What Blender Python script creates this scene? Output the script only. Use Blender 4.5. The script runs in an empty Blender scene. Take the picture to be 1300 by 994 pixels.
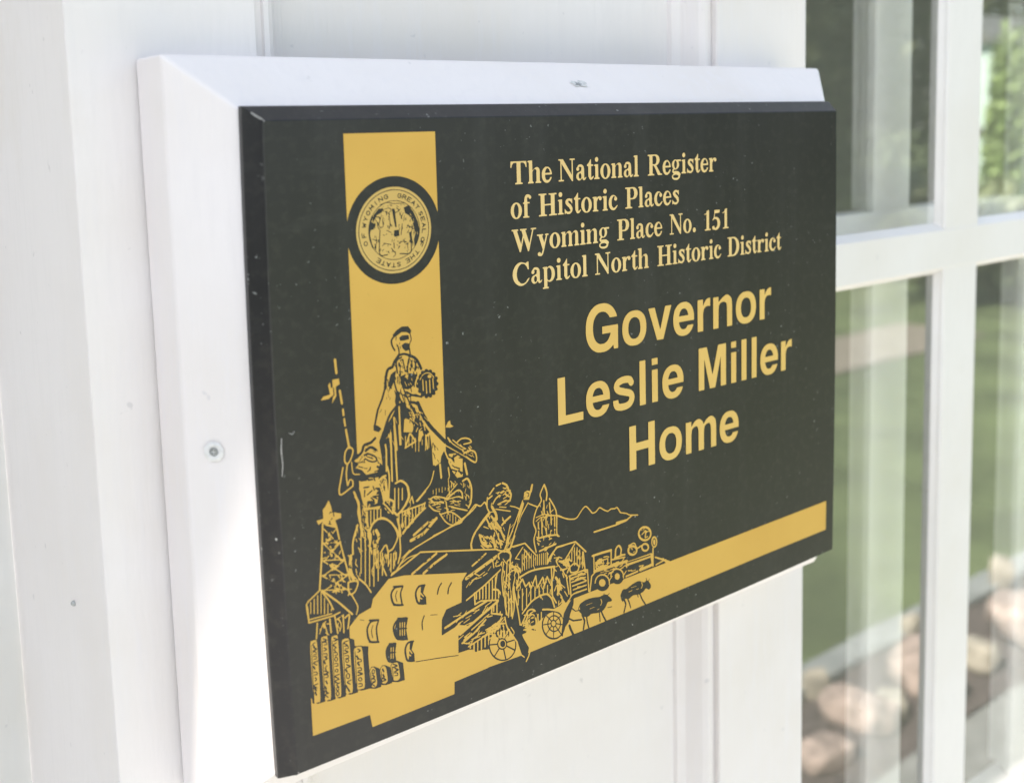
import bpy, bmesh, math, random
from mathutils import Vector, Matrix, noise
from mathutils.geometry import delaunay_2d_cdt

# ------------------------------------------------------------------ scene, camera, light, exposure
scene = bpy.context.scene
COL = scene.collection
Z0 = 1.40                         # height of the lower edge of the plaque above the porch floor

cam_data = bpy.data.cameras.new("camera")
cam = bpy.data.objects.new("camera", cam_data)
COL.objects.link(cam)
R = Vector((0.786375, -0.617277, -0.024140)); D = Vector((-0.091143, -0.077283, -0.992835)); F = Vector((0.610988, 0.782941, -0.117033))
m = Matrix((R, -D, -F)).transposed().to_4x4()
m.translation = Vector((-0.147977, -0.326705, 0.219952)) + Vector((0, 0, Z0))
cam.matrix_world = m
cam_data.sensor_fit = 'HORIZONTAL'
cam_data.sensor_width = 36.0
cam_data.lens = 37.87220
cam_data.shift_x = -0.017369
cam_data.shift_y = -0.134828
cam_data.clip_start = 0.01
cam_data.clip_end = 500.0
cam_data.dof.use_dof = True
cam_data.dof.focus_distance = 0.43
cam_data.dof.aperture_fstop = 9.0
scene.camera = cam

SUN_DIR = Vector((0.64, 0.01, -0.77)).normalized()       # direction the light travels
world = bpy.data.worlds.new("World")
scene.world = world
world.use_nodes = True
wn = world.node_tree.nodes; wl = world.node_tree.links
bg = wn["Background"]
sky = wn.new("ShaderNodeTexSky"); sky.sky_type = 'NISHITA'; sky.sun_disc = False
sky.sun_elevation = math.asin(-SUN_DIR.z)
sky.sun_rotation = math.atan2(-SUN_DIR.x, -SUN_DIR.y)
sky.air_density = 1.0; sky.dust_density = 1.2; sky.ozone_density = 0.7
hz = wn.new("ShaderNodeHueSaturation"); hz.inputs["Saturation"].default_value = 0.62      # hazy, whitish summer sky
wl.new(sky.outputs[0], hz.inputs["Color"]); wl.new(hz.outputs[0], bg.inputs[0])
bg.inputs[1].default_value = 0.14
sun_data = bpy.data.lights.new("sun", 'SUN')
sun_data.energy = 5.0; sun_data.angle = math.radians(1.1); sun_data.color = (1.0, 0.92, 0.82)
sun = bpy.data.objects.new("sun", sun_data); COL.objects.link(sun)
sun.rotation_euler = SUN_DIR.to_track_quat('-Z', 'Y').to_euler()
vs = scene.view_settings
vs.view_transform = 'Standard'; vs.look = 'None'; vs.gamma = 1.0; vs.use_curve_mapping = False
vs.exposure = 1.21

# ------------------------------------------------------------------ helpers
def tag(o, label=None, category=None, group=None, kind=None):
    if label: o["label"] = label
    if category: o["category"] = category
    if group: o["group"] = group
    if kind: o["kind"] = kind
    return o

def link(name, mesh, mat=None, parent=None, loc=None):
    o = bpy.data.objects.new(name, mesh)
    COL.objects.link(o)
    if mat: mesh.materials.append(mat)
    if loc is not None: o.location = loc
    if parent: o.parent = parent
    return o

def from_bm(name, bm, mat=None, parent=None, loc=None, smooth=False):
    bmesh.ops.recalc_face_normals(bm, faces=bm.faces)
    me = bpy.data.meshes.new(name); bm.to_mesh(me); bm.free()
    if smooth:
        for p in me.polygons: p.use_smooth = True
    return link(name, me, mat, parent, loc)

def box(bm, x0, x1, y0, y1, z0, z1):
    v = [bm.verts.new(p) for p in ((x0,y0,z0),(x1,y0,z0),(x1,y1,z0),(x0,y1,z0),(x0,y0,z1),(x1,y0,z1),(x1,y1,z1),(x0,y1,z1))]
    for f in ((0,1,2,3),(4,5,6,7),(0,1,5,4),(1,2,6,5),(2,3,7,6),(3,0,4,7)): bm.faces.new([v[i] for i in f])

def bevel(o, w, seg=2):
    b = o.modifiers.new("edge", 'BEVEL'); b.width = w; b.segments = seg; b.limit_method = 'ANGLE'; b.angle_limit = math.radians(30)
    b.harden_normals = False
    return o

def sheet(name, x0, x1, y0, y1, z, mat, nx=1, ny=1, amp=0.0, seed=0):
    bm = bmesh.new(); g = []
    for j in range(ny + 1):
        g.append([bm.verts.new((x0+(x1-x0)*i/nx, y0+(y1-y0)*j/ny, z + (amp*noise.noise(Vector((i*.37+seed, j*.41, seed))) if amp else 0))) for i in range(nx+1)])
    for j in range(ny):
        for i in range(nx): bm.faces.new((g[j][i], g[j][i+1], g[j+1][i+1], g[j+1][i]))
    return from_bm(name, bm, mat)

def mat_new(name):
    m = bpy.data.materials.new(name); m.use_nodes = True
    n = m.node_tree.nodes; return m, n, m.node_tree.links, n["Principled BSDF"]

def mixrgb(n, l, a, b, fac):
    x = n.new("ShaderNodeMix"); x.data_type = 'RGBA'
    x.inputs[6].default_value = (*a, 1) if not hasattr(a, "links") else (0,0,0,1)
    if hasattr(a, "links"): l.new(a, x.inputs[6])
    if hasattr(b, "links"): l.new(b, x.inputs[7])
    else: x.inputs[7].default_value = (*b, 1)
    l.new(fac, x.inputs[0]); return x.outputs[2]

def tex(n, l, kind, scale, detail=3, rough=.55, vec=None, stretch=None):
    tc = n.new("ShaderNodeTexCoord"); mp = n.new("ShaderNodeMapping")
    l.new(tc.outputs["Object"], mp.inputs[0])
    if stretch: mp.inputs["Scale"].default_value = stretch
    t = n.new("ShaderNodeTexNoise" if kind == 'noise' else "ShaderNodeTexVoronoi")
    t.inputs["Scale"].default_value = scale
    if kind == 'noise': t.inputs["Detail"].default_value = detail; t.inputs["Roughness"].default_value = rough
    l.new(mp.outputs[0], t.inputs["Vector"]); return t.outputs[0]

def ramp(n, l, src, p0, p1, c0=(0,0,0,1), c1=(1,1,1,1)):
    r = n.new("ShaderNodeValToRGB"); e = r.color_ramp.elements
    e[0].position = p0; e[1].position = p1; e[0].color = c0; e[1].color = c1
    l.new(src, r.inputs[0]); return r.outputs[0]

def bump(n, l, p, src, strength, dist):
    b = n.new("ShaderNodeBump"); b.inputs["Strength"].default_value = strength; b.inputs["Distance"].default_value = dist
    l.new(src, b.inputs["Height"]); l.new(b.outputs[0], p.inputs["Normal"]); return b

# ------------------------------------------------------------------ materials
def paint(name, col, rough=.42, grain=(60, 60, 6), dirt=.06, bumpd=.0008):
    m, n, l, p = mat_new(name)
    a = tex(n, l, 'noise', 9, 4); b = tex(n, l, 'noise', 6, 5, .6, stretch=grain)
    dark = tuple(c*(1-dirt) * k for c, k in zip(col, (1, .985, .95)))
    c = mixrgb(n, l, col, dark, ramp(n, l, a, .4, .7))
    c = mixrgb(n, l, c, tuple(x*.962 for x in col), ramp(n, l, b, .5, .75))
    c = mixrgb(n, l, c, tuple(x*k for x, k in zip(col, (.9, .88, .82))), ramp(n, l, tex(n, l, 'noise', 3.5, 6, .7), .6, .85))
    spk = ramp(n, l, tex(n, l, 'noise', 140, 2), .73, .78)
    c = mixrgb(n, l, c, tuple(x*.82 for x in col), spk)
    l.new(c, p.inputs["Base Color"]); p.inputs["Roughness"].default_value = rough
    bump(n, l, p, b, .35, bumpd); return m
M_SIGNWOOD = paint("painted_sign_wood", (.86,.82,.82), .4, (40, 40, 5))
M_WALL = paint("painted_trim", (.84,.80,.785), .45, (50, 50, 5))
M_HOUSE = paint("painted_house_wall", (.74,.735,.71), .5, (30, 30, 4))
M_SASH = paint("painted_sash", (.81,.785,.755), .42, (60, 60, 8))
M_INNER = paint("painted_inner_sash", (.86,.86,.83), .45, (60, 60, 8))

def plate_material():
    m, n, l, p = mat_new("anodised_dark_plate")
    a = tex(n, l, 'noise', 14, 5); b = tex(n, l, 'noise', 260, 3)
    c = mixrgb(n, l, (.0138,.0138,.0150), (.0190,.0186,.0190), ramp(n, l, a, .35, .7))
    c = mixrgb(n, l, c, (.028,.027,.025), ramp(n, l, b, .5, .75))
    dust = tex(n, l, 'noise', 420, 2); big = tex(n, l, 'noise', 20, 2)
    mul = n.new("ShaderNodeMath"); mul.operation = 'MULTIPLY'
    l.new(ramp(n, l, dust, .68, .74), mul.inputs[0]); l.new(ramp(n, l, big, .46, .6), mul.inputs[1])
    c = mixrgb(n, l, c, (.26,.27,.26), mul.outputs[0])
    smear = ramp(n, l, tex(n, l, 'noise', 60, 4, .65, stretch=(.35, 1, 1.6)), .6, .85)
    sm = n.new("ShaderNodeMath"); sm.operation = 'MULTIPLY'; sm.inputs[1].default_value = .35; l.new(smear, sm.inputs[0])
    c = mixrgb(n, l, c, (.065,.065,.06), sm.outputs[0])
    streak = ramp(n, l, tex(n, l, 'noise', 7, 5, .6, stretch=(7, 1, .5)), .52, .8)
    st = n.new("ShaderNodeMath"); st.operation = 'MULTIPLY'; st.inputs[1].default_value = .10; l.new(streak, st.inputs[0])
    c = mixrgb(n, l, c, (.14,.14,.135), st.outputs[0])
    mr = n.new("ShaderNodeMapRange"); mr.inputs["To Min"].default_value = .26; mr.inputs["To Max"].default_value = .46
    l.new(tex(n, l, 'noise', 11, 4, .6), mr.inputs["Value"]); l.new(mr.outputs[0], p.inputs["Roughness"])
    l.new(c, p.inputs["Base Color"])
    p.inputs["Specular IOR Level"].default_value = .5
    bump(n, l, p, b, .12, .0003); return m
M_PLATE = plate_material()

def gold_material(name, col):
    m, n, l, p = mat_new(name)
    a = tex(n, l, 'noise', 22, 4)
    c = mixrgb(n, l, col, tuple(x*k for x, k in zip(col, (.93,.89,.84))), ramp(n, l, a, .35, .7))
    c = mixrgb(n, l, c, tuple(x*.8 for x in col), ramp(n, l, tex(n, l, 'noise', 500, 2), .68, .8))
    l.new(c, p.inputs["Base Color"]); p.inputs["Roughness"].default_value = .42; p.inputs["Specular IOR Level"].default_value = .4
    return m
M_GOLD = gold_material("gold_print", (.67,.415,.085))
M_GOLDLET = gold_material("gold_letter_print", (.75,.505,.145))
M_GOLDPALE = gold_material("pale_gold_letter_print", (.80,.59,.25))
M_GOLDSEAL = gold_material("gold_seal_print", (.62,.43,.13))

def flat(name, col, rough=.6, metal=0.0, var=.15, sc=12):
    m, n, l, p = mat_new(name)
    c = mixrgb(n, l, tuple(x*(1-var) for x in col), tuple(min(1, x*(1+var)) for x in col), ramp(n, l, tex(n, l, 'noise', sc, 4), .35, .65))
    l.new(c, p.inputs["Base Color"]); p.inputs["Roughness"].default_value = rough; p.inputs["Metallic"].default_value = metal
    return m
M_STEEL = flat("zinc_screw", (.42,.43,.43), .42, .6, .2, 200)
M_WEAR = flat("bare_scratched_metal", (.24,.24,.235), .5, 0, .2, 300)
M_FILL = flat("cracked_filler", (.80,.79,.77), .6, 0, .06, 120)
M_SMUDGE = flat("grey_smudge", (.66,.66,.65), .6, 0, .12, 500)
M_RAWWOOD = flat("raw_wood_chip", (.58,.50,.34), .7, 0, .2, 150)

def glass_material():
    m = bpy.data.materials.new("window_glass"); m.use_nodes = True
    n = m.node_tree.nodes; l = m.node_tree.links; n.clear()
    out = n.new("ShaderNodeOutputMaterial"); tr = n.new("ShaderNodeBsdfTransparent"); gl = n.new("ShaderNodeBsdfGlossy")
    fr = n.new("ShaderNodeFresnel"); fr.inputs[0].default_value = 1.85
    k = n.new("ShaderNodeMath"); k.operation = 'MULTIPLY'; k.inputs[1].default_value = 1.85; k.use_clamp = True   # both faces of the pane
    gl.inputs["Roughness"].default_value = 0.0
    no = n.new("ShaderNodeTexNoise"); no.inputs["Scale"].default_value = 5; tc = n.new("ShaderNodeTexCoord"); l.new(tc.outputs["Object"], no.inputs["Vector"])
    b = n.new("ShaderNodeBump"); b.inputs["Strength"].default_value = .25; b.inputs["Distance"].default_value = .0011; l.new(no.outputs[0], b.inputs["Height"]); l.new(b.outputs[0], gl.inputs["Normal"])
    def val(fac, a, b):
        x = n.new("ShaderNodeMix"); x.data_type = 'RGBA'; x.inputs[6].default_value = a; x.inputs[7].default_value = b; l.new(fac, x.inputs[0]); return x.outputs[2]
    l.new(fr.outputs[0], k.inputs[0])
    l.new(val(k.outputs[0], (1,1,.99,1), (.55,.55,.55,1)), tr.inputs[0]); l.new(val(k.outputs[0], (0,0,0,1), (1,1,1,1)), gl.inputs[0])
    ad = n.new("ShaderNodeAddShader"); l.new(tr.outputs[0], ad.inputs[0]); l.new(gl.outputs[0], ad.inputs[1]); df = n.new("ShaderNodeBsdfDiffuse"); df.inputs[0].default_value = (.085,.090,.074,1)      # haze put into the pane's colour to lift dark reflections
    a2 = n.new("ShaderNodeAddShader"); l.new(ad.outputs[0], a2.inputs[0]); l.new(df.outputs[0], a2.inputs[1]); l.new(a2.outputs[0], out.inputs[0])
    return m
M_GLASS = glass_material()

M_ROOM = flat("room_plaster", (.42,.40,.35), .8)
M_ROOMFLOOR = flat("room_floor_boards", (.12,.08,.05), .5)
M_DECK = flat("pale_concrete", (.52,.51,.48), .8, 0, .08, 6)
M_STRIP = flat("grey_concrete", (.30,.31,.29), .85, 0, .15, 14)
M_KERB = flat("kerb_concrete", (.34,.37,.36), .85, 0, .12, 10)
M_MULCH = flat("dark_mulch", (.13,.105,.095), .95, 0, .5, 60)
M_PATH = flat("pink_path", (.36,.32,.25), .85, 0, .1, 5)
M_LAWN = flat("lawn_grass", (.145,.19,.075), .9, 0, .33, 1.6)
M_STONE = flat("sandstone", (.50,.40,.34), .9, 0, .35, 22)
M_STONE2 = flat("pale_limestone", (.50,.46,.37), .9, 0, .3, 22)
M_BARK = flat("bark", (.09,.07,.05), .9, 0, .35, 20)
M_LEAFD = flat("dark_leaves", (.105,.125,.06), .7, 0, .45, 3)
M_LEAFM = flat("mid_leaves", (.12,.155,.065), .7, 0, .4, 3)
M_LEAFB = flat("bright_leaves", (.12,.17,.055), .7, 0, .3, 3)
M_MINT = flat("mint_siding", (.26,.34,.305), .7, 0, .08, 4)
M_ROOFT = flat("dark_shingles", (.06,.065,.06), .85, 0, .3, 20)

# ------------------------------------------------------------------ ground outside (seen mirrored in the panes)
tag(sheet("lawn", -80, 120, -140, -1.46, 0.0, M_LAWN, 60, 40, .02, 3), kind='structure')
tag(sheet("porch_floor", -8, 14, -0.80, 0.17, 0.004, M_DECK), kind='structure')
tag(sheet("garden_path", -8, 14, -1.00, -0.80, -0.004, M_STRIP), kind='structure')
tag(sheet("mulch_ground", -8, 14, -1.36, -1.00, -0.012, M_MULCH, 160, 6, .03, 9), kind='structure')
bm = bmesh.new(); box(bm, -8, 14, -1.46, -1.36, -.1, .015)
tag(bevel(from_bm("kerb", bm, M_KERB), .012), kind='structure')
tag(sheet("bounce_paving", -9, 1.55, -7.5, -1.47, 0.03, M_DECK), kind='structure')  # pale paving added out of view to bounce sunlight onto the wall
tag(sheet("sidewalk", -40, 7.3, -4.35, -3.65, 0.012, M_PATH), kind='structure')

# ------------------------------------------------------------------ the panelled pilaster the sign hangs on
PX0, PX1, PY, PZ0, PZ1 = -.0452, .3425, .0512, 0.0, Z0 + 1.15
QX0, QX1, QZ0, QZ1 = .0222, .2705, .35, Z0 + .85
bm = bmesh.new()
o_ = [(PX0, PZ0), (PX1, PZ0), (PX1, PZ1), (PX0, PZ1)]; i_ = [(QX0, QZ0), (QX1, QZ0), (QX1, QZ1), (QX0, QZ1)]
vo = [bm.verts.new((x, PY, z)) for x, z in o_]; vi = [bm.verts.new((x, PY, z)) for x, z in i_]
vb = [bm.verts.new((x, .205, z)) for x, z in o_]; vr = [bm.verts.new((x, PY+.004, z)) for x, z in i_]
for k in range(4):
    j = (k+1) % 4
    bm.faces.new((vo[k], vo[j], vi[j], vi[k])); bm.faces.new((vo[k], vb[k], vb[j], vo[j])); bm.faces.new((vi[k], vi[j], vr[j], vr[k]))
bm.faces.new(vb[::-1])
pil = from_bm("pilaster", bm, M_WALL)
bevel(pil, .0016, 3)
tag(pil, "white painted panelled pilaster carrying the sign beside the window", "pilaster")
prof = [(.0002,.0035),(.0035,.0035),(.0040,.0020),(.0060,.0022),(.0085,.0045),(.0108,.0085),(.0132,.0125),(.0160,.0145),(.0172,.0150),(.0180,.0175)]
bm = bmesh.new(); rings = []
for a, d in prof:
    rings.append([bm.verts.new((x, PY+d, z)) for x, z in ((QX0+a, QZ0+a), (QX1-a, QZ0+a), (QX1-a, QZ1-a), (QX0+a, QZ1-a))])
for a, b in zip(rings, rings[1:]):
    for k in range(4): bm.faces.new((a[k], a[(k+1)%4], b[(k+1)%4], b[k]))
from_bm("moulding", bm, M_WALL, pil)
bm = bmesh.new(); box(bm, QX0+.010, QX1-.010, PY+.0172, PY+.022, QZ0+.010, QZ1-.010)
from_bm("panel", bm, M_WALL, pil)
bm = bmesh.new(); bmesh.ops.create_uvsphere(bm, u_segments=10, v_segments=6, radius=.0011)
from_bm("nail_head", bm, M_STEEL, pil, (-0.045600, 0.093157, 1.443266))

bm = bmesh.new(); box(bm, -4.0, -.0432, .195, .33, 0, Z0+1.6)
hw = from_bm("house_wall", bm, M_HOUSE)
tag(hw, "plain off white house wall set back left of the pilaster", "wall")
bm = bmesh.new(); box(bm, PX0, 2.3, .0515, .33, Z0+1.155, Z0+1.6); box(bm, 1.65, 2.3, .05, .33, 0, Z0+1.15); box(bm, .3445, 1.649, .055, .33, 0, Z0-.75)
hw2 = from_bm("house_front", bm, M_HOUSE)
tag(hw2, "off white wall around the window on the right", "wall")

# unseen board added to shade the sign, edge slanted for the sun patch
E0 = Vector((-0.9201, -0.0125, 1.2)) + Vector((0, 0, Z0)); H = Vector((.9772, -.2123, 0))
a0 = E0 - H*.80; a1 = E0 + H*.75
bm = bmesh.new()
lo = [a0, a1, Vector((a1.x, .188, a1.z)), Vector((a0.x, .188, a0.z))]
vl = [bm.verts.new(p) for p in lo]; vu = [bm.verts.new(p + Vector((0, 0, .05))) for p in lo]
bm.faces.new(vl); bm.faces.new(vu)
for k in range(4): bm.faces.new((vl[k], vl[(k+1)%4], vu[(k+1)%4], vu[k]))
tag(from_bm("shade_board", bm, M_HOUSE), "unseen white board added high on the left to shade the sign", "shade_board")

# ------------------------------------------------------------------ windows
GX = [.500 + .2115*k for k in range(6)]; MW = .0415
GZ = [Z0 - .385, Z0 + .1197, Z0 + .5015]
def sash(name, y0, y1, ybar, rail0, rail1, mat, label, bars=True):
    root = bpy.data.objects.new(name, None); COL.objects.link(root); root.location = (.334, y0, Z0-.74)
    tag(root, label, "window")
    off = Vector(root.location)
    def part(nm, x0, x1, ya, yb, z0, z1, w=.0014):
        bm = bmesh.new(); box(bm, x0-off.x, x1-off.x, ya-off.y, yb-off.y, z0-off.z, z1-off.z)
        return bevel(from_bm(nm, bm, mat, root), w, 3)
    part("stile", .3445, .352, y0, y1, Z0-.74, Z0+1.14); part("stile", 1.632, 1.648, y0, y1, Z0-.74, Z0+1.14)
    part("bottom_rail", .353, 1.631, y0, y1, Z0-.74, Z0-.66); part("top_rail", .353, 1.631, y0, y1, Z0+1.08, Z0+1.14)
    for z in GZ: part("rail", .353, 1.631, y0, y1, z+rail0, z+rail1)
    return root, off, part
storm, soff, spart = sash("storm_window", .0600, .0667, 0, 0, .0270, M_SASH, "outer window with white bars and mirroring panes right of the sign")
zs = [Z0-.66] + [z for g in GZ for z in (g, g+.0270)] + [Z0+1.08]
for x in GX:
    for a, b in zip(zs[::2], zs[1::2]):
        bm = bmesh.new(); sec = [(x-.0024,.0668),(x-.0022,.0662),(x-.0003,.0630),(x,.0612),(x+.0010,.0603),(x+MW-.0010,.0603),(x+MW,.0612),(x+MW+.0022,.0662),(x+MW+.0024,.0668)]
        A = [bm.verts.new(Vector((p, q, a-.004))-soff) for p, q in sec]; B = [bm.verts.new(Vector((p, q, b+.004))-soff) for p, q in sec]
        for k in range(len(sec)): j = (k+1) % len(sec); bm.faces.new((A[k], A[j], B[j], B[k]))
        bm.faces.new(A); bm.faces.new(B[::-1])
        from_bm("muntin", bm, M_SASH, storm)
for z in GZ:                                  # putty slopes above and below each rail
    bm = bmesh.new()
    for zz, sg in ((z+.0268, 1), (z+.0002, -1)):
        sec = [(.0612, zz), (.0660, zz+sg*.0034), (.0667, zz+sg*.0036), (.0667, zz)]
        A = [bm.verts.new(Vector((.353, q, p))-soff) for q, p in sec]; B = [bm.verts.new(Vector((1.631, q, p))-soff) for q, p in sec]
        for k in range(4): bm.faces.new((A[k], A[(k+1)%4], B[(k+1)%4], B[k]))
    from_bm("putty", bm, M_SASH, storm)
xs = [.352] + [v for g in GX for v in (g, g+MW)] + [1.632]
for xa, xb in zip(xs[::2], xs[1::2]):
    if xb-xa < .05: continue
    for za, zb in zip(zs[::2], zs[1::2]):
        bm = bmesh.new(); e = .004
        vv = [bm.verts.new(Vector(p)-soff) for p in ((xa-e,.0669,za-e),(xb+e,.0669,za-e),(xb+e,.0669,zb+e),(xa-e,.0669,zb+e))]; bm.faces.new(vv)
        from_bm("pane", bm, M_GLASS, storm)

inner, ioff, ipart = sash("inner_window", .1130, .1330, 0, -.006, .0355, M_INNER, "inner window sash seen dimly through the outer panes")
zs = [Z0-.66] + [z for g in GZ for z in (g-.006, g+.0355)] + [Z0+1.08]
for x in GX:
    for a, b in zip(zs[::2], zs[1::2]):
        o = ipart("muntin", x-.001, x+MW+.001, .1132, .1210, a-.0002, b+.0002)
        bm = bmesh.new()
        box(bm, x+.004-ioff.x, x+MW-.004-ioff.x, .1211-ioff.y, .1290-ioff.y, a-ioff.z, b-ioff.z); box(bm, x+.010-ioff.x, x+MW-.010-ioff.x, .1291-ioff.y, .1400-ioff.y, a-ioff.z, b-ioff.z)
        o2 = bevel(from_bm("bead", bm, M_INNER, o), .001, 2)

# dim room behind
for nm, b in (("room_back_wall", (-1.5, 4.0, 2.9, 3.0, -.1, Z0+1.6)), ("room_floor", (-1.5, 4.0, .34, 2.9, -.1, 0)), ("room_ceiling", (-1.5, 4.0, .34, 2.9, Z0+1.5, Z0+1.6)),
              ("room_left_wall", (-1.6, -1.5, .34, 3.0, -.1, Z0+1.6)), ("room_right_wall", (4.0, 4.1, .05, 3.0, -.1, Z0+1.6))):
    bm = bmesh.new(); box(bm, *b)
    tag(from_bm(nm, bm, M_ROOMFLOOR if nm == "room_floor" else M_ROOM), kind='structure')
bm = bmesh.new(); box(bm, 2.301, 4.0, .05, .33, 0, Z0+1.6)
tag(from_bm("house_wing_wall", bm, M_HOUSE), "off white house wall beyond the window at far right", "wall")

# ------------------------------------------------------------------ the wooden backing board
W, HH = .300, .2236
def frustum(bm, x0, x1, z0, z1, yf, out, ye, yb):
    r = []
    for (o, y) in ((0, yf), (out, ye), (out, yb)):
        r.append([bm.verts.new((x, y, z)) for x, z in ((x0-o, z0-o), (x1+o, z0-o), (x1+o, z1+o), (x0-o, z1+o))])
    bm.faces.new(r[0]); bm.faces.new(r[2][::-1])
    for a, b in zip(r, r[1:]):
        for k in range(4): bm.faces.new((a[k], a[(k+1)%4], b[(k+1)%4], b[k]))
bm = bmesh.new(); frustum(bm, -.0050, .3022, -.0024, HH+.0045, .0080, .0180, .0260, .0500)
for v in bm.verts: v.co.z += Z0
board = from_bm("backing_board", bm, M_SIGNWOOD)
bevel(board, .0011, 3)
tag(board, "thick white wooden board with sloping edges behind the dark plaque", "backing board")

def screw(p, nrm, r, chipped):
    q = Vector(nrm).normalized().to_track_quat('Z', 'Y')
    # paint filler disc with a ragged rim, the screw head sunk in it with a cross recess
    bm = bmesh.new(); n = 40; rnd = random.Random(4 if chipped else 9)
    prev = None
    for rr, h in ((r*2.2, .00005), (r*1.7, .00045), (r*1.25, .00035), (r*1.02, .00008), (0, .00004)):
        if rr == 0:
            c = bm.verts.new((0, 0, h))
            for k in range(n): bm.faces.new((prev[k], prev[(k+1)%n], c))
        else:
            ringv = [bm.verts.new((math.cos(2*math.pi*k/n)*rr*(1+rnd.uniform(-.06,.06)), math.sin(2*math.pi*k/n)*rr*(1+rnd.uniform(-.06,.06)), h*(1+rnd.uniform(-.5,.5)))) for k in range(n)]
            if prev:
                for k in range(n): bm.faces.new((prev[k], prev[(k+1)%n], ringv[(k+1)%n], ringv[k]))
            prev = ringv
    f = from_bm("paint_rim", bm, M_FILL, board, p, True); f.rotation_mode = 'QUATERNION'; f.rotation_quaternion = q
    bm = bmesh.new(); n = 24
    rim = [bm.verts.new((math.cos(2*math.pi*k/n)*r, math.sin(2*math.pi*k/n)*r, .00015)) for k in range(n)]
    mid = [bm.verts.new((math.cos(2*math.pi*k/n)*r*.86, math.sin(2*math.pi*k/n)*r*.86, .00045)) for k in range(n)]
    arm = []
    for k in range(n):
        t = 2*math.pi*k/n; c, s = abs(math.cos(t)), abs(math.sin(t)); x = .62 if (min(c, s) < .3) else .26
        arm.append(bm.verts.new((math.cos(t)*r*x, math.sin(t)*r*x, .00045)))
    dp = [bm.verts.new((v.co.x*.6, v.co.y*.6, -.0009)) for v in arm]
    for a, b in ((rim, mid), (mid, arm), (arm, dp)):
        for k in range(n): bm.faces.new((a[k], a[(k+1)%n], b[(k+1)%n], b[k]))
    bm.faces.new(dp)
    s = from_bm("screw", bm, M_STEEL if chipped else M_SMUDGE, board, p, False); s.rotation_mode = 'QUATERNION'; s.rotation_quaternion = q
s2 = math.sqrt(.5)
screw(Vector((-.0156, .0186, .1136+Z0)) + Vector((-s2,-s2,0))*.0004, (-1,-1,0), .0016, True)
bm = bmesh.new(); rnd = random.Random(5); vv = []
for k in range(22):
    t = 2*math.pi*k/22; q_ = .0026*(1+rnd.uniform(-.4,.4)); vv.append(bm.verts.new(Vector((.1478+math.cos(t)*q_*1.5, .0164, .2368+Z0)) + Vector((0,s2,s2))*math.sin(t)*q_*.7 + Vector((0,-s2,s2))*.00012))
bm.faces.new(vv); from_bm("filled_hole", bm, M_SMUDGE, board)
bm = bmesh.new(); vv = []
for k in range(14):
    t = 2*math.pi*k/14; q_ = .0012*(1+rnd.uniform(-.4,.4)); vv.append(bm.verts.new(Vector((.1473+math.cos(t)*q_*1.3, .0164, .2368+Z0)) + Vector((0,s2,s2))*math.sin(t)*q_*.8 + Vector((0,-s2,s2))*.00022))
bm.faces.new(vv); from_bm("screw", bm, M_STEEL, board)
# raw wood showing where the paint chipped off the upper back corner
bm = bmesh.new()
for k, (x, z, r) in enumerate(((-.0231, .2452, .0011), (-.0232, .2440, .0006))):
    c = bmesh.ops.create_icosphere(bm, subdivisions=2, radius=r)
    bmesh.ops.translate(bm, verts=c['verts'], vec=(x+.0012, .0482-.002*k, z+Z0-.0004))
chip = from_bm("paint_chip", bm, M_RAWWOOD, board)
for v in chip.data.vertices: v.co.x = max(v.co.x, -.02345)

# ------------------------------------------------------------------ the plaque
def bowed(o, y, n=28):
    """outline of the plate, its edges very slightly bowed outward; o = outset"""
    x0, x1, z0, z1 = -o, W+o*.2, -o*BOT, HH+o
    pts = []
    for k in range(n): t = k/n; pts.append((x0+(x1-x0)*t, z0 - .0014*4*t*(1-t)))
    for k in range(n): t = k/n; pts.append((x1 + .0010*4*t*(1-t), z0+(z1-z0)*t))
    for k in range(n): t = k/n; pts.append((x1-(x1-x0)*t, z1))
    for k in range(n): t = k/n; pts.append((x0 - .0013*4*t*(1-t), z1-(z1-z0)*t))
    return [(x, y, z+Z0) for x, z in pts]
BOT = .45
bm = bmesh.new()
loops = [[bm.verts.new(p) for p in bowed(o, y)] for o, y in ((0, 0), (.0004, .00022), (.0046, .0050), (.0050, .0056), (.0050, .0079))]
bm.faces.new(loops[0]); bm.faces.new(loops[-1][::-1])
for a, b in zip(loops, loops[1:]):
    for k in range(len(a)): bm.faces.new((a[k], a[(k+1)%len(a)], b[(k+1)%len(a)], b[k]))
plaque = from_bm("plaque", bm, M_PLATE)
tag(plaque, "dark metal plaque with gold lettering and frontier artwork on the white board", "plaque")

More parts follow.
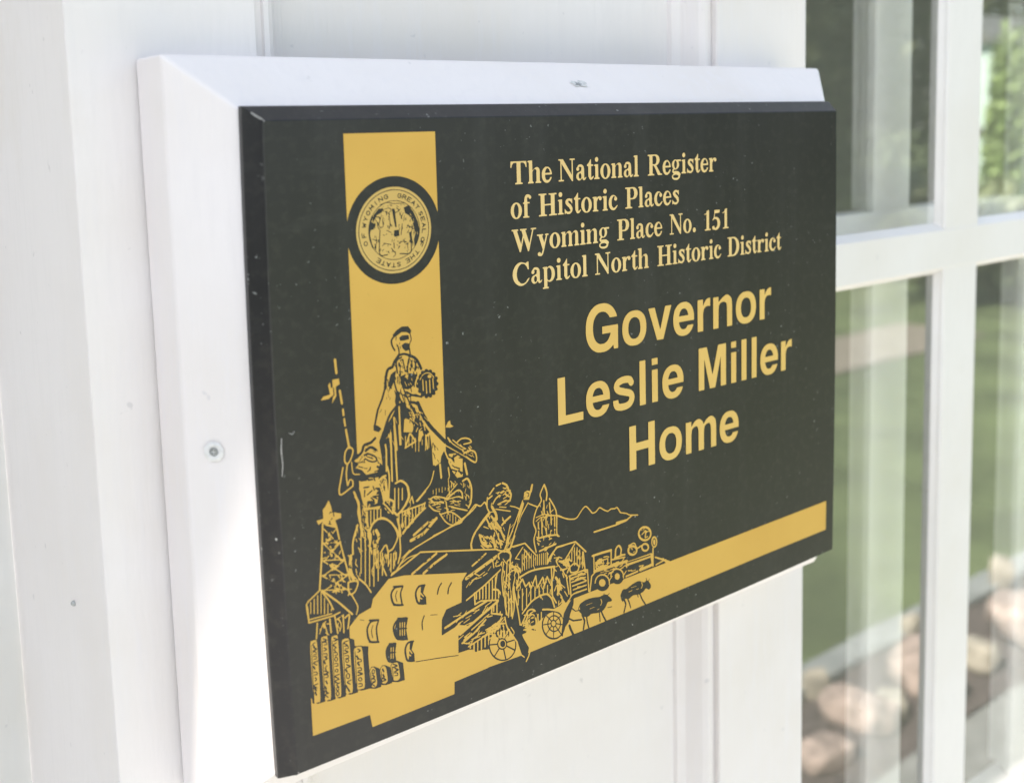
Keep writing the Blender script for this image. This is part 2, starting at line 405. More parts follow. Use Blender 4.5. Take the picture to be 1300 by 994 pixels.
def printed(name, data, mat, y, parent):
    """flat printed shape on the plate: closed outlines in 1/20 mm, holes cut by the even-odd rule"""
    verts = []; edges = []
    for line in data.strip().split("\n"):
        v = [int(t) for t in line.split()]; x = y_ = 0; n0 = len(verts)
        for i in range(0, len(v), 2):
            x += v[i]; y_ += v[i+1]; verts.append(Vector((x*.05, y_*.05)))
        n = len(verts) - n0
        edges += [(n0+k, n0+(k+1) % n) for k in range(n)]
    out = delaunay_2d_cdt(verts, edges, [], 0, 1e-5)
    cross = {tuple(sorted(e)): len(src) % 2 for e, src in zip(out[1], out[4])}      # outline edges flip inside / outside
    by_edge = {}
    for k, f in enumerate(out[2]):
        for i in range(len(f)): by_edge.setdefault(tuple(sorted((f[i], f[i-1]))), []).append(k)
    inside = {}; todo = []
    for e, fs in by_edge.items():
        if len(fs) == 1 and fs[0] not in inside: inside[fs[0]] = cross.get(e, 0); todo.append(fs[0])
    while todo:
        k = todo.pop(); f = out[2][k]
        for i in range(len(f)):
            e = tuple(sorted((f[i], f[i-1])))
            for g in by_edge[e]:
                if g not in inside: inside[g] = (inside[k] + cross.get(e, 0)) % 2; todo.append(g)
    me = bpy.data.meshes.new(name)
    me.from_pydata([(p.x*.001, y, p.y*.001 + Z0) for p in out[0]], [], [f for k, f in enumerate(out[2]) if inside[k]])
    me.validate(); me.update()
    return link(name, me, mat, parent)

printed("gold_artwork", """
1142 116 -548 4 -3 2 -14 90 -5 8 -428 12 -20 2 -1 272 1 3 2 0 5 -5 1 -34 18 -7 -5 21 3 6 1 48 1 4 11 -26 5 -2 4 2 1 6 -9 24 6 1 3 3 0 4 -6 14 9 -4 4 4 -23 22 3 2 24 1 3 3 -3 5 -32 -2 -2 3 1 122 1 1 10 -20 6 -1 4 6 -10 24 -4 3 -6 -2 -1 1 -1 150 -2 4 -2 0 -2 -354 -4 120 -2 196 2 40 4 25 2 1 8 -1 12 2 20 -4 4 -17 2 -26 2 -108 -6 1 -28 -2 -4 -3 -3 -4 3 -6 4 -4 22 -18 3 2 1 4 -22 20 30 4 3 -174 -1 -98 -2 -18 -4 -9 -4 -1 -12 6 -10 -4 -1 -2 17 -7 51 -3 3 4 -5 18 3 6 1 8 1 1 2 -1 17 -16 5 0 1 2 -1 4 -16 16 -1 4 21 3 4 3 -2 4 -9 2 -10 24 4 4 0 6 -9 20 -8 6 1 76 1 1 1 -3 3 -3 17 -3 5 -8 0 -4 -2 -2 -16 4 -3 -2 0 -4 15 -5 8 0 4 3 1 8 -2 10 -5 7 9 3 3 4 -4 8 -16 12 3 6 -6 16 1 3 11 7 1 4 -2 2 -4 0 -8 -5 -7 -7 -1 -6 6 -16 -6 3 -4 -1 -2 -2 -1 2 0 56 1 1 8 -15 6 0 3 6 -8 22 19 3 4 3 2 4 -3 6 -6 6 0 2 6 2 2 4 0 10 -3 7 -6 6 -20 3 -3 -2 1 -4 20 -5 3 -3 2 -8 -3 -2 -14 3 -5 -1 1 -8 15 -14 -15 -3 -4 -4 -4 1 0 124 2 6 5 -4 17 -3 4 -7 0 -7 -18 3 -3 -4 3 -3 14 -3 8 0 3 4 1 6 -2 8 -4 8 0 2 7 4 1 4 -2 3 -8 7 -22 14 -4 -2 0 -5 20 -15 -20 -1 -4 4 -3 -3 0 -348 -1 -16 -2 36 -4 176 2 154 2 20 2 7 2 2 8 -1 10 2 21 -4 4 -8 2 -18 2 -50 4 -320 -1 -50 -4 -22 -2 -3 -4 -1 -8 5 -6 1 -9 -6 17 -7 50 -3 2 8 -5 20 2 6 1 88 16 -12 -6 -5 -1 -5 9 -14 -10 -4 -4 -8 2 -10 7 -8 -8 -10 -2 -8 2 -10 6 -10 9 -4 8 4 5 8 -1 12 -8 16 6 4 2 4 -1 12 4 6 -17 20 6 3 7 -1 9 4 1 4 -3 3 -10 -1 -18 14 -3 4 31 2 2 4 -5 4 -2 6 -24 20 29 3 2 1 1 4 -5 3 -24 -1 -12 -3 -1 5 0 212 1 3 15 -17 -9 -6 -3 -4 0 -6 9 -14 -2 -2 -6 1 -2 -3 0 -2 4 -3 16 -2 3 -3 2 -8 -1 -3 -2 0 -16 3 -3 -4 3 -3 12 -3 11 0 4 6 -2 12 -4 6 -6 4 -11 20 2 3 14 7 0 4 -5 4 -16 18 19 6 3 2 0 4 -5 2 -16 -4 -8 -4 -2 4 0 26 -2 2 -3 -2 1 -326 -2 -18 -1 18 -5 212 2 118 2 18 2 7 2 1 8 -1 12 3 10 -3 8 0 2 -2 3 -7 2 -14 -1 -6 -28 19 -6 1 -2 -4 2 -4 19 -14 -19 -1 -4 -5 6 -4 22 0 10 3 2 -3 6 -306 0 -70 -1 -24 -2 -12 -3 -5 -4 -2 -12 6 -4 0 -9 -5 21 -9 48 -2 2 11 6 0 0 2 -4 8 -3 12 2 6 1 24 6 -9 4 -3 0 -6 12 -24 6 -2 5 4 -1 6 -10 20 -5 6 -1 6 -10 20 -7 8 -1 100 0 3 2 -2 10 -19 4 -2 4 1 3 3 0 4 -11 24 30 0 6 4 1 4 -9 10 -22 14 -4 1 -3 -3 0 -4 21 -16 -20 -1 -4 -7 -8 -2 -2 108 2 4 4 -2 26 1 6 5 -3 8 -25 18 2 2 18 -4 6 0 5 4 0 6 -2 10 -5 6 0 6 -22 18 -3 4 29 2 3 2 0 4 -5 2 -30 -2 -6 -3 -6 -7 3 -302 -1 -12 -2 26 -7 182 1 114 1 12 4 8 23 3 24 -7 4 -10 3 -14 3 -54 8 -290 -2 -22 -2 -11 -3 -7 -7 -1 -12 5 -17 -4 25 -11 54 -4 3 1 0 12 3 1 34 -13 62 -7 44 -18 46 -1 2 13 40 -15 48 -1 2 7 2 0 48 -19 58 -3 -10 136 -48 33 -8 3 0 2 -7 54 1 3 4 1 3 4 -1 3 -5 5 13 60 -12 9 -26 5 -26 7 -4 -10 -10 -9 -7 -10 -8 -16 -2 -14 0 -22 4 -26 7 -22 7 -12 7 -6 25 -12 -12 -14 0 -32 -1 -6 -3 26 -43 31 -24 4 -20 -21 -4 8 -40 29 -22 4 -16 -18 -2 0 -4 125 5 54 -49 18 -14 8 -34 7 -11 5 -3 48 -32 21 -2 3 1 80 79 66 100 23 18 60 134 110 130 -11 58 -14 2 2 1 8 4 4 103 48 6 2 2 -2 4 -2 20 4 3 2 -1 5 -9 1 31 15 3 -1 4 -8 5 -1 2 3 -2 10 1 2 44 20 -135 32 -248 -105 -4 -1 -4 1 -3 3 0 4 4 4 0 8 3 3 42 13 2 6 68 74 -20 -11 -5 3 1 4 72 45 4 0 2 -5 2 -1 44 15 148 39 4 5 4 2 110 19 48 13 -1 2 -23 14 -24 22 -19 26 -35 56 1 4 3 2 4 -1 8 -10 54 3 -3 20 -18 12 1 4 2 1 12 -5 2 2 -5 38 1 6 -12 9 0 4 4 0 18 -13 6 -52 2 -4 9 -6 -1 -5 -6 1 -1 -2 7 -10 2 -2 18 -5 30 -19 26 -22 36 -38 44 16 78 64 10 2 9 -2 29 -18 8 -3 8 3 16 12 12 6 10 -1 10 -12 5 39 3 4 6 0 4 -9 34 13 4 0 4 -2 1 -6 -3 -5 -32 -13 -4 -1 -6 2 -1 -1 -4 -42 2 -26 17 -30 8 -3 20 -2 -17 35 0 12 5 22 4 2 2 -2 -2 -20 8 -4 3 -4 30 -54 10 -26 4 -36 -3 -6 -4 -3 -6 0 -1 -3 27 -42 23 -24 -1 -5 -6 0 0 -3 16 -39 22 -31 -1 -4 -7 -2 7 -18 0 -6 -7 -5 -6 2 -36 88 -2 2 -2 -3 -4 1 -14 20 -8 -1 -16 15 -3 1 3 -6 -1 -6 3 -3 6 -1 2 -2 14 -34 4 7 4 0 3 -3 1 -36 4 -14 42 -30 2 -4 -4 -4 -16 10 -5 -2 11 -14 1 -4 -5 -8 -4 -1 -4 2 -6 -2 3 -19 -1 -2 -4 -2 -5 4 -7 34 -2 1 -12 2 -10 17 -4 3 -1 -25 15 -15 2 -3 -2 -2 -3 0 -17 13 -2 -7 -3 -4 0 -2 17 -4 6 -9 40 -19 17 2 22 40 -4 6 0 4 21 58 24 80 2 2 4 1 3 -5 -6 -22 1 -4 30 20 4 1 1 -3 -39 -26 -16 -54 -1 -10 1 -3 8 13 8 4 2 4 60 110 33 66 -15 12 -22 14 -52 22 -1 4 1 3 4 1 44 -17 46 -27 27 56 5 3 5 -3 0 -4 -3 -10 8 -6 3 -6 -1 -6 -9 -26 -51 -108 0 -2 2 -2 2 2 32 66 62 74 6 0 2 -6 54 -30 34 -18 4 1 12 11 4 8 4 1 5 5 7 12 0 8 -11 30 0 14 4 12 11 18 28 42 6 4 6 -1 19 -43 8 -32 1 -14 -1 -14 -7 -38 -3 -4 -5 -1 -4 1 -3 4 7 48 0 16 -4 16 -10 26 -6 14 -2 -2 -23 -34 -10 -22 1 -10 9 -20 2 -12 -2 -14 -18 -24 5 -20 -2 -2 -4 0 -6 15 -20 -19 -8 -12 -10 -20 -13 -32 -6 -22 -2 -18 2 -14 19 -44 3 -16 -3 -16 -17 -38 -3 -18 3 -32 16 -70 -1 -9 -6 -2 -5 5 -19 90 -1 20 2 16 18 40 3 14 -3 14 -18 40 -3 20 3 24 12 38 16 34 12 18 -77 44 -8 8 -58 -71 -21 -29 -9 -26 -12 -10 -41 -84 0 -2 7 -4 -1 -6 -35 -70 4 -1 122 -5 6 -2 112 -132 -1 -6 -6 -4 -1 -58 -2 -18 -4 -1 -2 5 1 52 -1 2 -8 -13 -3 1 15 32 0 4 -108 126 -110 -1 -8 5 -13 0 -5 -8 -6 -2 -7 -10 10 -10 1 -10 6 -14 2 -10 -1 -12 -6 -12 -3 -28 1 -2 5 -1 10 7 7 -6 -5 -14 -4 -6 -2 4 4 12 -8 -6 -2 -4 2 -3 10 -6 3 -5 7 -6 14 -3 10 17 2 1 2 -3 -7 -14 1 -2 12 -5 2 3 2 14 2 1 2 -1 0 -22 12 -18 4 1 4 -3 12 -28 -5 -16 -3 -3 -6 3 -4 8 -8 3 3 -13 1 -20 2 -2 86 17 34 2 28 -1 1 4 -5 14 -5 6 -4 10 4 14 2 68 5 3 2 -1 1 -4 -1 -48 1 -6 -2 -10 0 -22 9 -28 64 -7 134 -21 8 -2 3 -6 -3 -22 18 -22 2 -4 -2 -3 -4 -1 -14 14 -2 0 -9 -48 -17 -36 3 -122 37 -66 1 -6 -5 -4 -6 2 -38 63 13 -31 16 -54 0 -4 -3 -4 -4 -2 -6 2 -23 72 -9 16 -16 22 -4 4 -4 -1 -2 7 -14 10 -16 5 -20 2 -20 -1 17 -30 -1 -4 -4 0 -16 26 -2 -1 -2 -6 -4 0 -1 3 1 10 -2 2 -22 -3 -28 -6 -24 -8 -20 -10 -22 -15 -60 -47 -6 -2 -4 2 -2 5 2 6 47 38 -4 8 4 140 2 6 5 1 3 -1 1 -4 -4 -142 2 -1 30 21 3 120 -1 4 -4 -5 -4 3 -5 24 2 6 -1 2 -28 -20 -4 -1 -4 1 -11 20 -17 44 -18 -20 0 -6 -3 -6 5 -18 -10 -24 -4 -1 -2 3 9 24 -5 16 -4 -2 -14 -16 -9 -2 1 -14 -2 -1 -3 1 -7 30 0 2 4 2 4 6 4 2 0 2 -4 0 -3 2 -5 32 2 3 5 -1 3 -14 2 -2 0 -8 2 -4 2 6 -4 6 1 8 -10 20 2 2 3 0 8 -11 2 -1 6 12 -1 8 3 6 1 8 -1 14 -4 10 -9 12 -5 3 -15 -23 7 -24 -3 -6 -16 -54 1 -2 6 -1 2 -5 0 -42 22 -104 2 0 0 4 4 106 1 4 3 2 4 -1 2 -3 0 -34 11 -40 -1 -2 -4 -1 -3 3 -3 10 -1 -2 -3 -60 -1 -4 -6 -2 -1 -2 24 -160 2 -1 2 2 37 53 -1 3 -10 7 0 5 4 2 14 -6 20 29 20 5 20 -1 20 -7 18 -14 10 -15 -12 -7 -6 9 -4 3 -4 -5 -23 -6 21 -10 14 -14 2 -10 -5 -4 0 -6 -3 -1 -6 0 -4 -2 -10 0 -19 7 3 3 14 6 12 -2 4 -5 7 0 -1 10 -2 3 -4 0 -4 -5 -2 2 2 8 -3 4 -5 0 -8 -3 -6 2 -6 -4 -3 -5 -7 -4 -10 -3 -3 3 1 4 14 10 0 2 -4 4 -4 0 -3 -2 -4 -14 -3 -3 -5 -9 0 -10 -3 -4 0 -4 10 5 -3 7 2 4 4 0 5 -5 2 0 2 6 4 1 4 -4 -2 -16 3 -8 -7 -10 -4 -1 -4 5 1 12 -6 -2 5 -8 -7 -4 8 -8 1 -4 -2 -4 -6 0 -3 -2 3 -6 6 8 16 13 2 -1 1 -4 -11 -14 6 3 6 -2 10 -13 14 3 10 -3 12 5 2 7 1 16 -2 12 -6 18 13 7 3 -3 6 -16 2 -16 1 -16 2 0 1 20 -3 44 2 5 4 2 6 0 4 -5 -1 -30 2 -28 3 -1 16 6 1 3 2 58 5 4 4 -2 2 -4 -1 -52 3 -1 12 5 2 -2 -10 -16 -7 -16 -4 -38 3 -20 4 -14 10 -26 11 -20 14 -18 15 -15 18 -15 18 -11 20 -9 18 -5 20 -3 22 2 30 9 14 -11 7 28 16 26 6 20 37 30 6 18 4 -1 38 -27 92 -19 6 3 2 6 -4 5 -90 18 -43 31 5 24 22 42 38 -33 38 -5 13 -20 7 -2 4 -10 4 -6 -2 -6 1 -4 24 -58 -14 -68 3 -8 -4 -2 -91 0 -27 56 -14 38 -5 6 -7 1 -7 -5 -1 -8 11 -34 25 -52 0 -2 -436 -4 -4 -2 -12 -28 -24 -34 -4 -4 -6 0 -3 4 0 4 27 38 7 18 0 4 -8 2 11 40 -56 104 -9 28 35 3 7 3 3 6 0 2 -6 2 -16 10 -10 3 -2 5 2 4 4 1 31 -1 -1 2 -4 -1 -8 6 -4 -1 -4 2 -1 6 6 6 1 3 -14 4 -4 -4 -6 1 -1 6 6 18 -2 2 -3 1 -10 -13 -4 -1 -4 1 -4 5 -6 0 -4 3 -19 128 -19 96 -2 -4 -3 -52 -4 -28 -20 -64 -5 -1 -4 3 1 8 -3 16 -4 -4 -5 4 4 98 -9 29 -2 -3 1 -50 4 -6 -6 -16 -7 -54 -6 -3 -3 1 -2 4 5 108 -4 8 4 9 -2 0 -10 -6 -4 1 0 2 5 -32 -1 -3 -4 -1 -1 -2 -1 -14 13 -50 -3 -5 -6 0 -3 3 -3 10 -4 -1 -3 3 0 28 -8 48 -2 64 -5 6 -1 8 -6 6 -8 86 -2 60 3 30 19 98 3 3 6 1 -11 18 -1 4 2 2 4 -1 26 -39 4 -3 3 13 7 5 14 4 4 5 4 1 1 27 -1 4 -16 16 -22 12 -4 1 -6 -2 -16 8 -16 -1 -14 -5 -7 -9 -1 -10 7 -18 -3 -6 -4 -1 -4 2 -9 17 -6 2 4 4 1 12 -11 -10 1 -6 -6 0 -3 -2 -1 -5 -21 -7 -1 -4 8 -52 -1 -4 -3 -2 -4 1 -2 3 -8 52 -4 1 -54 -18 -14 13 -2 -1 -1 -3 8 -10 -1 -2 -88 -29 -2 -3 34 -21 48 16 4 -1 1 -2 -1 -3 -4 -2 -46 -16 -12 -2 -2 8 -36 22 -5 5 1 3 4 3 2 4 7 2 -1 4 -2 1 -20 -5 0 -4 6 -2 -1 -14 -2 -2 -31 -10 -1 2 2 4 -3 3 -22 2 -2 -3 2 -3 20 -3 4 -2 -30 -10 -8 1 -7 5 -2 8 2 8 7 5 244 80 4 0 12 -11 2 0 1 4 -7 10 2 2 32 11 4 -1 10 -8 3 6 -5 6 26 11 1 1 0 2 -31 15 -4 5 -4 2 -538 128 -2 -2 2 -8 -4 -6 -16 -6 -4 -3 -96 -42 -8 -1 -4 -4 -14 -5 -4 -4 -29 -13 -3 0 -10 4 -3 -4 4 -4 -1 -2 -24 -12 0 -2 80 -20 2 0 -1 10 3 5 34 17 12 -12 1 -4 -35 -18 0 -2 2 -1 374 -92 3 -3 -48 -54 -10 -162 -11 -2 -128 -12 -28 -44 -7 -6 -2 -8 -6 -12 -5 -94 0 -26 12 0 4 2 104 24 26 13 1 7 3 2 44 8 4 -2 -2 -4 -22 -5 -2 -7 -9 -6 1 -2 42 -16 72 6 6 -1 90 39 2 2 0 7 31 31 1 2 -5 4 1 4 58 18 2 2 -30 8 -131 -30 -3 -2 2 -1 28 -5 18 6 2 0 2 -4 -4 -4 2 -4 -2 -3 -14 1 -36 -13 -4 1 0 4 22 10 -1 2 -37 7 -70 -16 -12 -10 -3 1 -3 4 -38 -9 -18 -16 -4 3 3 6 -3 1 -32 -9 -32 -11 -8 1 -26 -7 -4 1 -4 4 -1 4 1 5 4 4 6 2 120 31 6 2 6 5 8 -2 36 9 20 21 4 -1 1 -2 -8 -12 1 -2 2 1 162 36 2 1 -2 1 -26 6 -54 -11 -6 2 -2 6 -2 75 -66 -26 -7 3 -1 4 1 4 7 4 64 26 8 7 10 0 84 34 162 83 2 -4 -2 -11 -30 -17 -22 -100 3 -6 0 -8 17 -9 8 -7 19 -28 -1 -23 -2 0 -10 14 -2 0 -2 -31 -4 -4 -4 0 -4 6 1 52 -7 8 -8 4 -2 -4 -2 -58 -2 -6 2 -2 24 -7 3 -5 -3 -15 -11 -9 -3 -80 18 -7 3 13 5 3 4 -2 2 -7 -2 -12 17 -8 4 -6 -2 -4 -5 -5 -11 -17 1 -1 16 5 4 -2 2 -2 -2 -6 -10 -6 -21 -22 3 -2 4 0 30 21 3 3 -1 13 4 3 6 -2 6 -10 -1 -6 6 -36 6 -24 7 -18 10 -20 9 -4 0 -10 27 -42 4 0 5 6 -1 10 -27 44 1 6 4 1 2 -2 26 -41 4 -12 0 -6 -4 -8 -6 -6 -1 -4 42 -68 0 -10 35 -106 28 -28 1 -4 -3 -3 -4 0 -28 28 -34 1 -280 10 -6 0 -10 -3 -310 -4 -2 -1 -1 -4 -3 -82 -2 -9
2616 209 17 77 0 4 -13 30 0 3 20 -9 7 -50 14 -52 0 -2 -3 -1
2678 209 -3 3 -15 58 -6 40 2 1 14 1 22 9 12 2 20 -3 28 -7 32 -4 7 -81 2 -4 3 -1 4 1 2 4 -6 78 2 3 6 -1 22 -48 26 -48 -10 -2
2872 212 -33 56 -18 42 21 9 14 11 11 12 13 22 6 5 10 2 26 -5 12 4 2 6 -8 14 -38 40 2 2 18 8 0 4 -4 1 -24 -9 -16 9 -14 4 -4 11 -4 3 -3 -3 1 -8 -2 -2 -38 -5 -20 3 -42 9 -52 7 -48 1 -24 -5 -38 -12 -19 -28 -2 -8 1 -8 -2 -2 -26 3 -37 35 14 30 3 42 2 4 171 2 -1 4 -8 -1 -4 7 -9 162 -3 4 -10 6 -3 0 0 -6 -2 -4 4 -4 -3 -3 -28 2 -6 4 -32 0 -4 -1 0 -6 -8 -4 3 -2 9 -1 2 0 4 6 4 0 30 -8 6 -4 22 -2 3 -5 -3 -6 -17 -2 27 -20 0 -5 -6 -8 -4 -1 -148 0 -4 3 -1 5 3 4 4 1 138 1 -32 21 -114 0 -5 1 -3 6 4 5 38 1 5 6 33 12 4 2 -2 1 -70 0 22 -6 1 -3 -3 -3 -34 5 -1 -12 7 -116 28 10 18 0 6 3 28 -3 86 -1 4 -3 1 -6 -3 -3 -4 -2 -136 1 -14 -3 -6 -3 -12 -10 -19 -20 -1 -2 2 -1 14 1 -2 -3 -39 -41 -38 -48 -9 -40 -18 39 -13 17 -17 14 -44 22 -26 11 -9 1 0 2 -5 3 -34 12 -46 12 -5 5 -1 4 2 4 4 3 4 0 58 -17 54 -21 66 8 25 17 -1 3 -2 1 -36 -17 -7 1 -1 4 4 6 -2 6 7 28 5 0 2 -4 -4 -26 26 12 1 2 -1 6 5 4 0 4 -16 20 0 6 6 4 -19 27 -3 -1 -2 -12 -5 -3 -4 2 -2 5 -6 4 -2 4 0 6 7 16 -4 34 4 6 -1 2 -6 5 -17 -31 -5 -2 -5 4 3 8 19 34 3 2 6 -3 2 1 -5 24 5 4 -1 2 -22 34 1 6 2 4 8 4 8 -4 28 -39 0 15 2 2 4 -1 6 -35 6 -18 45 -46 -1 -4 -2 -1 -4 1 -34 33 -2 -1 12 -20 2 -8 -2 -2 -4 -1 -7 5 4 -12 -3 -5 -5 1 -5 8 -4 1 -11 -19 0 -2 5 -1 2 -3 27 -38 1 -4 -3 -6 8 -10 1 -6 13 -18 4 -10 7 -7 14 1 14 14 8 2 15 16 1 4 -8 166 -2 4 -5 4 0 4 2 4 3 2 34 3 10 -1 5 2 -19 5 -12 6 -8 10 -6 21 -14 -22 -6 -2 -5 2 -2 4 1 6 17 30 6 6 -17 12 -2 1 -1 -3 3 -4 9 -4 1 -4 -2 -3 -4 -3 -26 -5 -8 2 -7 -9 8 -18 13 -17 2 -1 6 3 3 -3 3 -18 8 -12 -1 -4 -6 -6 21 -132 -3 -6 -3 -1 -4 1 -3 4 -2 8 -22 140 1 6 -21 30 0 6 -9 10 -10 20 -2 2 -14 2 -4 3 -1 5 3 4 -2 10 -18 27 -6 -5 -22 1 -3 3 0 4 3 1 24 -1 1 2 -1 2 -4 -1 -4 3 -11 28 -5 6 1 6 3 4 -4 4 1 4 12 6 1 2 -28 5 -2 1 -2 4 2 2 4 1 38 -7 8 4 36 -21 2 -5 -2 -2 -4 -1 -26 15 -4 -10 -19 -14 10 -30 7 -4 17 -28 1 -4 12 -6 6 -7 36 -4 6 1 1 2 -1 2 -20 22 -8 0 -4 3 -2 11 -11 12 -11 2 -6 10 -18 7 -2 5 2 6 4 3 4 0 36 -11 14 4 6 -2 106 108 6 2 6 -4 -1 -6 -23 -24 -11 -32 -2 -82 -3 -3 -6 0 -22 16 -4 -1 -3 -4 9 -20 0 -10 8 -9 18 9 18 6 -1 10 5 10 1 52 -4 30 4 4 2 20 1 3 4 1 3 -2 1 -4 -3 -126 3 -3 6 2 4 -7 4 -2 2 2 1 64 -1 2 -2 -3 -4 -1 -3 2 0 4 8 40 3 4 1 18 3 3 4 0 3 -5 -2 -82 1 -1 5 5 -1 8 4 4 4 -2 4 -17 2 5 1 28 -13 20 -1 4 5 1 8 -9 2 14 4 2 4 -1 1 -5 0 -26 4 -10 -4 -4 -1 -16 9 -26 -3 -3 -6 5 0 -2 -3 -66 -3 -3 -4 1 -2 -2 -3 -10 1 -8 -16 -10 6 -1 64 3 1 2 -1 16 -6 6 -6 20 -2 -32 -2 -3 -4 0 -2 1 -1 4 0 42 -1 1 -2 -2 -6 -9 -4 -1 -3 5 17 28 0 12 -5 24 6 6 2 36 5 3 4 -4 6 0 4 -3 16 -154 2 -3 22 -7 4 -8 -1 -8 11 -171 20 115 2 4 26 15 2 3 -4 10 3 12 -1 116 -14 4 -4 8 2 6 6 4 110 -1 106 -6 4 -3 3 -6 -3 -12 -1 -66 3 -2 20 -3 2 1 1 6 6 6 3 48 3 14 4 8 11 12 10 7 10 4 12 -1 10 -6 7 -8 8 -12 8 -18 1 -14 -7 -22 0 -8 13 -4 28 -5 4 -3 2 -6 -2 -5 -6 -2 -24 3 -43 0 -2 -2 71 -10 4 -4 -2 -6 -4 -2 -7 0 -1 -6 -14 -14 4 -2 42 -1 7 -5 3 -6 0 -6 4 -1 272 -1 8 -2 10 -8 1 48 2 4 6 4 -12 16 -7 20 -2 16 3 22 9 16 9 6 7 2 14 -2 16 -12 9 -14 3 -10 4 -22 -1 -12 -4 -16 -5 -8 -6 -6 -10 -5 -10 0 -8 3 -2 -2 -2 -136 2 -14 -3 -16 -3 -3 -4 -1 -4 1 -4 7 -6 5 -6 -5 -6 -1 -130 -4 -8 2 -5 7 -1 6 2 6 4 4 6 3 3 7 31 4 -14 3 -26 -1 -3 4 -5 4 0 4 4 2 58 -8 1 -6 -3 -2 -7 0 2 -4 -1 -4 -2 -2 -6 0 80 1 22 5 4 -5 2 1 -9 56 -3 3 -254 1 -6 -3 -16 1 -2 -12 -6 -3 -6 3 -2 11 -2 2 -8 2 -4 5 -10 -2 -4 -1 -1 -5 -3 -3 -26 -3 0 -2 19 -22 13 -26 24 21 4 0 3 -3 -1 -6 -28 -26 -1 -22 -3 -4 -4 -1 -5 3 0 12 -6 6 5 10 -4 12 -8 16 -12 15 -12 11 -18 10 -20 7 -18 0 -13 -3 -2 -2 3 -4 -2 -4 -16 -2 -4 -6 -4 -10 -1 -10 1 -1 4 2 4 0 3 -5 -3 -4 -30 -26 1 -18 -2 -16 45 -1 26 -17 24 -8 22 -1 12 3 15 8 13 15 4 1 509 4 -1 4 -18 19 -96 -12 -10 1 -2 6 4 5 83 11 -91 48 -4 4 0 4 2 4 6 2 84 -42 2 -1 6 4 4 0 16 -18 6 -2 10 -1 4 -7 44 -23 6 -6 1418 12 794 5 34 0 3 -1 1 -2 -5 -280 -1 -16 -2 -2 -856 -4 -1684 -21 -4 3 -42 63 -22 49 2 3 32 7 8 4 16 14 6 2 10 -4 15 -12 9 -5 8 1 10 4 9 8 2 10 -4 16 -9 16 -15 22 13 16 0 3 -2 2 -3 -1 -12 -14 -3 0 -13 10 -7 22 -2 2 -2 0 -2 -4 5 -20 -13 -7 -10 -2 -14 2 -42 24 -12 3 -14 2 -26 -2 -36 -6 -68 -21 -14 1 -20 5 -12 -2 -10 -9 -7 -14 -8 -10 -3 -8 0 -8 12 -44 2 -2 4 0 5 -12 3 -2 4 2 6 6 2 -1 15 -37 -23 -66 1 -6 5 -4 -4 -1 -64 -1
3076 213 -2 1 4 3 3 5 22 66 0 6 -18 44 1 2 2 0 14 -4 7 -4 20 -40 17 -54 2 -2 4 -2 5 4 -1 8 -15 50 -15 30 14 2 28 11 10 2 16 0 28 -5 8 -2 7 -26 5 -4 4 2 1 2 -5 24 14 -1 26 -57 37 -58 -111 -2
1790 218 20 -2 16 2 22 5 13 7 17 13 10 11 11 20 5 18 3 20 -1 20 -20 33 -70 4 -10 17 -8 10 1 6 17 16 4 3 8 3 2 -18 4 -1 4 2 2 31 -8 13 -2 1 -4 -2 3 -4 -2 -6 1 -6 -28 -18 1 -6 -7 -7 -8 3 -6 -1 -2 6 -8 4 -10 2 -14 0 -6 8 -8 -2 3 -11 -9 -8 -8 -18 -2 -1 -66 17 1 16 7 20 -4 8 -4 -1 -8 -17 -6 -31 -3 3 -1 4 1 32 -2 6 2 4 -1 4 2 6 0 16 -2 9 -2 0 -17 -7 -3 -78 -2 -5 -6 -2 -4 2 -1 5 2 78 -3 1 -18 -4 -3 -81 -6 -8 13 -2 44 -14 13 0 10 -32 13 -24 10 -16 20 -24 24 -20 26 -16 24 -10
1790 230 -28 7 -25 13 -25 18 -18 18 46 45 16 -10 19 -7 17 -82
1804 229 -17 85 13 6 10 8 74 -58 -6 -10 -7 -8 -17 -13 -12 -5 -16 -5 -16 -1
2318 240 -16 2 -11 4 3 47 20 -2 18 2 4 -1 24 -36 4 -4 -2 -3 -14 -6 -12 -2
2278 250 -30 17 -16 13 -17 18 0 2 31 27 21 -19 17 -11 0 -47 -2 -2
2370 258 -26 40 14 14 10 19 12 -4 3 -3
1888 282 -73 56 3 20 72 -4 5 -22 0 -18 -2 -22
1686 296 -13 18 -13 26 -8 26 -3 16 1 9 68 -17 3 -14 11 -20 -42 -43
2312 302 -18 4 -1 24 2 4 13 1 19 -29 -1 -3
2208 308 -12 20 -8 20 -5 18 -2 16 1 5 42 -8 6 -21 10 -22 -2 -4 -28 -25
2336 309 -21 31 0 2 7 10 32 -14 3 -2 -2 -8 -6 -10 -9 -9
2282 311 -16 12 -10 11 2 4 12 9 15 -11 0 -22 -1 -2
2921 314 13 -1 2 4 -4 3 -46 6 -4 -2 -1 -2 5 -3
1774 326 -12 4 -14 9 -10 11 -6 12 -3 12 1 14 5 10 7 5 8 3 8 0 18 -5 14 -11 12 -18 5 -20 -5 -16 -6 -6 -6 -3
1777 336 9 1 9 7 3 12 -1 10 -5 10 -9 10 -9 5 -12 0 -6 -3 -5 -6 -2 -8 1 -10 3 -10 7 -9 8 -6
2382 335 -13 7 -3 26 -4 12 -8 16 2 3 14 6 10 -13 11 -22 -6 -32 -1 -3
2764 337 -2 1 1 2 3 1 24 2 2 -3 -8 -2
2250 343 -9 17 -4 12 1 4 16 -2 5 -2 4 -18
2290 345 -8 5 -6 6 -7 14 1 14 4 5 6 3 8 0 11 -6 7 -8 5 -10 0 -12 -4 -8 -7 -3
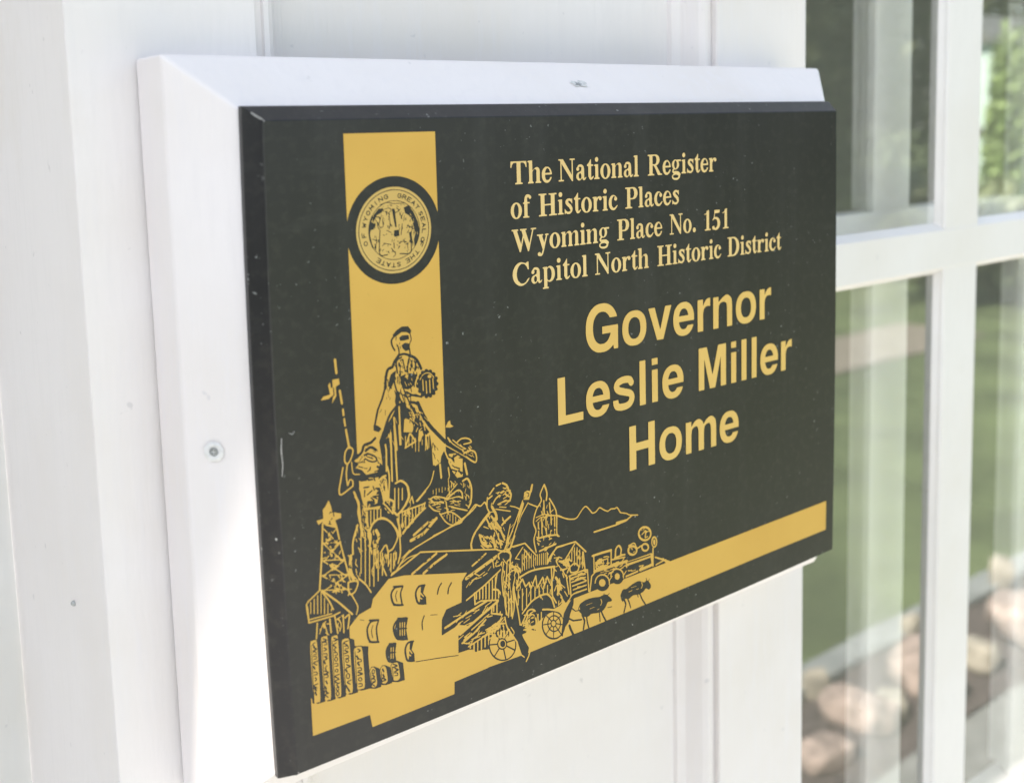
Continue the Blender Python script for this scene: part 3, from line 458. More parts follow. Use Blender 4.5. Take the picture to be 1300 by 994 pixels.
2356 347 -33 15 -6 16 1 3 24 11 5 -6 8 -18 2 -14
2806 365 -3 5 9 14 2 6 -1 8 -8 20 0 4 3 1 5 -3 8 -18 2 -12 -5 -13 -8 -11
2099 368 5 0 3 4 -1 4 -6 3 -4 -9
2684 371 -1 3 3 1 50 0 3 -1 0 -2 -3 -1
2087 374 3 -1 1 1 -1 11 -20 9 -7 -2 1 -6
3282 374 -5 4 12 20 1 6 -2 8 -7 16 2 4 3 1 4 -3 7 -16 2 -12 -5 -12 -8 -14
1550 382 17 0 -6 8 3 74 -2 3 -20 -5 -4 -78
3222 382 -3 2 3 3 28 -1 3 -2 0 -2 -3 -1
1511 384 15 -1 1 1 2 72 -1 3 -2 0 -19 -5 -2 -60
2248 384 -10 2 -1 2 2 16 7 11 3 -1 15 -18 -6 -13
3130 386 -1 2 3 3 42 3 3 -2 -3 -3
2214 390 -26 5 -6 -1 -1 4 4 20 6 14 9 13 10 10 4 1 25 -30 -11 -22 -3 -14 -3 -1
2310 390 -14 10 1 24 1 3 18 -8 19 -17 1 -2 -4 -2 -18 -9
802 400 -13 6 -5 4 -5 8 2 8 -2 78 3 1 10 -1 -3 -4 1 -4 21 -16 -21 -2 -2 -4 3 -4 -1 -2 -4 -1 -2 -3 2 -3 22 -5 5 -6 0 -8 -3 -1 -18 5 -4 -4 2 -3 22 -6 8 3 2 6 -1 8 -5 10 -8 4 -18 4 32 2 7 6 -5 8 -25 18 0 2 13 0 6 2 3 4 -3 6 -34 23 -6 -1 -1 -4 1 -2 23 -16 -3 -1 -18 0 -4 4 -3 -3 2 -66 -1 -15 -5 29 -4 52 5 18 6 7 4 2 6 -2 10 0 12 -4 6 2 9 -13 5 -18 8 -82 -1 -14 -6 -8 -9 -5
2572 400 -5 2 -2 8 1 7 6 9 5 -24 -1 -2
2272 401 -18 21 4 4 8 3 10 2 10 -1 2 -4 -1 -22
2348 405 -26 23 -24 12 0 20 2 1 4 -1 18 -9 16 -11 18 -16 8 -10 -2 -2
1349 408 5 0 1 2 -1 3 -6 1 -180 39 -194 37 -4 -2 2 -3 6 -2 180 -35
704 412 -12 6 -6 8 -1 4 29 0 6 3 2 5 -4 6 -13 12 5 4 1 4 -12 26 -5 1 -5 -5 8 -24 -9 1 -1 1 -3 50 -2 4 -2 -1 -1 -3 2 -46 -1 -18 -7 58 1 14 4 12 7 10 11 5 10 -2 6 -5 7 -10 4 -10 3 -18 6 -62 -1 -16 -5 -9 -10 -6
1486 412 4 -1 2 3 2 34 -2 3 -20 -5 -1 -18 -3 -3 -6 0 -3 5 -1 13 -12 -1 -2 2 -2 4 4 6 21 6 -31 12 -8 0 -4 5 -24 10 -10 0 -5 3 -2 6 2 4 18 8 1 2 -1 8 11 6 7 6 -7 0 -4 2 -1 4 3 4 54 18 4 -2 0 -6 -30 -12 -2 -2 0 -2 4 -2 4 1 34 17 5 -2 1 -7 4 1 12 5 41 27 5 9 10 1 54 35 4 1 6 -2 2 -6 -2 -6 -35 -24 15 -2 2 -4 -2 -4 -32 0 -9 -6 -3 -5 -26 -22 -2 0 -4 4 -18 -11 -94 -38 2 -2 28 -11 42 8 2 4 -12 -1 -2 2 1 4 45 10 13 6 18 30 5 2 2 -4 -11 -20 1 -2 30 10 3 -2 0 -4 -7 -6 30 -2 3 -4 -1 -4 -4 -1 -48 2 -16 -5 -2 -4 26 -2 2 -4 -4 -3 -60 1 -18 -26 -1 -2 3 -1 88 21 6 7 22 1 4 1 29 15 -1 1 -12 -1 -4 2 -1 4 1 3 17 5 -21 3 -4 5 2 4 60 10 8 6 34 8 4 -1 2 -5 2 1 10 9 22 9 16 27 -2 2 -98 41 -3 5 6 36 -1 2 -2 0 -112 -46 -176 -78 -8 1 -8 7 -4 -1 -1 -3 -1 -16 0 -6 2 -1 44 17 4 -1 1 -3 -3 -4 -49 -20 -3 -101 8 -1 86 -4
616 414 -12 6 -6 12 4 5 18 -17 4 -1 3 3 -1 4 -16 16 -2 4 22 3 3 3 0 14 -2 8 -8 8 7 6 1 6 -4 6 -14 14 9 1 4 3 4 10 0 8 -3 10 -7 6 -8 1 -6 -5 -3 -8 0 -10 3 -7 5 -7 -5 -2 -1 -6 14 -14 -13 -4 -4 -7 -2 0 -2 51 -2 3 -3 -1 1 -86 -7 76 2 20 4 10 7 8 10 4 8 -1 6 -5 6 -8 4 -10 4 -22 6 -76 -1 -16 -5 -10 -10 -6
3200 414 -38 3 -3 1 0 2 5 1 56 -4 3 -1 -1 -3
2646 415 -1 1 3 3 66 -1 0 -2 -4 -1
1772 420 4 0 3 4 1 38 -8 -2 -2 -2 -1 -34
1728 428 2 0 5 8 -14 24 1 18 1 2 5 1 12 -1 0 -36 2 -2 2 2 7 8 1 46 -3 6 -3 -1 -5 -7 -9 -7 -3 1 -3 5 -6 2 -7 -9 -3 -8 -11 -2 0 -2 11 -18 1 -16 3 -3 6 1
1743 428 5 0 2 4 -2 2
1806 432 2 -1 2 3 1 22 1 1 4 0 8 4 0 3 -11 24 -9 32 -8 -1 -10 2 -2 -7 5 -2 3 -4 -1 -32 3 -4 0 -4 6 -4 0 -2 0 -28
2246 432 -23 26 -1 4 14 5 16 3 22 -1 12 -2 3 -3 -1 -22 -22 -2
528 436 -12 3 -18 0 -6 2 -7 7 -4 12 3 8 -2 222 2 2 9 -16 0 -2 -5 -4 2 -4 24 -5 4 -3 3 -6 -1 -6 -24 5 -7 -7 0 -6 13 -22 6 -3 5 5 0 4 -9 16 0 3 20 -2 4 3 1 6 -3 10 -4 6 -13 6 -15 30 -6 1 -4 -3 -2 2 -1 32 -3 1 -2 -3 2 -228 0 -11 -3 9 -7 156 1 80 3 14 4 7 20 4 16 -2 14 -6 4 -4 4 -11 4 -28 7 -196 0 -48 -4 -24 -6 -6
688 440 0 14 18 -14
2062 444 -3 4 1 4 2 1 20 4 6 -3 0 -4 -4 -3
2000 452 2 0 0 3 -12 5 -1 -4 1 -2
518 454 8 1 3 5 -1 10 -4 8 -10 7 -24 3 -1 -4 2 -2 25 -7 4 -5 2 -6 -1 -2 -3 0 -22 5 -3 -3 1 -3
602 454 -2 4 0 21 22 -6 3 -7 -1 -6 -16 3 -3 -3 1 -4
1648 456 2 -1 12 0 6 2 2 13 -2 4 -16 3 -4 -1
330 457 -6 5 -3 8 1 8 4 5 6 -3 3 -8 0 -10
1469 468 1 -1 2 1 7 12 -22 -4
1771 470 1 -1 4 0 4 2 1 3 1 27 -6 2 -1 3 3 16 -2 2 -18 2 -1 -4 -2 -42 5 -1 10 6
1998 472 4 -1 0 5 -10 4 -2 6 4 1 10 -1 8 16 9 12 -3 7 -8 -5 -25 -36 1 -2
1684 474 8 -1 6 3 -5 4 -1 7 -4 1 -5 -4 -1 -6
2846 482 22 1 14 5 13 8 12 16 0 4 -6 6 1 16 -1 14 -8 20 -15 21 -22 18 -24 12 -24 4 -20 -2 -17 -9 -7 -8 -5 -8 -5 -22 -4 -2 -4 0 -3 4 0 4 1 10 4 12 9 14 11 10 14 7 22 3 20 -2 26 -8 2 0 2 4 2 1 28 -1 1 -4 -3 -2 -22 0 -3 -2 15 -10 15 -14 13 -17 10 -19 2 0 14 12 0 2 -5 4 0 4 4 22 -9 0 -6 4 -12 -10 -6 -1 -1 5 12 12 -3 6 4 3 32 -2 17 11 -1 4 -32 0 -2 4 2 3 26 0 6 5 22 -7 18 2 6 -8 20 -7 20 -11 6 6 12 1 6 3 30 8 4 0 4 -4 2 1 -2 18 -4 2 -26 0 -2 -6 -2 -2 -22 -11 -6 4 -12 -2 -2 3 1 2 19 8 7 0 6 4 -3 1 -34 1 -8 -6 -34 -2 -4 2 -1 6 -3 2 -94 3 -4 -1 0 -1 14 -1 2 -2 0 -4 -24 -1 -6 3 -6 -1 -4 1 0 4 4 4 -2 0 -92 4 -38 -22 -3 -2 -1 -8 -21 -120 79 0 17 -14 19 -12 16 -6
1660 486 8 -1 0 3 -12 1 -4 2 -2 -1 0 -2
960 492 4 -1 2 3 -1 58 -22 40 16 48 6 6 2 6 -3 5 -4 2 -26 4 -18 -1 -10 -4 -10 -10 -8 -14 -6 -18 -2 -18 0 -12 8 -48 7 -18 11 -10 34 -14 8 0
2114 496 -1 6 3 15 1 -11
330 497 -5 3 -4 6 0 4 3 3 6 -1 5 -6 0 -6
507 498 9 -1 6 2 5 7 0 6 -4 8 -5 6 -10 5 -6 0 -8 -5 -3 -4 0 -6 5 -10
701 498 6 2 2 6 -11 24 -6 2 -4 -3 -1 -5 9 -21
232 501 -2 3 2 20 -2 10 2 8 5 -10 -5 -8 8 -20
426 502 4 -1 2 1 1 4 -20 20 3 2 22 2 3 4 -3 4 -24 -2 -7 -2 -4 -4 1 -6 2 -4
508 506 -8 8 -1 6 3 3 10 -2 7 -9 -1 -6 -4 -2
1666 508 6 -1 5 3 -3 2
1686 508 12 0 3 2 -13 1
616 523 -4 5 -2 8 2 8 4 2 5 -6 2 -8 -2 -8
1722 524 4 -2 2 4 -1 4 -9 0 -1 -2
2033 524 3 -2 10 3 4 7 32 7 1 3 -11 7 -10 3 -18 0 -8 -4 -4 -6 -1 -8
912 525 -6 9 -5 16 -5 38 0 18 3 14 9 17 9 9 9 1 3 -1 1 -2 -5 -40 25 -42 -4 -5 -4 3 -18 28 -2 -4 -2 -18 16 -16 1 -4 -1 -2 -4 -1 -12 10 -2 0 -3 -25 -1 -2
2828 526 -12 5 -10 7 -7 8 -6 12 -1 12 2 10 6 8 10 5 18 0 14 -6 12 -11 6 -8 4 -10 1 -16 -7 -11 -10 -6 -10 -1
3102 528 -4 2 -3 6 2 6 5 3 136 7 6 -2 3 -6 -2 -6 -5 -3
1671 530 3 -1 8 5 -10 0 -2 -2
1796 530 4 -1 2 1 -6 26 -21 -14 -3 -4 8 -3 3 5 3 0 4 -8
3002 536 -10 4 -10 8 -7 10 -3 10 0 12 3 8 5 4 10 4 12 -1 14 -9 7 -8 5 -12 1 -14 -5 -10 -6 -4 -6 -2
512 542 18 0 5 4 -1 4 -8 8 -30 19 -6 -1 -1 -4 1 -3 25 -17 -25 1 -3 -3 1 -4 4 -2
150 542 -2 4 0 14 2 10 10 -22 -7 -2
410 550 8 -2 6 3 4 5 3 8 0 10 -4 10 -7 8 -6 2 -6 -1 -5 -3 -3 -6 -2 -8 3 -16
2442 551 -30 49 -2 4 2 5 4 0 3 -3 29 -48 0 -4 -1 -2
416 556 -6 4 -4 12 1 10 5 5 4 -1 4 -4 3 -10 -1 -12
3168 561 -3 5 -13 5 -20 1 -2 6 -7 4 0 4 5 1 24 -8 18 0 3 -3 1 -5 10 -4 30 1 4 -2 1 -2 -3 -3
248 568 4 -1 4 1 1 6 -9 22 -6 4 -4 -2 -1 -6
1480 567 -3 3 0 4 5 5 108 46 6 6 52 19 6 -2 0 -5 -20 -9 46 -4 4 -4 -1 -4 -3 -2 -46 3 -4 2 -2 7 -2 0 -26 -9 -3 -7 -3 -2 -106 -46
514 574 10 -1 5 5 -1 10 -3 8 -9 7 -26 4 -2 -3 2 -3 22 -5 6 -4 3 -8 -1 -3 -22 5 -5 -2 1 -5
310 575 0 23 26 -22
784 575 -2 3 2 34 0 3 2 2 5 -3 0 -22 -2 -16 -3 -2
1972 576 -2 6 5 170 3 6 4 1 4 -5 -1 -44 1 -1 6 12 2 0 2 -3 -8 -22 -4 -4 -3 -112 -3 -5
766 579 -3 3 1 10 1 28 3 2 4 -2 0 -4 -1 -34
2506 586 -3 2 -2 4 2 4 3 2 42 1 1 1 -1 6 4 3 44 -10 54 -1 4 -2 2 -4 -2 -5 -6 -2
1879 588 1 -2 2 6 4 18 4 36 -2 19 -10 12 -1 -5
2279 596 2 0 -1 16 -6 4 -2 4 2 76 -9 2 -4 6 9 20 -10 34 2 2 3 -2 9 -27 3 5 -3 106 -2 3 -100 16 -46 5 -38 3 -32 -1 -28 -3 -58 -13 -1 -4 5 -13 8 6 4 0 4 -3 26 -63 4 1 26 19 6 0 3 -3 17 -39 8 13 -10 20 0 4 2 1 3 -1 9 -15 29 51 5 3 4 -1 3 -4 9 -87 22 25 3 6 27 29 4 1 4 -2 6 -18 5 -2 0 -22 3 -12 2 0 7 16 -3 16 4 2 4 -5 8 17 6 2 4 -2 27 -66 -5 -5 -4 0 -3 3 -18 42 -1 2 -2 0 -7 -16 2 -12 -3 -3 -4 1 -10 -22 -2 -21 -4 -2 -2 3 0 18 -4 6 -3 -62 3 -2 12 -1 16 -5 3 64 5 4 4 -1 2 -5 -1 -20 3 -6 -3 -10 -1 -32 8 -5 7 15 3 1 1 -1 -6 -20
1446 616 4 0 22 10 -36 -2 -3 -2
158 620 4 -1 10 4 5 7 -2 8 -11 13 -4 -1 -2 -4 9 -14 -9 -6
2266 623 -3 3 0 18 -4 24 3 3 6 -4 2 -3 -1 -38
330 626 6 1 4 3 3 6 -1 6 -2 6 -6 6 -6 2 -6 0 -6 -4 -2 -10 6 -11
786 627 -1 3 1 28 1 4 3 1 2 -1 1 -4 -1 -30 -2 -2
2068 630 28 10 3 2 3 88 1 4 5 6 2 0 3 -2 6 -34 -1 -2 -6 -2 0 -2 -1 -52 3 -2 26 5 3 3 1 74 -12 -12 -6 -1 -3 3 -9 82 -3 -2 -19 -36 7 -16 0 -4 -3 -1 -2 1 -6 10 -2 0 -10 -18 -6 -4
770 632 -4 2 0 2 1 28 3 3 4 -1 1 -4 -2 -28 -1 -2
330 633 -5 3 -4 6 0 4 3 3 6 -2 5 -5 0 -6
1717 636 3 2 0 16 2 48 -2 3 -17 -7 -2 -42 -5 -4 -4 0 -3 4 0 32 -1 3 -2 -5 -5 -32 3 -5
2906 638 -40 6 -6 4 -48 1 -4 3 2 3 4 0 60 -4 36 -6 2 -5
3365 642 31 0 2 2 1 4 -3 4 -4 0 -270 7 -4 -1 -3 -4 1 -4 6 -2
1412 646 -3 4 3 3 50 16 4 1 3 -2 0 -4 -3 -2
232 651 -1 1 -1 10 2 8 22 -18
2154 654 6 0 2 4 10 -6 12 1 2 3 1 28 -24 44 1 4 2 1 5 -3 -7 20 -17 -20 5 -1 3 -3 0 -36 6 -6
169 662 9 -1 5 3 1 8 -3 10 -7 7 -18 4 -3 -1 -2 -4 3 -2 16 -3 5 -5 1 -9 -18 3 -3 -2 1 -4
329 670 9 -1 5 3 2 8 -3 10 -4 5 -6 3 -18 3 -3 -3 3 -4 18 -3 4 -5 1 -6 -1 -3 -16 3 -5 -2 1 -4
413 670 8 0 7 6 2 8 -5 12 6 6 0 12 -4 8 -5 4 -24 5 -3 -3 1 -3 22 -5 4 -4 2 -6 0 -4 -2 -1 -18 4 -5 -1 1 -4 2 -2 -4 -8 0 -8 5 -10
2036 672 -1 4 15 32 2 4 3 0 3 -4 -17 -34 -3 -3
911 676 3 -1 2 3 -13 84 7 2 2 4 -2 4 -5 4 18 70 -9 4 -8 7 -30 5 -42 12 -6 -14 -14 -10 -14 -16 -9 -20 -1 -14 1 -22 11 -38 11 -22 9 -10 10 -7 48 -18 10 0
414 677 -6 5 -3 6 1 6 4 2 8 -4 5 -8 -3 -6
1432 678 -4 4 2 3 4 1 48 7 4 -3 -4 -5
1886 678 1 4 -6 68 0 32 7 36 17 54 -5 20 9 16 0 6 -1 8 -2 2 -14 4 -3 -2 -1 -5 -4 1 -4 3 -16 -9 0 -5 8 -3 1 -2 -3 -4 -8 0 -2 -20 11 -20 -1 -2 -4 0 -6 7 -2 -1 -2 -20 0 -2 4 1 3 -3 -2 -28 2 -6 3 -30 6 -8 -1 -30 4 -8 4 -44
1600 682 10 3 30 26 4 0 1 -3 -8 -10 -1 -2 84 34 1 2 -39 11 -4 -1 1 -4 -3 -4 -42 -12 -8 -9 -4 -7
2345 684 1 -2 8 2 -12 20 -1 -4
1860 686 2 12 -2 3 -3 -5
3026 686 26 0 21 18 1 2 -1 2 -132 16 -1 -34 3 0 5 5 36 0 8 4 28 -3 3 -2 0 -6
1820 688 0 -2 2 0 12 10 2 4 -1 30 -11 34 -2 -8
2907 690 15 -1 3 3 2 114 -97 6 -82 1 -3 -1 2 -112 1 -3 10 -1 2 2 -2 14 -6 4 5 10 -1 14 -4 2 -1 4 2 4 0 8 7 6 18 1 -2 7 6 4 4 -1 6 -5 2 8 4 2 33 -6 2 -4 -4 -6 3 -1 66 -3 3 -6 -1 -34 2 -2 12 -3 2 -3 0 -4 -4 -3 -12 1 -1 -8 -5 -5 -24 0 -4 -1
3336 694 -22 8 -16 14 -10 16 -4 21 -40 -9 -2 -2 -1 -18 -5 -9 -8 -9 -14 -6 -16 -2 -14 1 -14 4 -19 9 -19 20 -9 18 -1 16 6 18 19 12 -11 0 -4 4 1 4 5 4 42 7 14 1 14 -4 12 -13 12 -31 6 -4 -1 -6 1 -1 48 12 8 -1 10 7 14 3 18 -2 14 -5 16 -12 10 -13 5 -14 0 -14 -6 -12 -9 -8 -14 -5
2185 702 1 -1 1 1 2 18 5 2 4 -2 1 2 -5 20 -6 -8 -4 4 6 22 -4 16 -17 -20 10 -30 -5 -4
2480 704 2 -1 76 0 7 1 -5 1 -3 3 0 4 3 2 14 -1 30 5 4 -3 1 -5 7 -2 4 -5 20 1 -16 14 -10 0 -6 3 -58 -3 -2 -1 -2 -7 -4 -1 -30 7 -30 -1 -3 -3
2863 706 24 0 0 4 -7 2 -3 4 3 5 6 1 2 2 0 25 -36 1 -4 -1 2 -17 5 -4 1 -4 -2 -3 -7 -3 1 -6 6 -5
324 708 6 -1 6 1 5 6 2 8 -1 8 -4 9 -6 6 -6 1 -8 -4 -5 -12 3 -12
1853 708 2 0 -1 8 8 0 1 36 -4 40 -5 3 -1 3 1 28 -5 -36 -3 -3 -4 0 -4 5 2 24 -4 3 -12 22 -3 -7 8 -24 -1 -2 -4 -1 -4 7 -2 0 -12 -66 5 -6 1 -14 2 56 2 4 4 1 2 -2 1 -17 7 0 6 -16 2 -2 1 26 3 3 4 -1 2 -4 -1 -54
2656 708 3 0 -1 4 -6 0
2772 708 13 0 -3 4 -12 8 0 -10
2794 708 7 0 -2 10 3 5 5 -1 5 -7 31 5 -3 3 -26 5 -6 -1 -28 3 -1 -2 15 -12
1038 712 4 -2 5 4 -1 50 3 16 18 36 -1 4 -4 2 -4 -1 -2 -4 -13 -25 -6 -18 -2 -24
3337 712 13 -1 10 5 3 4 1 6 -3 12 -11 12 -12 7 -16 4 -12 -3 -4 -4 -3 -6 1 -8 4 -8 12 -13
330 714 -4 2 -5 8 1 10 4 5 5 -3 4 -8 0 -10
498 716 4 -1 16 3 5 2 2 4 -3 8 -20 16 -4 -2 -1 -4 15 -14 -2 -2 -12 -2 -2 -4
3441 716 11 0 8 5 7 13 1 14 -2 16 -6 14 -8 9 -10 2 -8 -2 -7 -7 -4 -10 -2 -14 2 -14 5 -12 6 -9
1350 717 -2 5 -30 5 -2 1 0 4 4 1 40 -5 30 13 5 -1 -1 -4 -16 -8 -2 -2 14 -3 2 -3 -2 -2 -26 3
3186 718 10 -1 12 0 11 7 4 6 0 6 -1 6 -5 10 -13 14 -20 10 -20 3 -8 -1 -8 -3 -3 -3 5 -8 -1 -4 -8 -2 6 -14 15 -15
886 719 -2 3 1 30 1 14 2 2 4 -1 2 -3 -1 -28 -2 -16
2410 722 -5 4 -13 38 1 4 3 2 4 -1 3 -3 12 -36 0 -6
868 723 -3 3 0 10 2 34 1 3 2 0 4 -1 1 -4 -2 -40 -2 -4
3194 726 -4 2 0 2 4 3 20 0 5 -3 0 -2 -3 -2
3444 725 -9 11 -4 18 2 16 5 8 4 2 5 -2 6 -6 4 -10 2 -12 -1 -10 -3 -10 -5 -5
848 729 -2 5 2 42 2 3 5 -3 0 -24 -1 -20 -2 -3
667 734 5 -1 4 1 3 6 -2 4 -5 3 -1 3 -7 64 -1 30 5 20 15 34 0 10 -5 4 -70 19 -6 0 -4 -5 0 -4 2 -3 7 -3 -14 -14 -12 -18 -5 -16 -2 -16 3 -38 4 -20 9 -24 0 -6 4 -5 22 -10 30 -10 8 -1
2832 734 6 -2 2 2 -2 16 -8 0 -2 -2 5 -6
2514 746 18 -2 20 2 9 8 4 14 -2 8 -3 5 -10 3 -1 8 -3 2 -12 7 -6 -9 -2 -1 -2 3 0 4 -4 2 -2 6 -2 1 -20 -8 -12 -7 -2 -4 2 -22 4 -10 12 -7
3008 746 28 0 0 12 7 24 0 10 -7 14 -8 12 -8 6 -8 -2 -10 -7 -6 -9 -3 -10 -2 -48 3 -2
390 748 0 71 21 -17 -15 0 -1 -2 1 -4 22 -5 4 -4 2 -7 -1 -2 -3 -1 -16 4 -5 -1 0 -4 3 -2 -8 -3 -1 -5 20 -16 -17 -1 -4 -2
1706 750 3 0 1 2 2 66 -2 3 -14 4 -2 -3 -2 -60 -3 -6 1 -2
3178 752 -6 12 -12 2 -2 4 2 3 14 1 6 -2 1 -8 3 -10 -2 -3
652 754 -38 13 -6 5 -8 14 -6 24 -5 32 0 16 2 10 7 14 8 12 10 8 8 3 10 -1 34 -5 1 -1 -13 -30 -5 -20 0 -38 6 -54 -1 -3
1675 758 5 0 5 156 3 4 4 0 3 -2 2 -4 -2 -70 17 -4 1 6 -3 6 4 18 1 56 4 6 8 0 2 8 -1 3 -66 -35 3 -4 1 -4 -4 -104 -1 -24 -5 -6
2904 762 -22 9 -32 2 -4 3 0 4 2 3 4 1 32 -3 6 -4 22 -9 2 -4 -2 -3
2290 764 3 4 3 16 6 42 -10 16 -2 1 -2 0 -1 -3
1644 766 7 0 -2 6 5 126 -2 3 -18 -9 1 -16 -4 -96 -3 -6 -6 -1 -3 7 3 105 -17 -7 -4 -90 -3 -5 -6 0 -3 5 3 84 -4 0 -14 -6 -2 -68 -1 -4 -3 -3 -6 1 -2 4 1 64 -17 -6 -2 -48 -1 -4 -3 -3 -5 1 -3 4 1 42 -1 2 -3 -2 1 -72 50 9
171 776 7 0 5 4 1 7 -3 11 -9 6 -16 3 -3 -1 -2 -2 3 -4 16 -3 5 -3 2 -6 -1 -5 -18 3 -3 -2 1 -4
1798 776 7 32 -11 44 1 54 1 4 5 2 2 18 -7 25 -7 -43 0 -36
892 778 -4 1 -1 3 1 34 2 4 2 1 3 -1 1 -4 -1 -36
870 784 -2 4 1 34 1 2 4 2 3 -4 -2 -36 -1 -3
2575 784 1 -2 2 2 1 48 -7 4 -2 10 -2 1 -7 -13 -1 -32
3211 784 2 0 0 2 -4 8 -6 6 -5 3 -16 0 -17 -3 29 -7
621 786 5 -1 2 3 -7 32 -1 20 3 14 11 24 -2 3 -4 -1 -10 -22 -5 -16 1 -18
1175 788 3 0 1 2 -3 2 -54 15 -6 0 -1 -1 3 -3
3344 788 -18 3 -12 4 -26 15 -19 18 -13 20 -5 12 -2 12 0 12 2 10 5 10 6 8 9 8 9 5 20 5 16 1 16 -3 18 -6 18 -9 12 -9 16 -16 9 -14 7 -20 2 -14 -2 -12 -8 -18 -10 -10 -16 -8 -16 -4
850 789 -1 3 1 34 2 4 2 1 2 -1 2 -4 -2 -36 -2 -2
806 793 -1 9 3 12 4 9 6 8 0 -3 -8 -26
2623 800 2 0 0 6 -2 8 -3 33 -1 -21 3 -12 -1 -6
1944 804 2 -1 8 9 1 18 5 1 4 -8 3 3 0 6 -7 18 -8 -1 -2 -3 -7 -30
175 808 5 1 3 3 0 12 -5 10 -10 4 3 2 13 2 5 6 -4 6 -14 12 2 6 -12 16 1 3 16 6 1 3 -3 3 -20 -6 -4 -7 1 -6 8 -10 0 -2 -4 -2 -1 -4 18 -16 -17 -2 -2 -4 0 -4 -4 -4 3 -3 18 -4 3 -3 2 -8 -1 -3 -2 0 -16 4 -2 -1 -1 -4 3 -2
3338 808 12 -1 14 1 12 3 9 7 6 8 3 10 0 12 -3 12 -3 3 -26 3 -2 0 -4 -6 -6 1 -8 -33 4 -1 22 3 3 -2 1 -4 -4 -4 -34 -5 -3 3 0 6 -3 6 9 42 -3 0 -38 -16 -5 2 0 6 27 15 4 5 14 9 3 -1 1 -4 8 -4 4 -8 2 4 4 1 2 -1 3 -6 17 -2 2 2 -16 17 -14 9 -14 7 -4 1 -4 -5 -24 -10 -3 3 1 3 20 9 1 2 -17 2 -12 -2 -3 -2 0 -10 -3 -3 -3 3 -1 8 -2 0 -11 -10 -5 -14 2 -18 2 -2 4 2 2 -2 0 -14 12 -15 11 -9 19 -11
235 814 5 -2 13 2 7 2 3 4 0 4 -3 5 -20 15 -4 -2 0 -4 15 -14 -15 -4
1839 828 3 0 0 2 6 54 -10 16 -4 2 2 -46 -4 -3 -3 1 -3 5 -1 -3
1807 832 1 -2 1 2 2 10 -7 19 -2 -7
2438 836 3 0 0 2 -3 5 -1 -3
2489 854 3 -1 1 3 2 64 5 10 1 4 -1 1 -57 -59 5 -2 8 5 8 -4 2 21 2 3 4 0 3 -3 0 -22 6 -6 1 -8
1812 862 2 -1 1 3 4 24 12 108 -1 4 -18 26 -2 -1 -3 -13 3 -6 -7 -14 -3 -18 6 -22 6 2 3 -4 -6 -44 -5 -4 -1 -4 0 -26 5 -2
2421 864 5 -2 3 2 -7 5 -4 -3
2648 875 -110 113 -98 4 -28 -2 -60 2 -8 -1 -8 -8 -10 -5 -16 -18 1 -4 14 -16 -1 -5 -4 0 -14 15 -4 1 -13 -15 -1 -5 -10 -19 -4 -1 -4 2 -1 -1 11 -10 2 -4 -2 -2 -4 0 -12 9 -2 0 -18 -20 -6 -2 -4 3 -2 4 3 8 3 82 -4 8 2 3 4 0 18 -23 -2 -4 -2 -1 -6 3 -1 -36 1 -4 25 28 25 23 16 10 22 22 208 -6 113 -117 2 -6 -3 -4 -4 -2
2222 887 -2 5 3 92 1 4 4 1 3 -3 -2 -94 -3 -5
2200 892 -1 4 2 90 1 4 4 2 3 -2 1 -4 -3 -90 -1 -4
398 894 -4 2 -1 4 0 110 -10 20 4 2 5 -6 3 6 5 2 3 -2 2 -4 -1 -126 -2 -6
2180 895 -3 5 3 86 1 6 3 2 4 -2 1 -4 -3 -86 -1 -6
1082 898 2 0 1 4 -1 54 -25 38 18 46 6 6 0 6 -5 5 -32 6 -14 0 -10 -2 -10 -6 -12 -14 -8 -15 -4 -14 -1 -16 2 -18 9 -36 10 -17 10 -8 38 -14 10 0
1846 900 2 -2 2 6 -2 2 -4 1 -1 -3
1982 899 -2 5 4 134 2 2 4 1 2 -5 -2 -64 6 -3 6 -16 2 0 1 27 -9 26 3 28 4 4 2 -4 -4 -26 3 -8 2 2 1 52 5 6 -9 14 3 4 4 1 4 -3 14 -19 2 -1 4 3 2 -1 2 -4 0 -10 12 -17 2 0 2 12 3 1 3 -2 0 -24 12 -17 2 1 2 22 2 2 4 -2 -3 -112 -3 -4 -4 4 1 70 -11 12 -3 -18 -3 -66 -4 -3 -3 3 2 98 -1 4 -12 15 -2 -43 4 -12 -4 -3 -1 -3 -2 -58 -3 -3 -2 1 -2 4 2 78 -7 18 -3 1 -4 -3 -1 -4 0 -20 2 -10 -3 -6 -1 -56 -3 -3 -5 1 0 32 -3 4 -8 22 -2 2 -2 -58 -2 -4
2158 900 -2 4 3 86 1 4 4 2 3 -2 1 -4 -3 -86 -3 -5
2138 903 -3 5 3 84 1 4 3 2 4 -2 1 -4 -3 -82 -2 -6
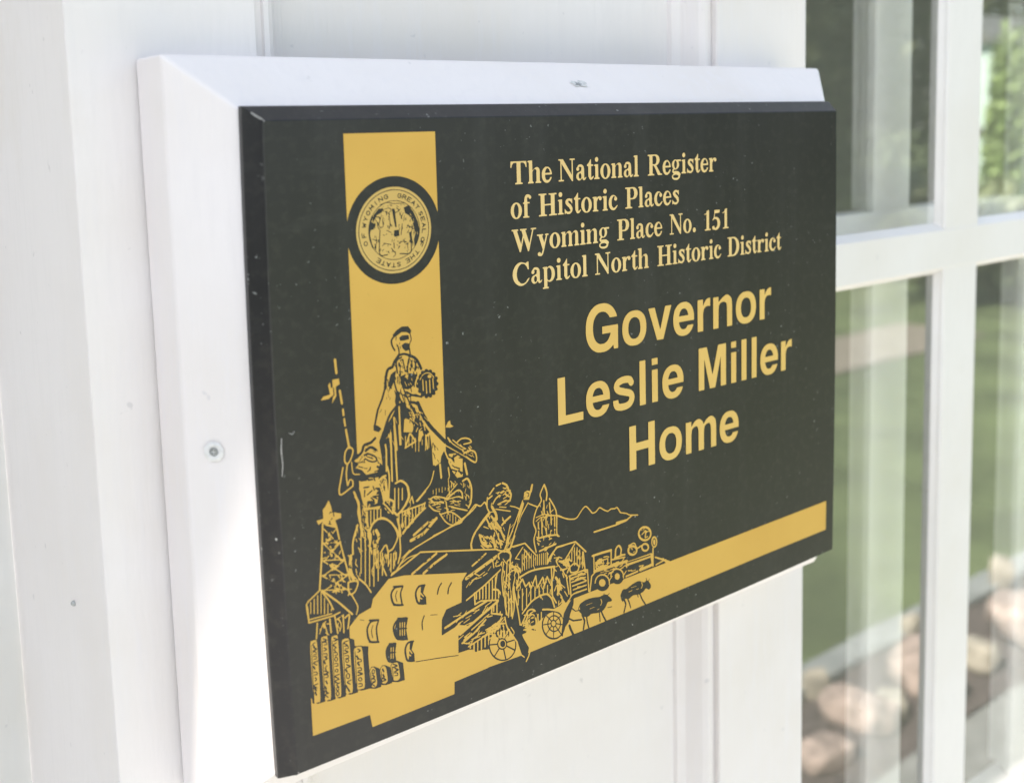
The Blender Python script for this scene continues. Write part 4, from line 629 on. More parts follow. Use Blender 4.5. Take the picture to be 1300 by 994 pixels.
348 905 -3 5 -17 130 -190 7 -6 3 -5 56 -3 12 -5 68 1 4 14 18 89 54 0 12 27 228 19 222 3 4 4 2 -2 4 -4 2 -26 -14 -13 32 3 2 46 2 2 4 -1 60 18 14 29 41 2 -3 15 -42 6 -38 -1 -2 -2 -1 -14 4 -6 -14 0 -3 4 0 4 8 2 0 18 -2 2 -2 -1 -4 2 -22 3 -3 4 1 1 2 -3 27 52 -20 3 -3 -1 -26 -2 -4 -42 -5 -2 -3 13 -44 18 -98 -9 -3 -2 -1 -1 2 -15 77 -26 -22 -2 0 -10 13 -1 4 3 3 2 -1 4 -10 2 1 25 21 0 4 -73 35 -18 19 -3 -36 5 1 4 -3 23 -30 -7 -3 -2 1 -20 26 -2 2 -2 -2 -6 -84 8 -7 6 -1 12 12 -8 8 0 6 6 1 10 -7 6 -1 15 13 2 4 -3 3 -10 -8 -2 1 -2 18 -3 8 3 3 14 2 3 -17 3 -4 8 -4 -2 -4 1 -2 16 -22 -7 -3 -16 19 -1 -10 7 -2 0 -4 -24 -10 -8 5 -4 -3 2 -6 12 -4 -2 -5 -3 -1 -1 -6 -2 -2 -5 0 -9 12 -4 -1 -1 -3 15 -18 2 -7 17 -17 5 -4 4 3 4 -3 20 1 26 21 -22 -14 -4 0 -1 2 1 4 19 14 -1 3 -6 -3 -2 2 0 6 -18 4 0 7 12 -2 3 1 -7 10 0 3 11 -5 7 -5 8 6 2 -3 -5 -10 9 -6 4 0 12 10 5 -12 0 -10 6 -30 19 -84 4 -10 -1 -6 19 -82 2 2 0 14 2 3 4 -1 0 -4 2 -1 14 -5 2 -2 5 -30 14 -34 5 -3 20 -27 1 -6 6 -10 -1 -12 -4 -14 -14 -29 -14 -17 -21 -10 37 -78 5 -14 0 -12 -2 -18 -12 -32 -5 -1 -3 3 2 12 9 26 1 8 -1 14 -11 30 -32 62 -7 4 -6 5 -2 0 -6 -7 -2 0 -2 2 -1 6 7 12 -4 17 -4 5 -8 7 -14 4 -2 0 -4 -4 -4 0 -4 7 -4 1 3 -19 -1 -4 -4 -1 -4 4 -4 15 3 6 -19 5 -3 -1 12 -8 -1 -6 -4 -1 -20 11 -2 -2 1 -12 -5 -2 -3 4 -2 14 -13 -5 -4 6 -6 -1 -3 2 1 6 8 4 1 2 -59 15 -4 0 1 -3 80 -80 47 -50 78 -92 3 -8 -5 -5 -6 2 -102 119 -94 94 -2 0 2 -4 22 -36 17 -32 22 -56 -1 -4 -6 -2 -3 2 -5 10 -3 -14 -3 -3 -2 1 -2 4 0 14 2 3 5 3 -9 24 -21 44 -39 61 -2 0 0 -3 -8 -142 -2 -3 -5 1 7 148 1 6 2 4 -1 4 2 6 10 3 6 -4 14 -2 40 13 10 13 7 -17 -37 -12 -3 -2 67 -17 2 1 -16 10 1 4 5 4 25 -14 3 -4 -1 -4 1 -1 1 1 3 10 -1 8 -13 15 -3 -1 -1 -8 -2 -2 -12 0 -5 4 -1 6 2 1 6 -4 4 1 1 2 -7 29 -4 2 -6 -5 -11 12 -5 0 -3 2 7 5 8 -4 0 11 4 3 6 1 5 -6 6 -28 5 -1 37 11 5 16 -3 12 -11 4 -2 -2 9 -20 -1 -4 -4 -1 -4 4 -14 27 -52 12 -1 -2 4 -16 -3 -3 -2 1 -9 22 0 8 3 1 8 -3 48 -12 18 -9 6 3 13 -2 0 2 -21 20 -2 3 -5 3 -19 17 -2 -5 -2 1 -6 6 -4 0 -3 -3 -6 -2 -1 -5 -2 9 -2 1 -42 -16 -2 -3 6 -8 -19 2 26 -22 1 -2 -6 -3 -4 1 -36 29 -3 1 -11 -84 3 -8 -1 -5 -96 -57 -10 -12 -2 -6 1 -6 5 -6 6 -91 136 -7 4 74 1 4 3 1 3 -1 1 -4 -4 -74 26 -3 4 -3 -2 -4 -4 -1 -166 9 -2 -1 0 -3 0 -5 2 -2 176 -6 52 8 6 -1 2 -6 -4 -4 -34 -6 -3 -2 3 -24 2 -3 2 2 28 7 5 -2 -1 -4 -12 -6 5 -8 10 -24 3 -16 -4 -22 -9 -24 -3 -3 -4 3 0 6 -3 4 5 8 -4 3 -10 16 -1 -5 6 -40 -3 -5
428 913 -3 3 0 6 12 60 3 26 -2 2 -2 -1 -22 -12 -4 2 -3 5 3 5 22 13 12 3 4 -3 4 -6 1 -18 -16 -80 -3 -5
190 916 -7 4 -2 4 12 108 2 4 3 1 4 -1 2 -6 -12 -106
1839 916 3 0 3 4 7 4 1 2 2 22 -3 50 2 3 2 -1 2 -10 2 -1 2 17 -2 14 -2 1 -12 -2 -2 -3 -10 -96 2 -3
282 917 -8 7 -2 0 -4 -3 -2 1 -1 2 2 6 -11 11 -1 3 3 3 4 -2 1 1 -6 30 -3 4 -4 -5 -3 1 -9 19 -3 -3 -19 -44 -4 -3 -3 3 6 18 -2 16 1 4 4 0 2 -4 2 1 16 32 8 6 6 -1 10 9 4 -3 1 -4 -9 -11 -1 -3 16 -64 0 -6 3 -3 1 -5 8 -8 0 -4
1273 920 5 -2 5 4 6 38 7 12 21 24 0 4 -3 4 -4 1 -4 -3 -17 -20 -9 -14 -7 -26 -2 -18
1446 920 -3 2 1 4 34 34 4 2 2 -2 -2 -5
1944 920 2 -2 1 10 -5 12 -8 8 -10 4 8 -13 4 0 2 -1
296 926 -3 6 -3 62 -22 7 -4 5 4 2 21 -6 -1 30 2 4 4 2 4 -2 3 -4 5 -100 -2 -6 -4 -1
1474 927 -2 3 3 4 0 4 24 24 -4 4 3 3 8 0 40 11 3 -2 0 -4 -9 -4 2 -1 44 0 4 -3 -2 -4 -4 -1 -48 -1 -6 3 -8 0
1026 932 -9 8 -7 18 -6 32 -1 18 5 16 10 14 10 8 12 1 3 -1 0 -2 -5 -38 29 -40 -3 -4 -4 0 -24 29 -3 -21 18 -16 1 -4 -2 -2 -4 0 -14 11
1865 932 3 -1 8 5 -8 15
561 936 2 2 -3 3 -30 12 -2 1 -2 -2 2 -2
1896 938 9 0 -1 4 -7 8 -19 3 -2 -1 6 -12
369 942 1 -2 2 4 3 12 1 8 -2 10 -13 26 -17 12 -1 -6 5 -30 2 -1 8 10 5 -3 0 -4 -6 -10 0 -4
1181 944 5 -1 3 3 13 42 8 12 17 18 2 4 -3 5 -4 1 -4 -3 -18 -19 -8 -12 -7 -16 -6 -26 0 -4
880 948 8 -1 3 3 1 4 -1 4 -7 4 -1 2 -7 52 -2 28 5 18 15 26 1 12 -9 5 -68 16 -8 0 -4 -3 0 -4 5 -8 -13 -12 -9 -12 -5 -12 -3 -14 1 -14 4 -22 5 -20 9 -18 0 -6 4 -3 26 -11 28 -9 8 -1
1606 965 -4 5 2 3 4 2 34 10 4 0 2 -3 -4 -5
866 967 -43 15 -11 10 -6 14 -8 34 -1 20 4 12 7 10 8 8 8 5 8 2 10 -1 38 -6 -13 -24 -5 -20 -1 -18 9 -58 -1 -2
1870 968 4 0 -2 13
832 994 4 -1 2 3 -7 28 -2 18 4 12 11 20 -2 4 -2 1 -3 -3 -10 -18 -5 -16 2 -16
1780 994 -2 4 0 10 -8 0 -12 -7 -6 4 -20 0 -8 5 -2 8 4 16 -1 2 -7 1 -1 3 3 2 11 2 6 16 3 3 4 0 2 -3 -4 -15 2 -1 12 1 3 -3 -3 -3 -18 -3 -7 -18 3 -4 10 0 24 3 11 9 3 9 12 1 3 -2 0 -4 -9 -8 -3 -26 -1 -2
1650 996 1 4 29 26 2 1 3 -1 -1 -4 -27 -24 -3 -3
1960 1000 -34 16 -8 0 -3 4 0 4 77 74 6 1 3 -3 -1 -6 -69 -66 1 -2 30 -15 1 -5
2028 1000 0 9 -4 -3
2232 999 -6 4 -8 -1 -4 2 -1 4 3 4 -2 1 -52 -4 -4 2 -2 5 2 5 4 3 46 5 12 7 6 -1 4 3 10 -5 58 4 26 19 2 -1 1 -3 -13 -13 20 0 4 -2 2 -3 -1 -6 -5 -4 -82 -7 -14 -11 -3 -6
2021 1014 3 0 5 4 0 16 -1 4 -12 15 -1 -31
2946 1016 -198 1 -6 3 -2 4 2 6 4 3 244 -2 4 1 -1 10 3 5 4 2 110 -3 10 -2 38 15 4 4 -20 9 -22 15 -12 6 -64 21 -28 44 -10 10 -24 -4 -42 8 -26 -10 -12 -1 -24 11 -29 18 -25 19 -12 5 -7 -2 -19 -16 -12 -7 -24 -5 -18 3 -12 9 -20 25 -28 32 -8 6 -8 4 -11 -3 -23 -16 -48 -47 -14 -8 -24 -4 -38 7 -40 12 -102 52 -5 -114 1 -26 2 -4 6 -4 0 -8 16 -10 0 -4 -2 -4 -6 -1 -16 7 -12 11 -62 12 -3 -3 0 -12 17 0 3 -4 -1 -4 -4 -3 -26 -3 -2 2 -2 4 2 4 5 2 -2 12 -5 0 -12 9 -10 -3 -8 5 -18 -3 0 -20 -4 -3 -3 3 -2 20 -1 3 -55 1 0 -2 4 -2 27 -15 1 -5 -1 -2 -4 -1 -34 19 -1 4 2 4 -5 3 -2 5 2 4 6 4 -11 8 1 3 4 1 12 -6 3 0 1 48 10 3 2 -1 0 -4 1 -46 -2 -6 3 -2 18 0 8 10 0 4 -6 10 1 132 -17 -4 -34 -16 -4 1 -1 5 27 15 16 6 14 2 19 -1 -5 9 -2 1 -64 -8 -4 2 0 4 4 3 56 7 2 8 -7 18 1 2 4 2 8 -8 5 6 -2 6 5 22 5 8 -1 46 3 4 5 1 4 -3 1 -4 3 -111 20 -7 2 0 1 10 -6 12 1 3 4 1 8 -6 1 -10 9 -17 18 -5 6 4 3 -2 1 -5 2 -2 36 -10 6 1 -5 30 -15 34 -18 32 -31 48 -1 4 2 4 6 2 5 -4 27 -42 22 -38 17 -40 6 -36 23 -10 50 -31 56 -23 42 -10 20 -1 10 3 14 9 33 33 27 22 16 9 12 1 11 -4 10 -8 29 -32 22 -28 6 -5 6 -1 16 1 16 5 26 20 12 4 12 -4 34 -25 28 -17 16 -7 10 0 18 8 10 2 12 -1 30 -7 18 5 8 -1 8 -4 7 -7 30 -46 63 -21 32 -20 12 -6 92 -22 3 -3 0 -4 -1 -2 -4 -2 -62 14 -74 -31 -132 -10
2260 1039 -2 3 2 3 22 12 6 -1 0 -2 -2 -3 -22 -12
2188 1044 -4 2 0 3 2 2 20 0 3 -3 -3 -4
2150 1066 -1 2 2 6 -12 18 3 4 2 1 4 -2 8 -10 6 2 2 -3 -3 -6 4 -6 -1 -4 -4 -2 -4 1
1504 1071 -4 7 2 6 46 21 4 0 15 -9 -55 -25
254 1079 -2 5 6 108 1 4 3 2 3 -2 1 -4 -5 -108 -3 -5
202 1095 -1 5 6 126 2 4 3 1 3 -3 0 -4 -6 -124 -3 -5
1572 1098 -14 10 20 10 1 -16
176 1104 -1 10 5 92 1 6 3 2 4 -4 -5 -102 -3 -5
1586 1105 -1 7 1 3 16 3 3 2 0 2 -3 1 -16 -2 -1 1 15 8 4 1 18 -7
150 1112 3 80 1 4 4 1 2 -1 1 -4 -4 -78 -3 -3
1829 1114 4 0 -5 5 -8 1 -1 -2
2329 1116 9 -2 2 2 -1 40 4 8 -4 10 3 68 -2 22 -44 10 0 -19 8 0 1 -5 -8 -14 0 -32 -5 -2 -6 -5 -2 21 -5 8 4 8 -1 34 4 8 -30 7 -6 1 -2 -2 6 -3 1 -3 -2 -4 -5 0 -2 -2 -3 -16 0 -20 -3 -18 5 -8 -1 -4 -2 0 -8 4 -3 4 -2 66 -3 -1 -14 -20 -4 -1 -3 2 0 4 12 20 -17 5 0 -31 2 -6 8 -42 -4 -4 -6 4 -1 -2 0 -64 -4 -10 7 0 4 4 6 -5 16 0 8 5 0 6 -5 6 1 10 -14 46 1 4 3 2 3 -2 5 -16 4 5 11 -7 1 -10 -3 -20 3 -29 4 -1 8 3 8 -5 2 4 4 2 6 -7 0 31 2 2 5 0 3 4 10 -7 1 -3 -2 -4 -3 -2 -4 1 -4 4 0 -29 32 -6 2 2 2 18 4 4 -1 2 -5 0 -1 2 0 18 3 1 8 -4 2 -3 -1 -12 -3 -4 -1 -22
626 1122 -5 4 -22 42 -15 24 -43 48 -7 2 -5 12 -2 16 -6 12 3 3 6 -5 7 -18 39 -42 2 -2 2 2 12 258 -1 10 2 8 -3 26 0 2 4 2 1 4 -15 19 -5 1 -3 9 -1 -3 -5 -96 2 -4 9 -10 0 -2 -3 -1 -6 5 -2 0 -1 -2 0 -24 2 -12 -4 -6 -5 -114 -4 -5 -3 1 -2 4 6 116 5 10 -1 6 -3 4 -1 16 -6 2 -7 28 -6 8 2 3 6 2 5 -11 7 -6 1 2 3 58 -14 22 1 2 3 1 8 -10 3 -1 2 40 2 8 -6 36 1 8 -1 20 -6 16 1 6 -9 52 0 20 6 28 0 10 -9 38 -15 30 2 8 -10 26 2 6 5 3 4 -1 4 -4 20 -54 12 -28 3 -12 -1 -22 4 -58 2 -56 7 -28 -3 -10 11 -20 5 -2 5 -22 5 -2 2 -4 -2 -40 6 -10 -2 -3 -4 -1 -1 -2 -2 -52 4 -20 -5 -3 0 -3 -11 -222 -4 -8 19 -28 27 -50 1 -6 -2 -3
1858 1124 6 0 2 1 52 115 31 64 -2 16 13 40 0 4 -55 -102 -2 -16 -7 -2 -1 -2 -31 -56 -2 -18 6 2 4 -1 9 25 3 2 2 0 1 -4 -15 -41 -4 0 -1 3 2 6 -3 0 -23 -32 1 -3
1622 1125 -2 4 -10 5 1 2 21 11 8 -1 3 -6 -2 -6 -15 -8
1833 1128 3 0 11 16 -3 6 -10 -18
1845 1152 1 -1 7 7 -1 6
1714 1160 2 0 1 2 -8 36 -32 30 1 3 4 1 16 -14 2 -1 1 1 -12 22 -1 2 -12 -1 -4 1 -2 8 -8 7 -2 0 -4 -6 -5 1 -25 20 -1 4 1 4 6 1 14 -10 2 7 6 1 24 -21 4 10 6 3 4 -1 4 -2 12 -20 2 0 2 21 3 3 5 0 0 14 2 2 4 1 3 -5 1 -28 -4 -3 -4 2 -1 -1 -1 -6 2 -6 5 -34 5 -19 3 21 -4 6 1 4 8 3 4 -1 8 -16 14 -13 1 3 -4 18 -12 12 1 3 5 1 0 4 -23 58 -26 29 -2 -5 -4 -3 -4 1 -4 4 -6 3 -2 6 -21 27 1 4 4 0 0 2 -21 46 -1 2 -2 0 -88 -70 -28 -39 -10 -19 -9 -28 0 -16 5 -28 98 -24 1 2 -2 2 -23 26 0 4 2 2 4 1 29 -31 2 -4 -1 -4 2 -1
650 1161 -3 5 3 68 -13 32 1 4 4 -1 8 -17 1 8 -7 16 -2 1 -4 -2 -3 3 4 12 15 28 3 76 -2 10 5 34 2 2 16 -2 3 2 -1 4 -18 3 -2 3 1 16 -9 28 2 1 4 -5 2 0 2 14 4 3 3 -3 -3 -30 3 0 5 4 3 -4 13 -6 2 -2 -6 -20 -5 -24 5 -17 2 13 -3 10 0 6 6 6 9 15 2 2 3 -3 -13 -24 2 -8 6 -2 3 -4 -6 -136 -4 -84 -2 -4 -3 -1 -4 3 3 96 -1 3 -4 -4 -4 1 -2 2 -1 12 -3 6 -1 20 -1 2 -7 -22 -7 -144 -2 -4
1128 1161 -6 13 0 2 4 2 3 6 39 20 12 4 6 -1 6 6 58 20 8 0 16 8 7 -1 5 -6 0 -7 -6 -6 -100 -35 -14 -7 -4 1 -2 6 -4 1 -3 -3 -1 -11
472 1166 10 2 8 4 7 6 6 8 8 14 8 22 0 10 -3 4 -12 5 -28 5 -16 -1 -4 -2 -1 -37 21 -7 2 -3 -2 -3 -16 3 -2 0 -1 -2 6 -22 3 -4
1114 1166 -7 6 7 5 3 -1 -2 -4 1 -6
614 1172 -1 4 0 18 13 264 -4 10 -9 10 0 2 3 1 8 -5 3 14 1 18 -2 9 -4 5 -7 24 3 6 -3 18 1 2 6 2 -1 2 -7 13 -4 1 -4 9 -25 23 0 2 4 4 -1 24 3 2 3 -32 12 -11 2 1 -1 10 3 1 2 -3 6 -21 2 -1 10 1 6 -2 4 -4 0 9 12 16 -5 4 0 4 4 98 5 4 5 -4 -5 -94 2 -4 17 18 3 76 4 6 -2 2 -14 3 -51 3 1 -5 4 0 4 -3 6 4 4 -4 -2 -50 2 -6 -3 -8 6 -54 -1 -4 -6 -2 -2 2 -4 10 -1 -8 -3 -1 -2 1 1 26 -9 18 -6 -3 -2 3 7 18 -2 12 3 2 4 -2 3 4 -1 2 -14 19 -8 14 -5 -19 -3 -1 -1 3 4 24 -2 6 4 22 1 3 9 5 -14 16 3 2 10 -7 3 9 -7 12 1 4 -8 26 -9 56 -5 6 -1 12 -5 10 5 4 0 2 0 44 6 3 6 -8 44 -6 4 1 4 5 14 -12 4 0 6 2 20 -2 5 3 1 4 -2 4 -30 5 -9 9 13 -2 27 -6 8 -24 5 -4 4 1 1 3 -5 18 2 3 12 -3 8 3 4 -3 8 -2 -6 -6 2 -8 32 19 30 3 2 -6 0 -14 -6 7 -2 0 -2 -3 12 -22 6 -83 3 5 6 60 0 48 -5 29 -2 3 -4 -6 -6 0 -4 4 0 4 5 156 -6 36 4 6 6 0 3 -4 7 -42 -4 -114 6 -6 8 -36 4 -24 1 -26 -3 -58 -10 -90 3 -4 36 -25 4 87 2 4 4 1 4 -5 -7 -158 -2 -4 -4 -2 0 -2 17 -22 4 -2 30 20 12 10 14 14 27 40 9 20 1 22 -7 42 0 8 -8 16 -8 10 -14 13 -18 12 -12 0 -30 -9 -6 3 -2 5 4 7 20 7 -7 2 -3 6 -4 252 -15 42 1 3 2 -1 10 -24 2 2 -2 128 3 8 -3 50 2 5 6 2 8 -7 16 -46 -2 -3 -2 2 -12 35 -2 1 0 -3 14 -226 -2 -5 -8 -2 -1 -3 3 -208 -3 -8 3 -1 18 3 12 -3 22 -15 18 -18 10 -16 10 -20 8 -56 -2 -18 -5 -14 -7 -12 -26 -36 -7 -4 -23 -22 4 -1 32 3 28 16 2 2 -1 22 -1 2 -6 1 -2 5 23 38 5 3 5 -3 11 -56 -4 -4 -6 2 -8 36 -2 2 -10 -16 0 -32 -4 -6 -12 -8 0 -2 126 10 6 1 4 4 4 0 4 -3 1 -8 -4 -6 -6 -22 1 -2 6 1 4 -1 2 -6 -3 -4 -33 -18 -72 -49 -3 -5 3 -6 -2 -1 -6 2 -12 -12 -2 1 1 4 -3 0 -22 -25 -4 -1 -4 3 -2 -1 -38 -37 -6 -2 -5 5 0 4 3 4 -1 8 25 22 1 26 -4 6 -1 24 1 4 4 4 -2 16 1 3 4 1 1 10 -1 2 -2 1 -10 -4 -3 3 0 6 11 21 -15 -1 -2 -70 6 -10 0 -8 6 -26 -1 -2 -4 -1 -4 13 -2 0 -4 -14 -2 -2 -4 0 -1 2 0 8 -6 4 -4 24 1 2 4 1 2 -3 2 -8 1 4 4 84 -1 2 -12 -1 -6 -3 -4 -64 9 -44 5 -56 -2 -6 -6 -4 -1 -2 2 -70 -1 -30 -3 -28 -4 -16 -18 -46 -7 -2 -3 2 -2 4 17 46 4 16 3 20 0 66 -1 40 -2 11 -10 -27 -10 -18 -23 -34 -13 -11 -10 -4 -18 -3 -3 -2 2 -12 -4 -42 1 -21 6 21 4 4 4 38 4 3 5 -5 -7 -136 -4 -3 -5 3 -1 24 -4 -8 -2 -2 -3 2 11 26 1 38 -1 2 -6 -20 -4 -3 -2 -13 -6 -1 -3 5 2 52 -1 7 -2 3 -2 -4 -7 -28 -3 -3 -3 3 7 30 -6 1 -3 3 0 22 -1 1 -2 -2 -9 -17 7 -26 -7 -26 -1 -2 -6 -2 28 -76 0 -4 -4 -3 -5 3 -21 54 -3 -42 -5 -3 -4 5 1 18 -2 4 2 8 2 38 -7 22 -2 12 -2 2 -4 -1 -2 3 5 22 -2 44 35 40 10 7 10 2 4 -1 7 -10 9 -40 16 2 12 5 8 8 18 25 11 20 7 18 2 8 -5 28 -12 30 -25 42 -26 28 -26 18 -20 8 -30 5 -20 -7 -24 -15 -9 -11 -7 -12 -11 -24 6 -14 5 -8 -2 -4 -1 -28 -13 -56 12 -14 -2 -3 -4 1 0 -11 2 -4 2 8 2 0 2 -3 -3 -34 -3 -4 -3 2 0 10 -5 4 -2 19 -2 -2 -12 -255 -2 -4
2260 1171 -1 3 1 19 -6 -3 -3 4 11 22 2 2 4 1 2 -5 -8 -16 5 -4 -3 -20 -2 -4
1692 1175 -20 7 -10 -5 -4 0 -33 21 -15 12 -10 14 -11 24 -15 56 2 6 4 3 4 -1 3 -2 3 -6 4 1 4 -1 10 -12 11 0 2 -4 -5 -6 15 -20 -2 -6 1 -2 14 -10 0 -6 4 -11 8 -1 2 -2 -1 -4 -9 -4 0 -4 10 -9 6 2 12 -6 0 3 -8 16 2 4 4 -1 16 -29 8 -8 0 -6
2326 1176 -6 3 -1 3 0 32 3 6 -3 8 0 30 3 6 4 2 5 -4 2 -6 -1 -78 -2 -3
2168 1195 -4 5 -10 0 -3 2 0 56 1 4 4 2 6 -2 2 -4 0 -42 7 -18 -1 -3
437 1210 3 -1 1 3 2 40 4 4 13 2 1 2 -9 38 -2 4 -4 -3 -33 -11 3 -10 14 -14 0 -4 -2 -1 -4 1 -6 5 -9 1 -7 18 -6 -9 -4 0 -4 6 -13 -5 5 -18 6 -5 8 3 2 0 2 -4 -4 -6
1496 1212 2 2 -4 28 2 18 16 42 16 27 71 73 25 22 44 34 4 6 -13 24 -9 34 -11 18 -3 2 -24 -17 -12 -3 -12 3 -20 13 -4 1 -2 -6 -32 -26 -32 -18 -30 -12 -34 -24 -9 -13 -5 -2 -16 -3 -28 0 -18 -2 -58 -10 -186 -44 -100 -26 -30 -11 -32 -14 -24 -16 -22 -20 -8 -10 32 14 14 4 32 5 44 0 28 12 4 0
2248 1211 -1 5 2 28 1 2 4 1 2 -3 -2 -30 -2 -3
395 1220 7 -1 1 9 -13 16 -4 0 -2 -2 3 -6 -3 -3 -2 -9
1622 1238 2 -1 4 2 4 -1 0 2 -18 12 -1 6 6 4 -11 14 -2 1 -6 -2 -2 -3 7 -22 7 -3
862 1242 4 0 32 11 98 43 -36 -1 -28 -7 -52 -26
816 1247 -2 3 -1 4 6 112 5 4 6 -5 5 15 3 3 3 -3 -4 -14 1 -4 6 7 4 -1 3 -4 -3 -52 -4 -5 -6 1 -3 -12 -3 -4 1 -28 -1 -1 -3 1 -3 14 -3 -28 -3 -3
513 1252 2 0 0 2 -9 11 -7 -9
2172 1255 -2 3 1 4 8 16 3 2 4 -2 -1 -2 -10 -20
473 1260 7 -1 3 1 -17 39 2 -15 -1 -14 5 -3
332 1264 0 9 2 -1 0 -4
542 1266 -1 4 0 26 3 4 3 -4 0 -26 -2 -4
1820 1274 -13 30 1 3 2 1 3 -2 11 -28 -1 -4
650 1278 2 2 0 16 -6 -10
702 1279 -1 5 8 28 3 4 2 -1 1 -1 -9 -30 -1 -4
514 1285 -1 3 4 14 -4 6 -2 22 1 4 2 2 4 -2 2 -20 5 -6 -7 -22 -2 -2
2217 1292 5 -2 8 4 4 -2 2 6 -22 7 -3 -11
1771 1294 1 -2 1 4 -7 10 -4 11 -8 14 -1 -1 14 -26 0 -4
409 1298 9 1 11 5 -13 12 -10 3 -1 -3
686 1298 3 10 -1 22 -3 -12
734 1298 7 26 -5 16 -2 -16
2282 1297 -3 3 -2 4 -8 86 2 6 5 2 4 -2 3 -4 7 -75 24 11 5 -2 -1 -4 -26 -14 -4 -10
830 1308 5 24 0 22 -2 2 -3 1 -1 -3 -2 -42
306 1314 -5 2 -1 2 4 2 3 -2 4 -4
2210 1316 2 0 1 2 -1 25 -4 -2 -5 -15 4 -8
441 1318 5 -1 1 3 -21 93 -6 -1 -40 -16 1 -2 10 -6 -9 1 -4 -5 -7 2 -5 -8 0 -4 56 -51
1796 1319 -6 6 0 7 23 18 -14 18 1 4 5 2 -4 12 1 5 5 -1 14 -32 3 -1 22 12 32 14 6 0 4 -4 1 -7 -3 -5 -50 -25 -3 -2 3 -6 -2 -3 -4 0 -6 3 -22 -15
1707 1324 1 -2 0 4 -12 24 -1 6 -3 6 -1 -2 0 -10
1668 1328 -46 27 -2 3 1 4 7 0 41 -26 3 -4
1743 1328 2 0 0 4 -3 7 -1 -5
724 1334 3 56 2 4 5 1 3 -3 -2 -30 3 -5 2 -1 1 2 13 24 2 1 2 -3 -3 -8 15 0 2 8 -3 26 -3 14 -4 13 -4 0 -8 -7 -30 -36 1 -40
665 1338 1 -1 2 5 4 0 1 2 -1 44 -2 4 -2 0 -1 -4
1728 1338 2 -1 1 1 -6 24 2 8 -5 7 -6 3 9 -38
526 1343 -8 12 -5 3 -3 12 0 12 4 4 3 16 3 4 2 0 1 -4 -2 -18 -3 -6 1 -8 12 -24 -1 -3
764 1346 4 4 -4 12
684 1348 0 -2 2 4 2 12 3 6 1 35 -1 -3 -3 -2 -4 4 -2 -26
2244 1350 -3 2 1 4 8 22 4 3 2 -1 0 -4 -8 -22
482 1352 -1 2 0 6 -3 3 -4 1 -6 -3 -5 3 13 4 -1 6 -3 1 -10 -3 -3 2 7 56 -11 18 1 3 4 0 8 -8 8 6 13 -1 1 60 6 36 11 34 21 50 3 18 11 7 4 0 4 -3 1 -4 -9 -26 3 -6 -2 -24 -3 -3 -2 1 1 20 -1 3 -2 -3 -4 -10 -4 -28 -2 -2 -7 0 -11 -36 -4 -36 0 -54 -2 -2 -10 0 -4 -6 2 -8 -2 -18 -1 -6 -5 -6 4 -6 -2 -24 3 -10 -1 -3
256 1362 10 -1 60 24 0 9 -10 6 1 6 -8 8 1 9 2 0 4 -2 8 0 6 4 6 0 3 -3 3 -7 6 0 20 -14 6 2 6 -1 6 6 21 10 -5 6 -2 -4 -4 0 -3 10 -3 1 -108 24 -2 -1 1 -2 21 -20 1 -8 -3 -1 -40 35 -2 -6 -10 -86 1 -2
1709 1366 1 -2 1 4 -4 18 5 4 -21 30 -2 4 2 4 5 4 7 -2 23 -30 2 6 2 2 6 -2 0 6 -6 18 -10 20 -28 3 -2 -9 -11 -10 8 -24 -1 -5 -4 -1 -2 2 -8 21 -2 0 -9 -7 -2 -4 21 -45 6 4 2 -1 2 -6 5 4 -2 8 3 3
350 1396 4 0 1 2 -12 8 0 -6
970 1408 -6 3 -3 7 1 7 6 6 110 24 32 23 4 -3 18 -5 3 -2 -49 -36 -3 0 3 16 -4 3 -3 -1 -1 -4 -2 -10 3 -4 -2 -2 -17 -4 -1 2 6 10 -1 3 -4 1 -9 -10 -1 -8 -20 -4 -8 6 12 6 0 3 -4 1 -14 -4 -6 -4 -1 -6 4 -4 0 -2 -37 -8
1880 1413 -138 51 -3 2 0 4 3 3 6 -1 134 -49 5 -5 -3 -4
412 1434 8 -1 1 3 -22 106 -3 4 -51 -40 31 -37 2 -1 6 0 2 -2 -1 -6 1 -2 4 -4 5 -2 3 -8 6 -7
385 1440 3 0 -1 2 -11 13 -6 -1 -3 2 0 4 2 2 -1 2 -2 0 -7 -18
998 1445 -5 3 -3 6 1 6 4 4 127 64 6 1 -1 -19 -2 -2 -119 -61
348 1448 2 0 9 26 -4 8 2 6 -25 14 -4 0 -2 -5 12 -8 2 -11 -1 -4 -3 -3 -4 -1 -5 2 -5 16 -2 0 -5 6 6 6 -3 23 -44 52 -2 2 -2 -1 -9 -94 3 -1 22 3 3 -4 -3 -4 -25 -4 -1 -4 16 -3 30 22 8 0 2 -1 -1 -2 -26 -22
554 1448 2 0 1 10 -5 5 -1 -3
1339 1450 9 -1 19 7 -2 4 2 42 3 3 2 0 2 -3 -2 -44 4 0 14 4 4 16 2 1 3 -3 1 -10 9 4 -9 13 -21 21 -29 24 -4 -70 -1 -4 -3 -1 -3 5 3 76 -10 7 -18 6 -6 -1 2 -12 -2 -3 -4 -1 -5 4 -3 12 -2 3 -49 -3 21 -35 22 -29 18 -16 10 -7
1842 1454 -64 19 -3 3 0 4 5 2 64 -19 3 -5 -1 -3
2066 1466 -50 12 -1 6 2 6 0 8 6 36 3 3 28 8 26 -10 16 47 6 5 6 -1 5 -4 1 -6 -13 -48 -3 -6 -6 -4 -21 -50 -1 -2
698 1469 -12 7 -1 2 4 2 1 4 -2 2 -9 2 9 12 6 0 3 4 -1 20 -19 44 3 9 8 4 6 -1 5 -4 16 -34 4 -14 -1 -3 -14 -6 -2 -3 4 -4 12 4 2 -2 -4 -13 -11 -17 -2 -14
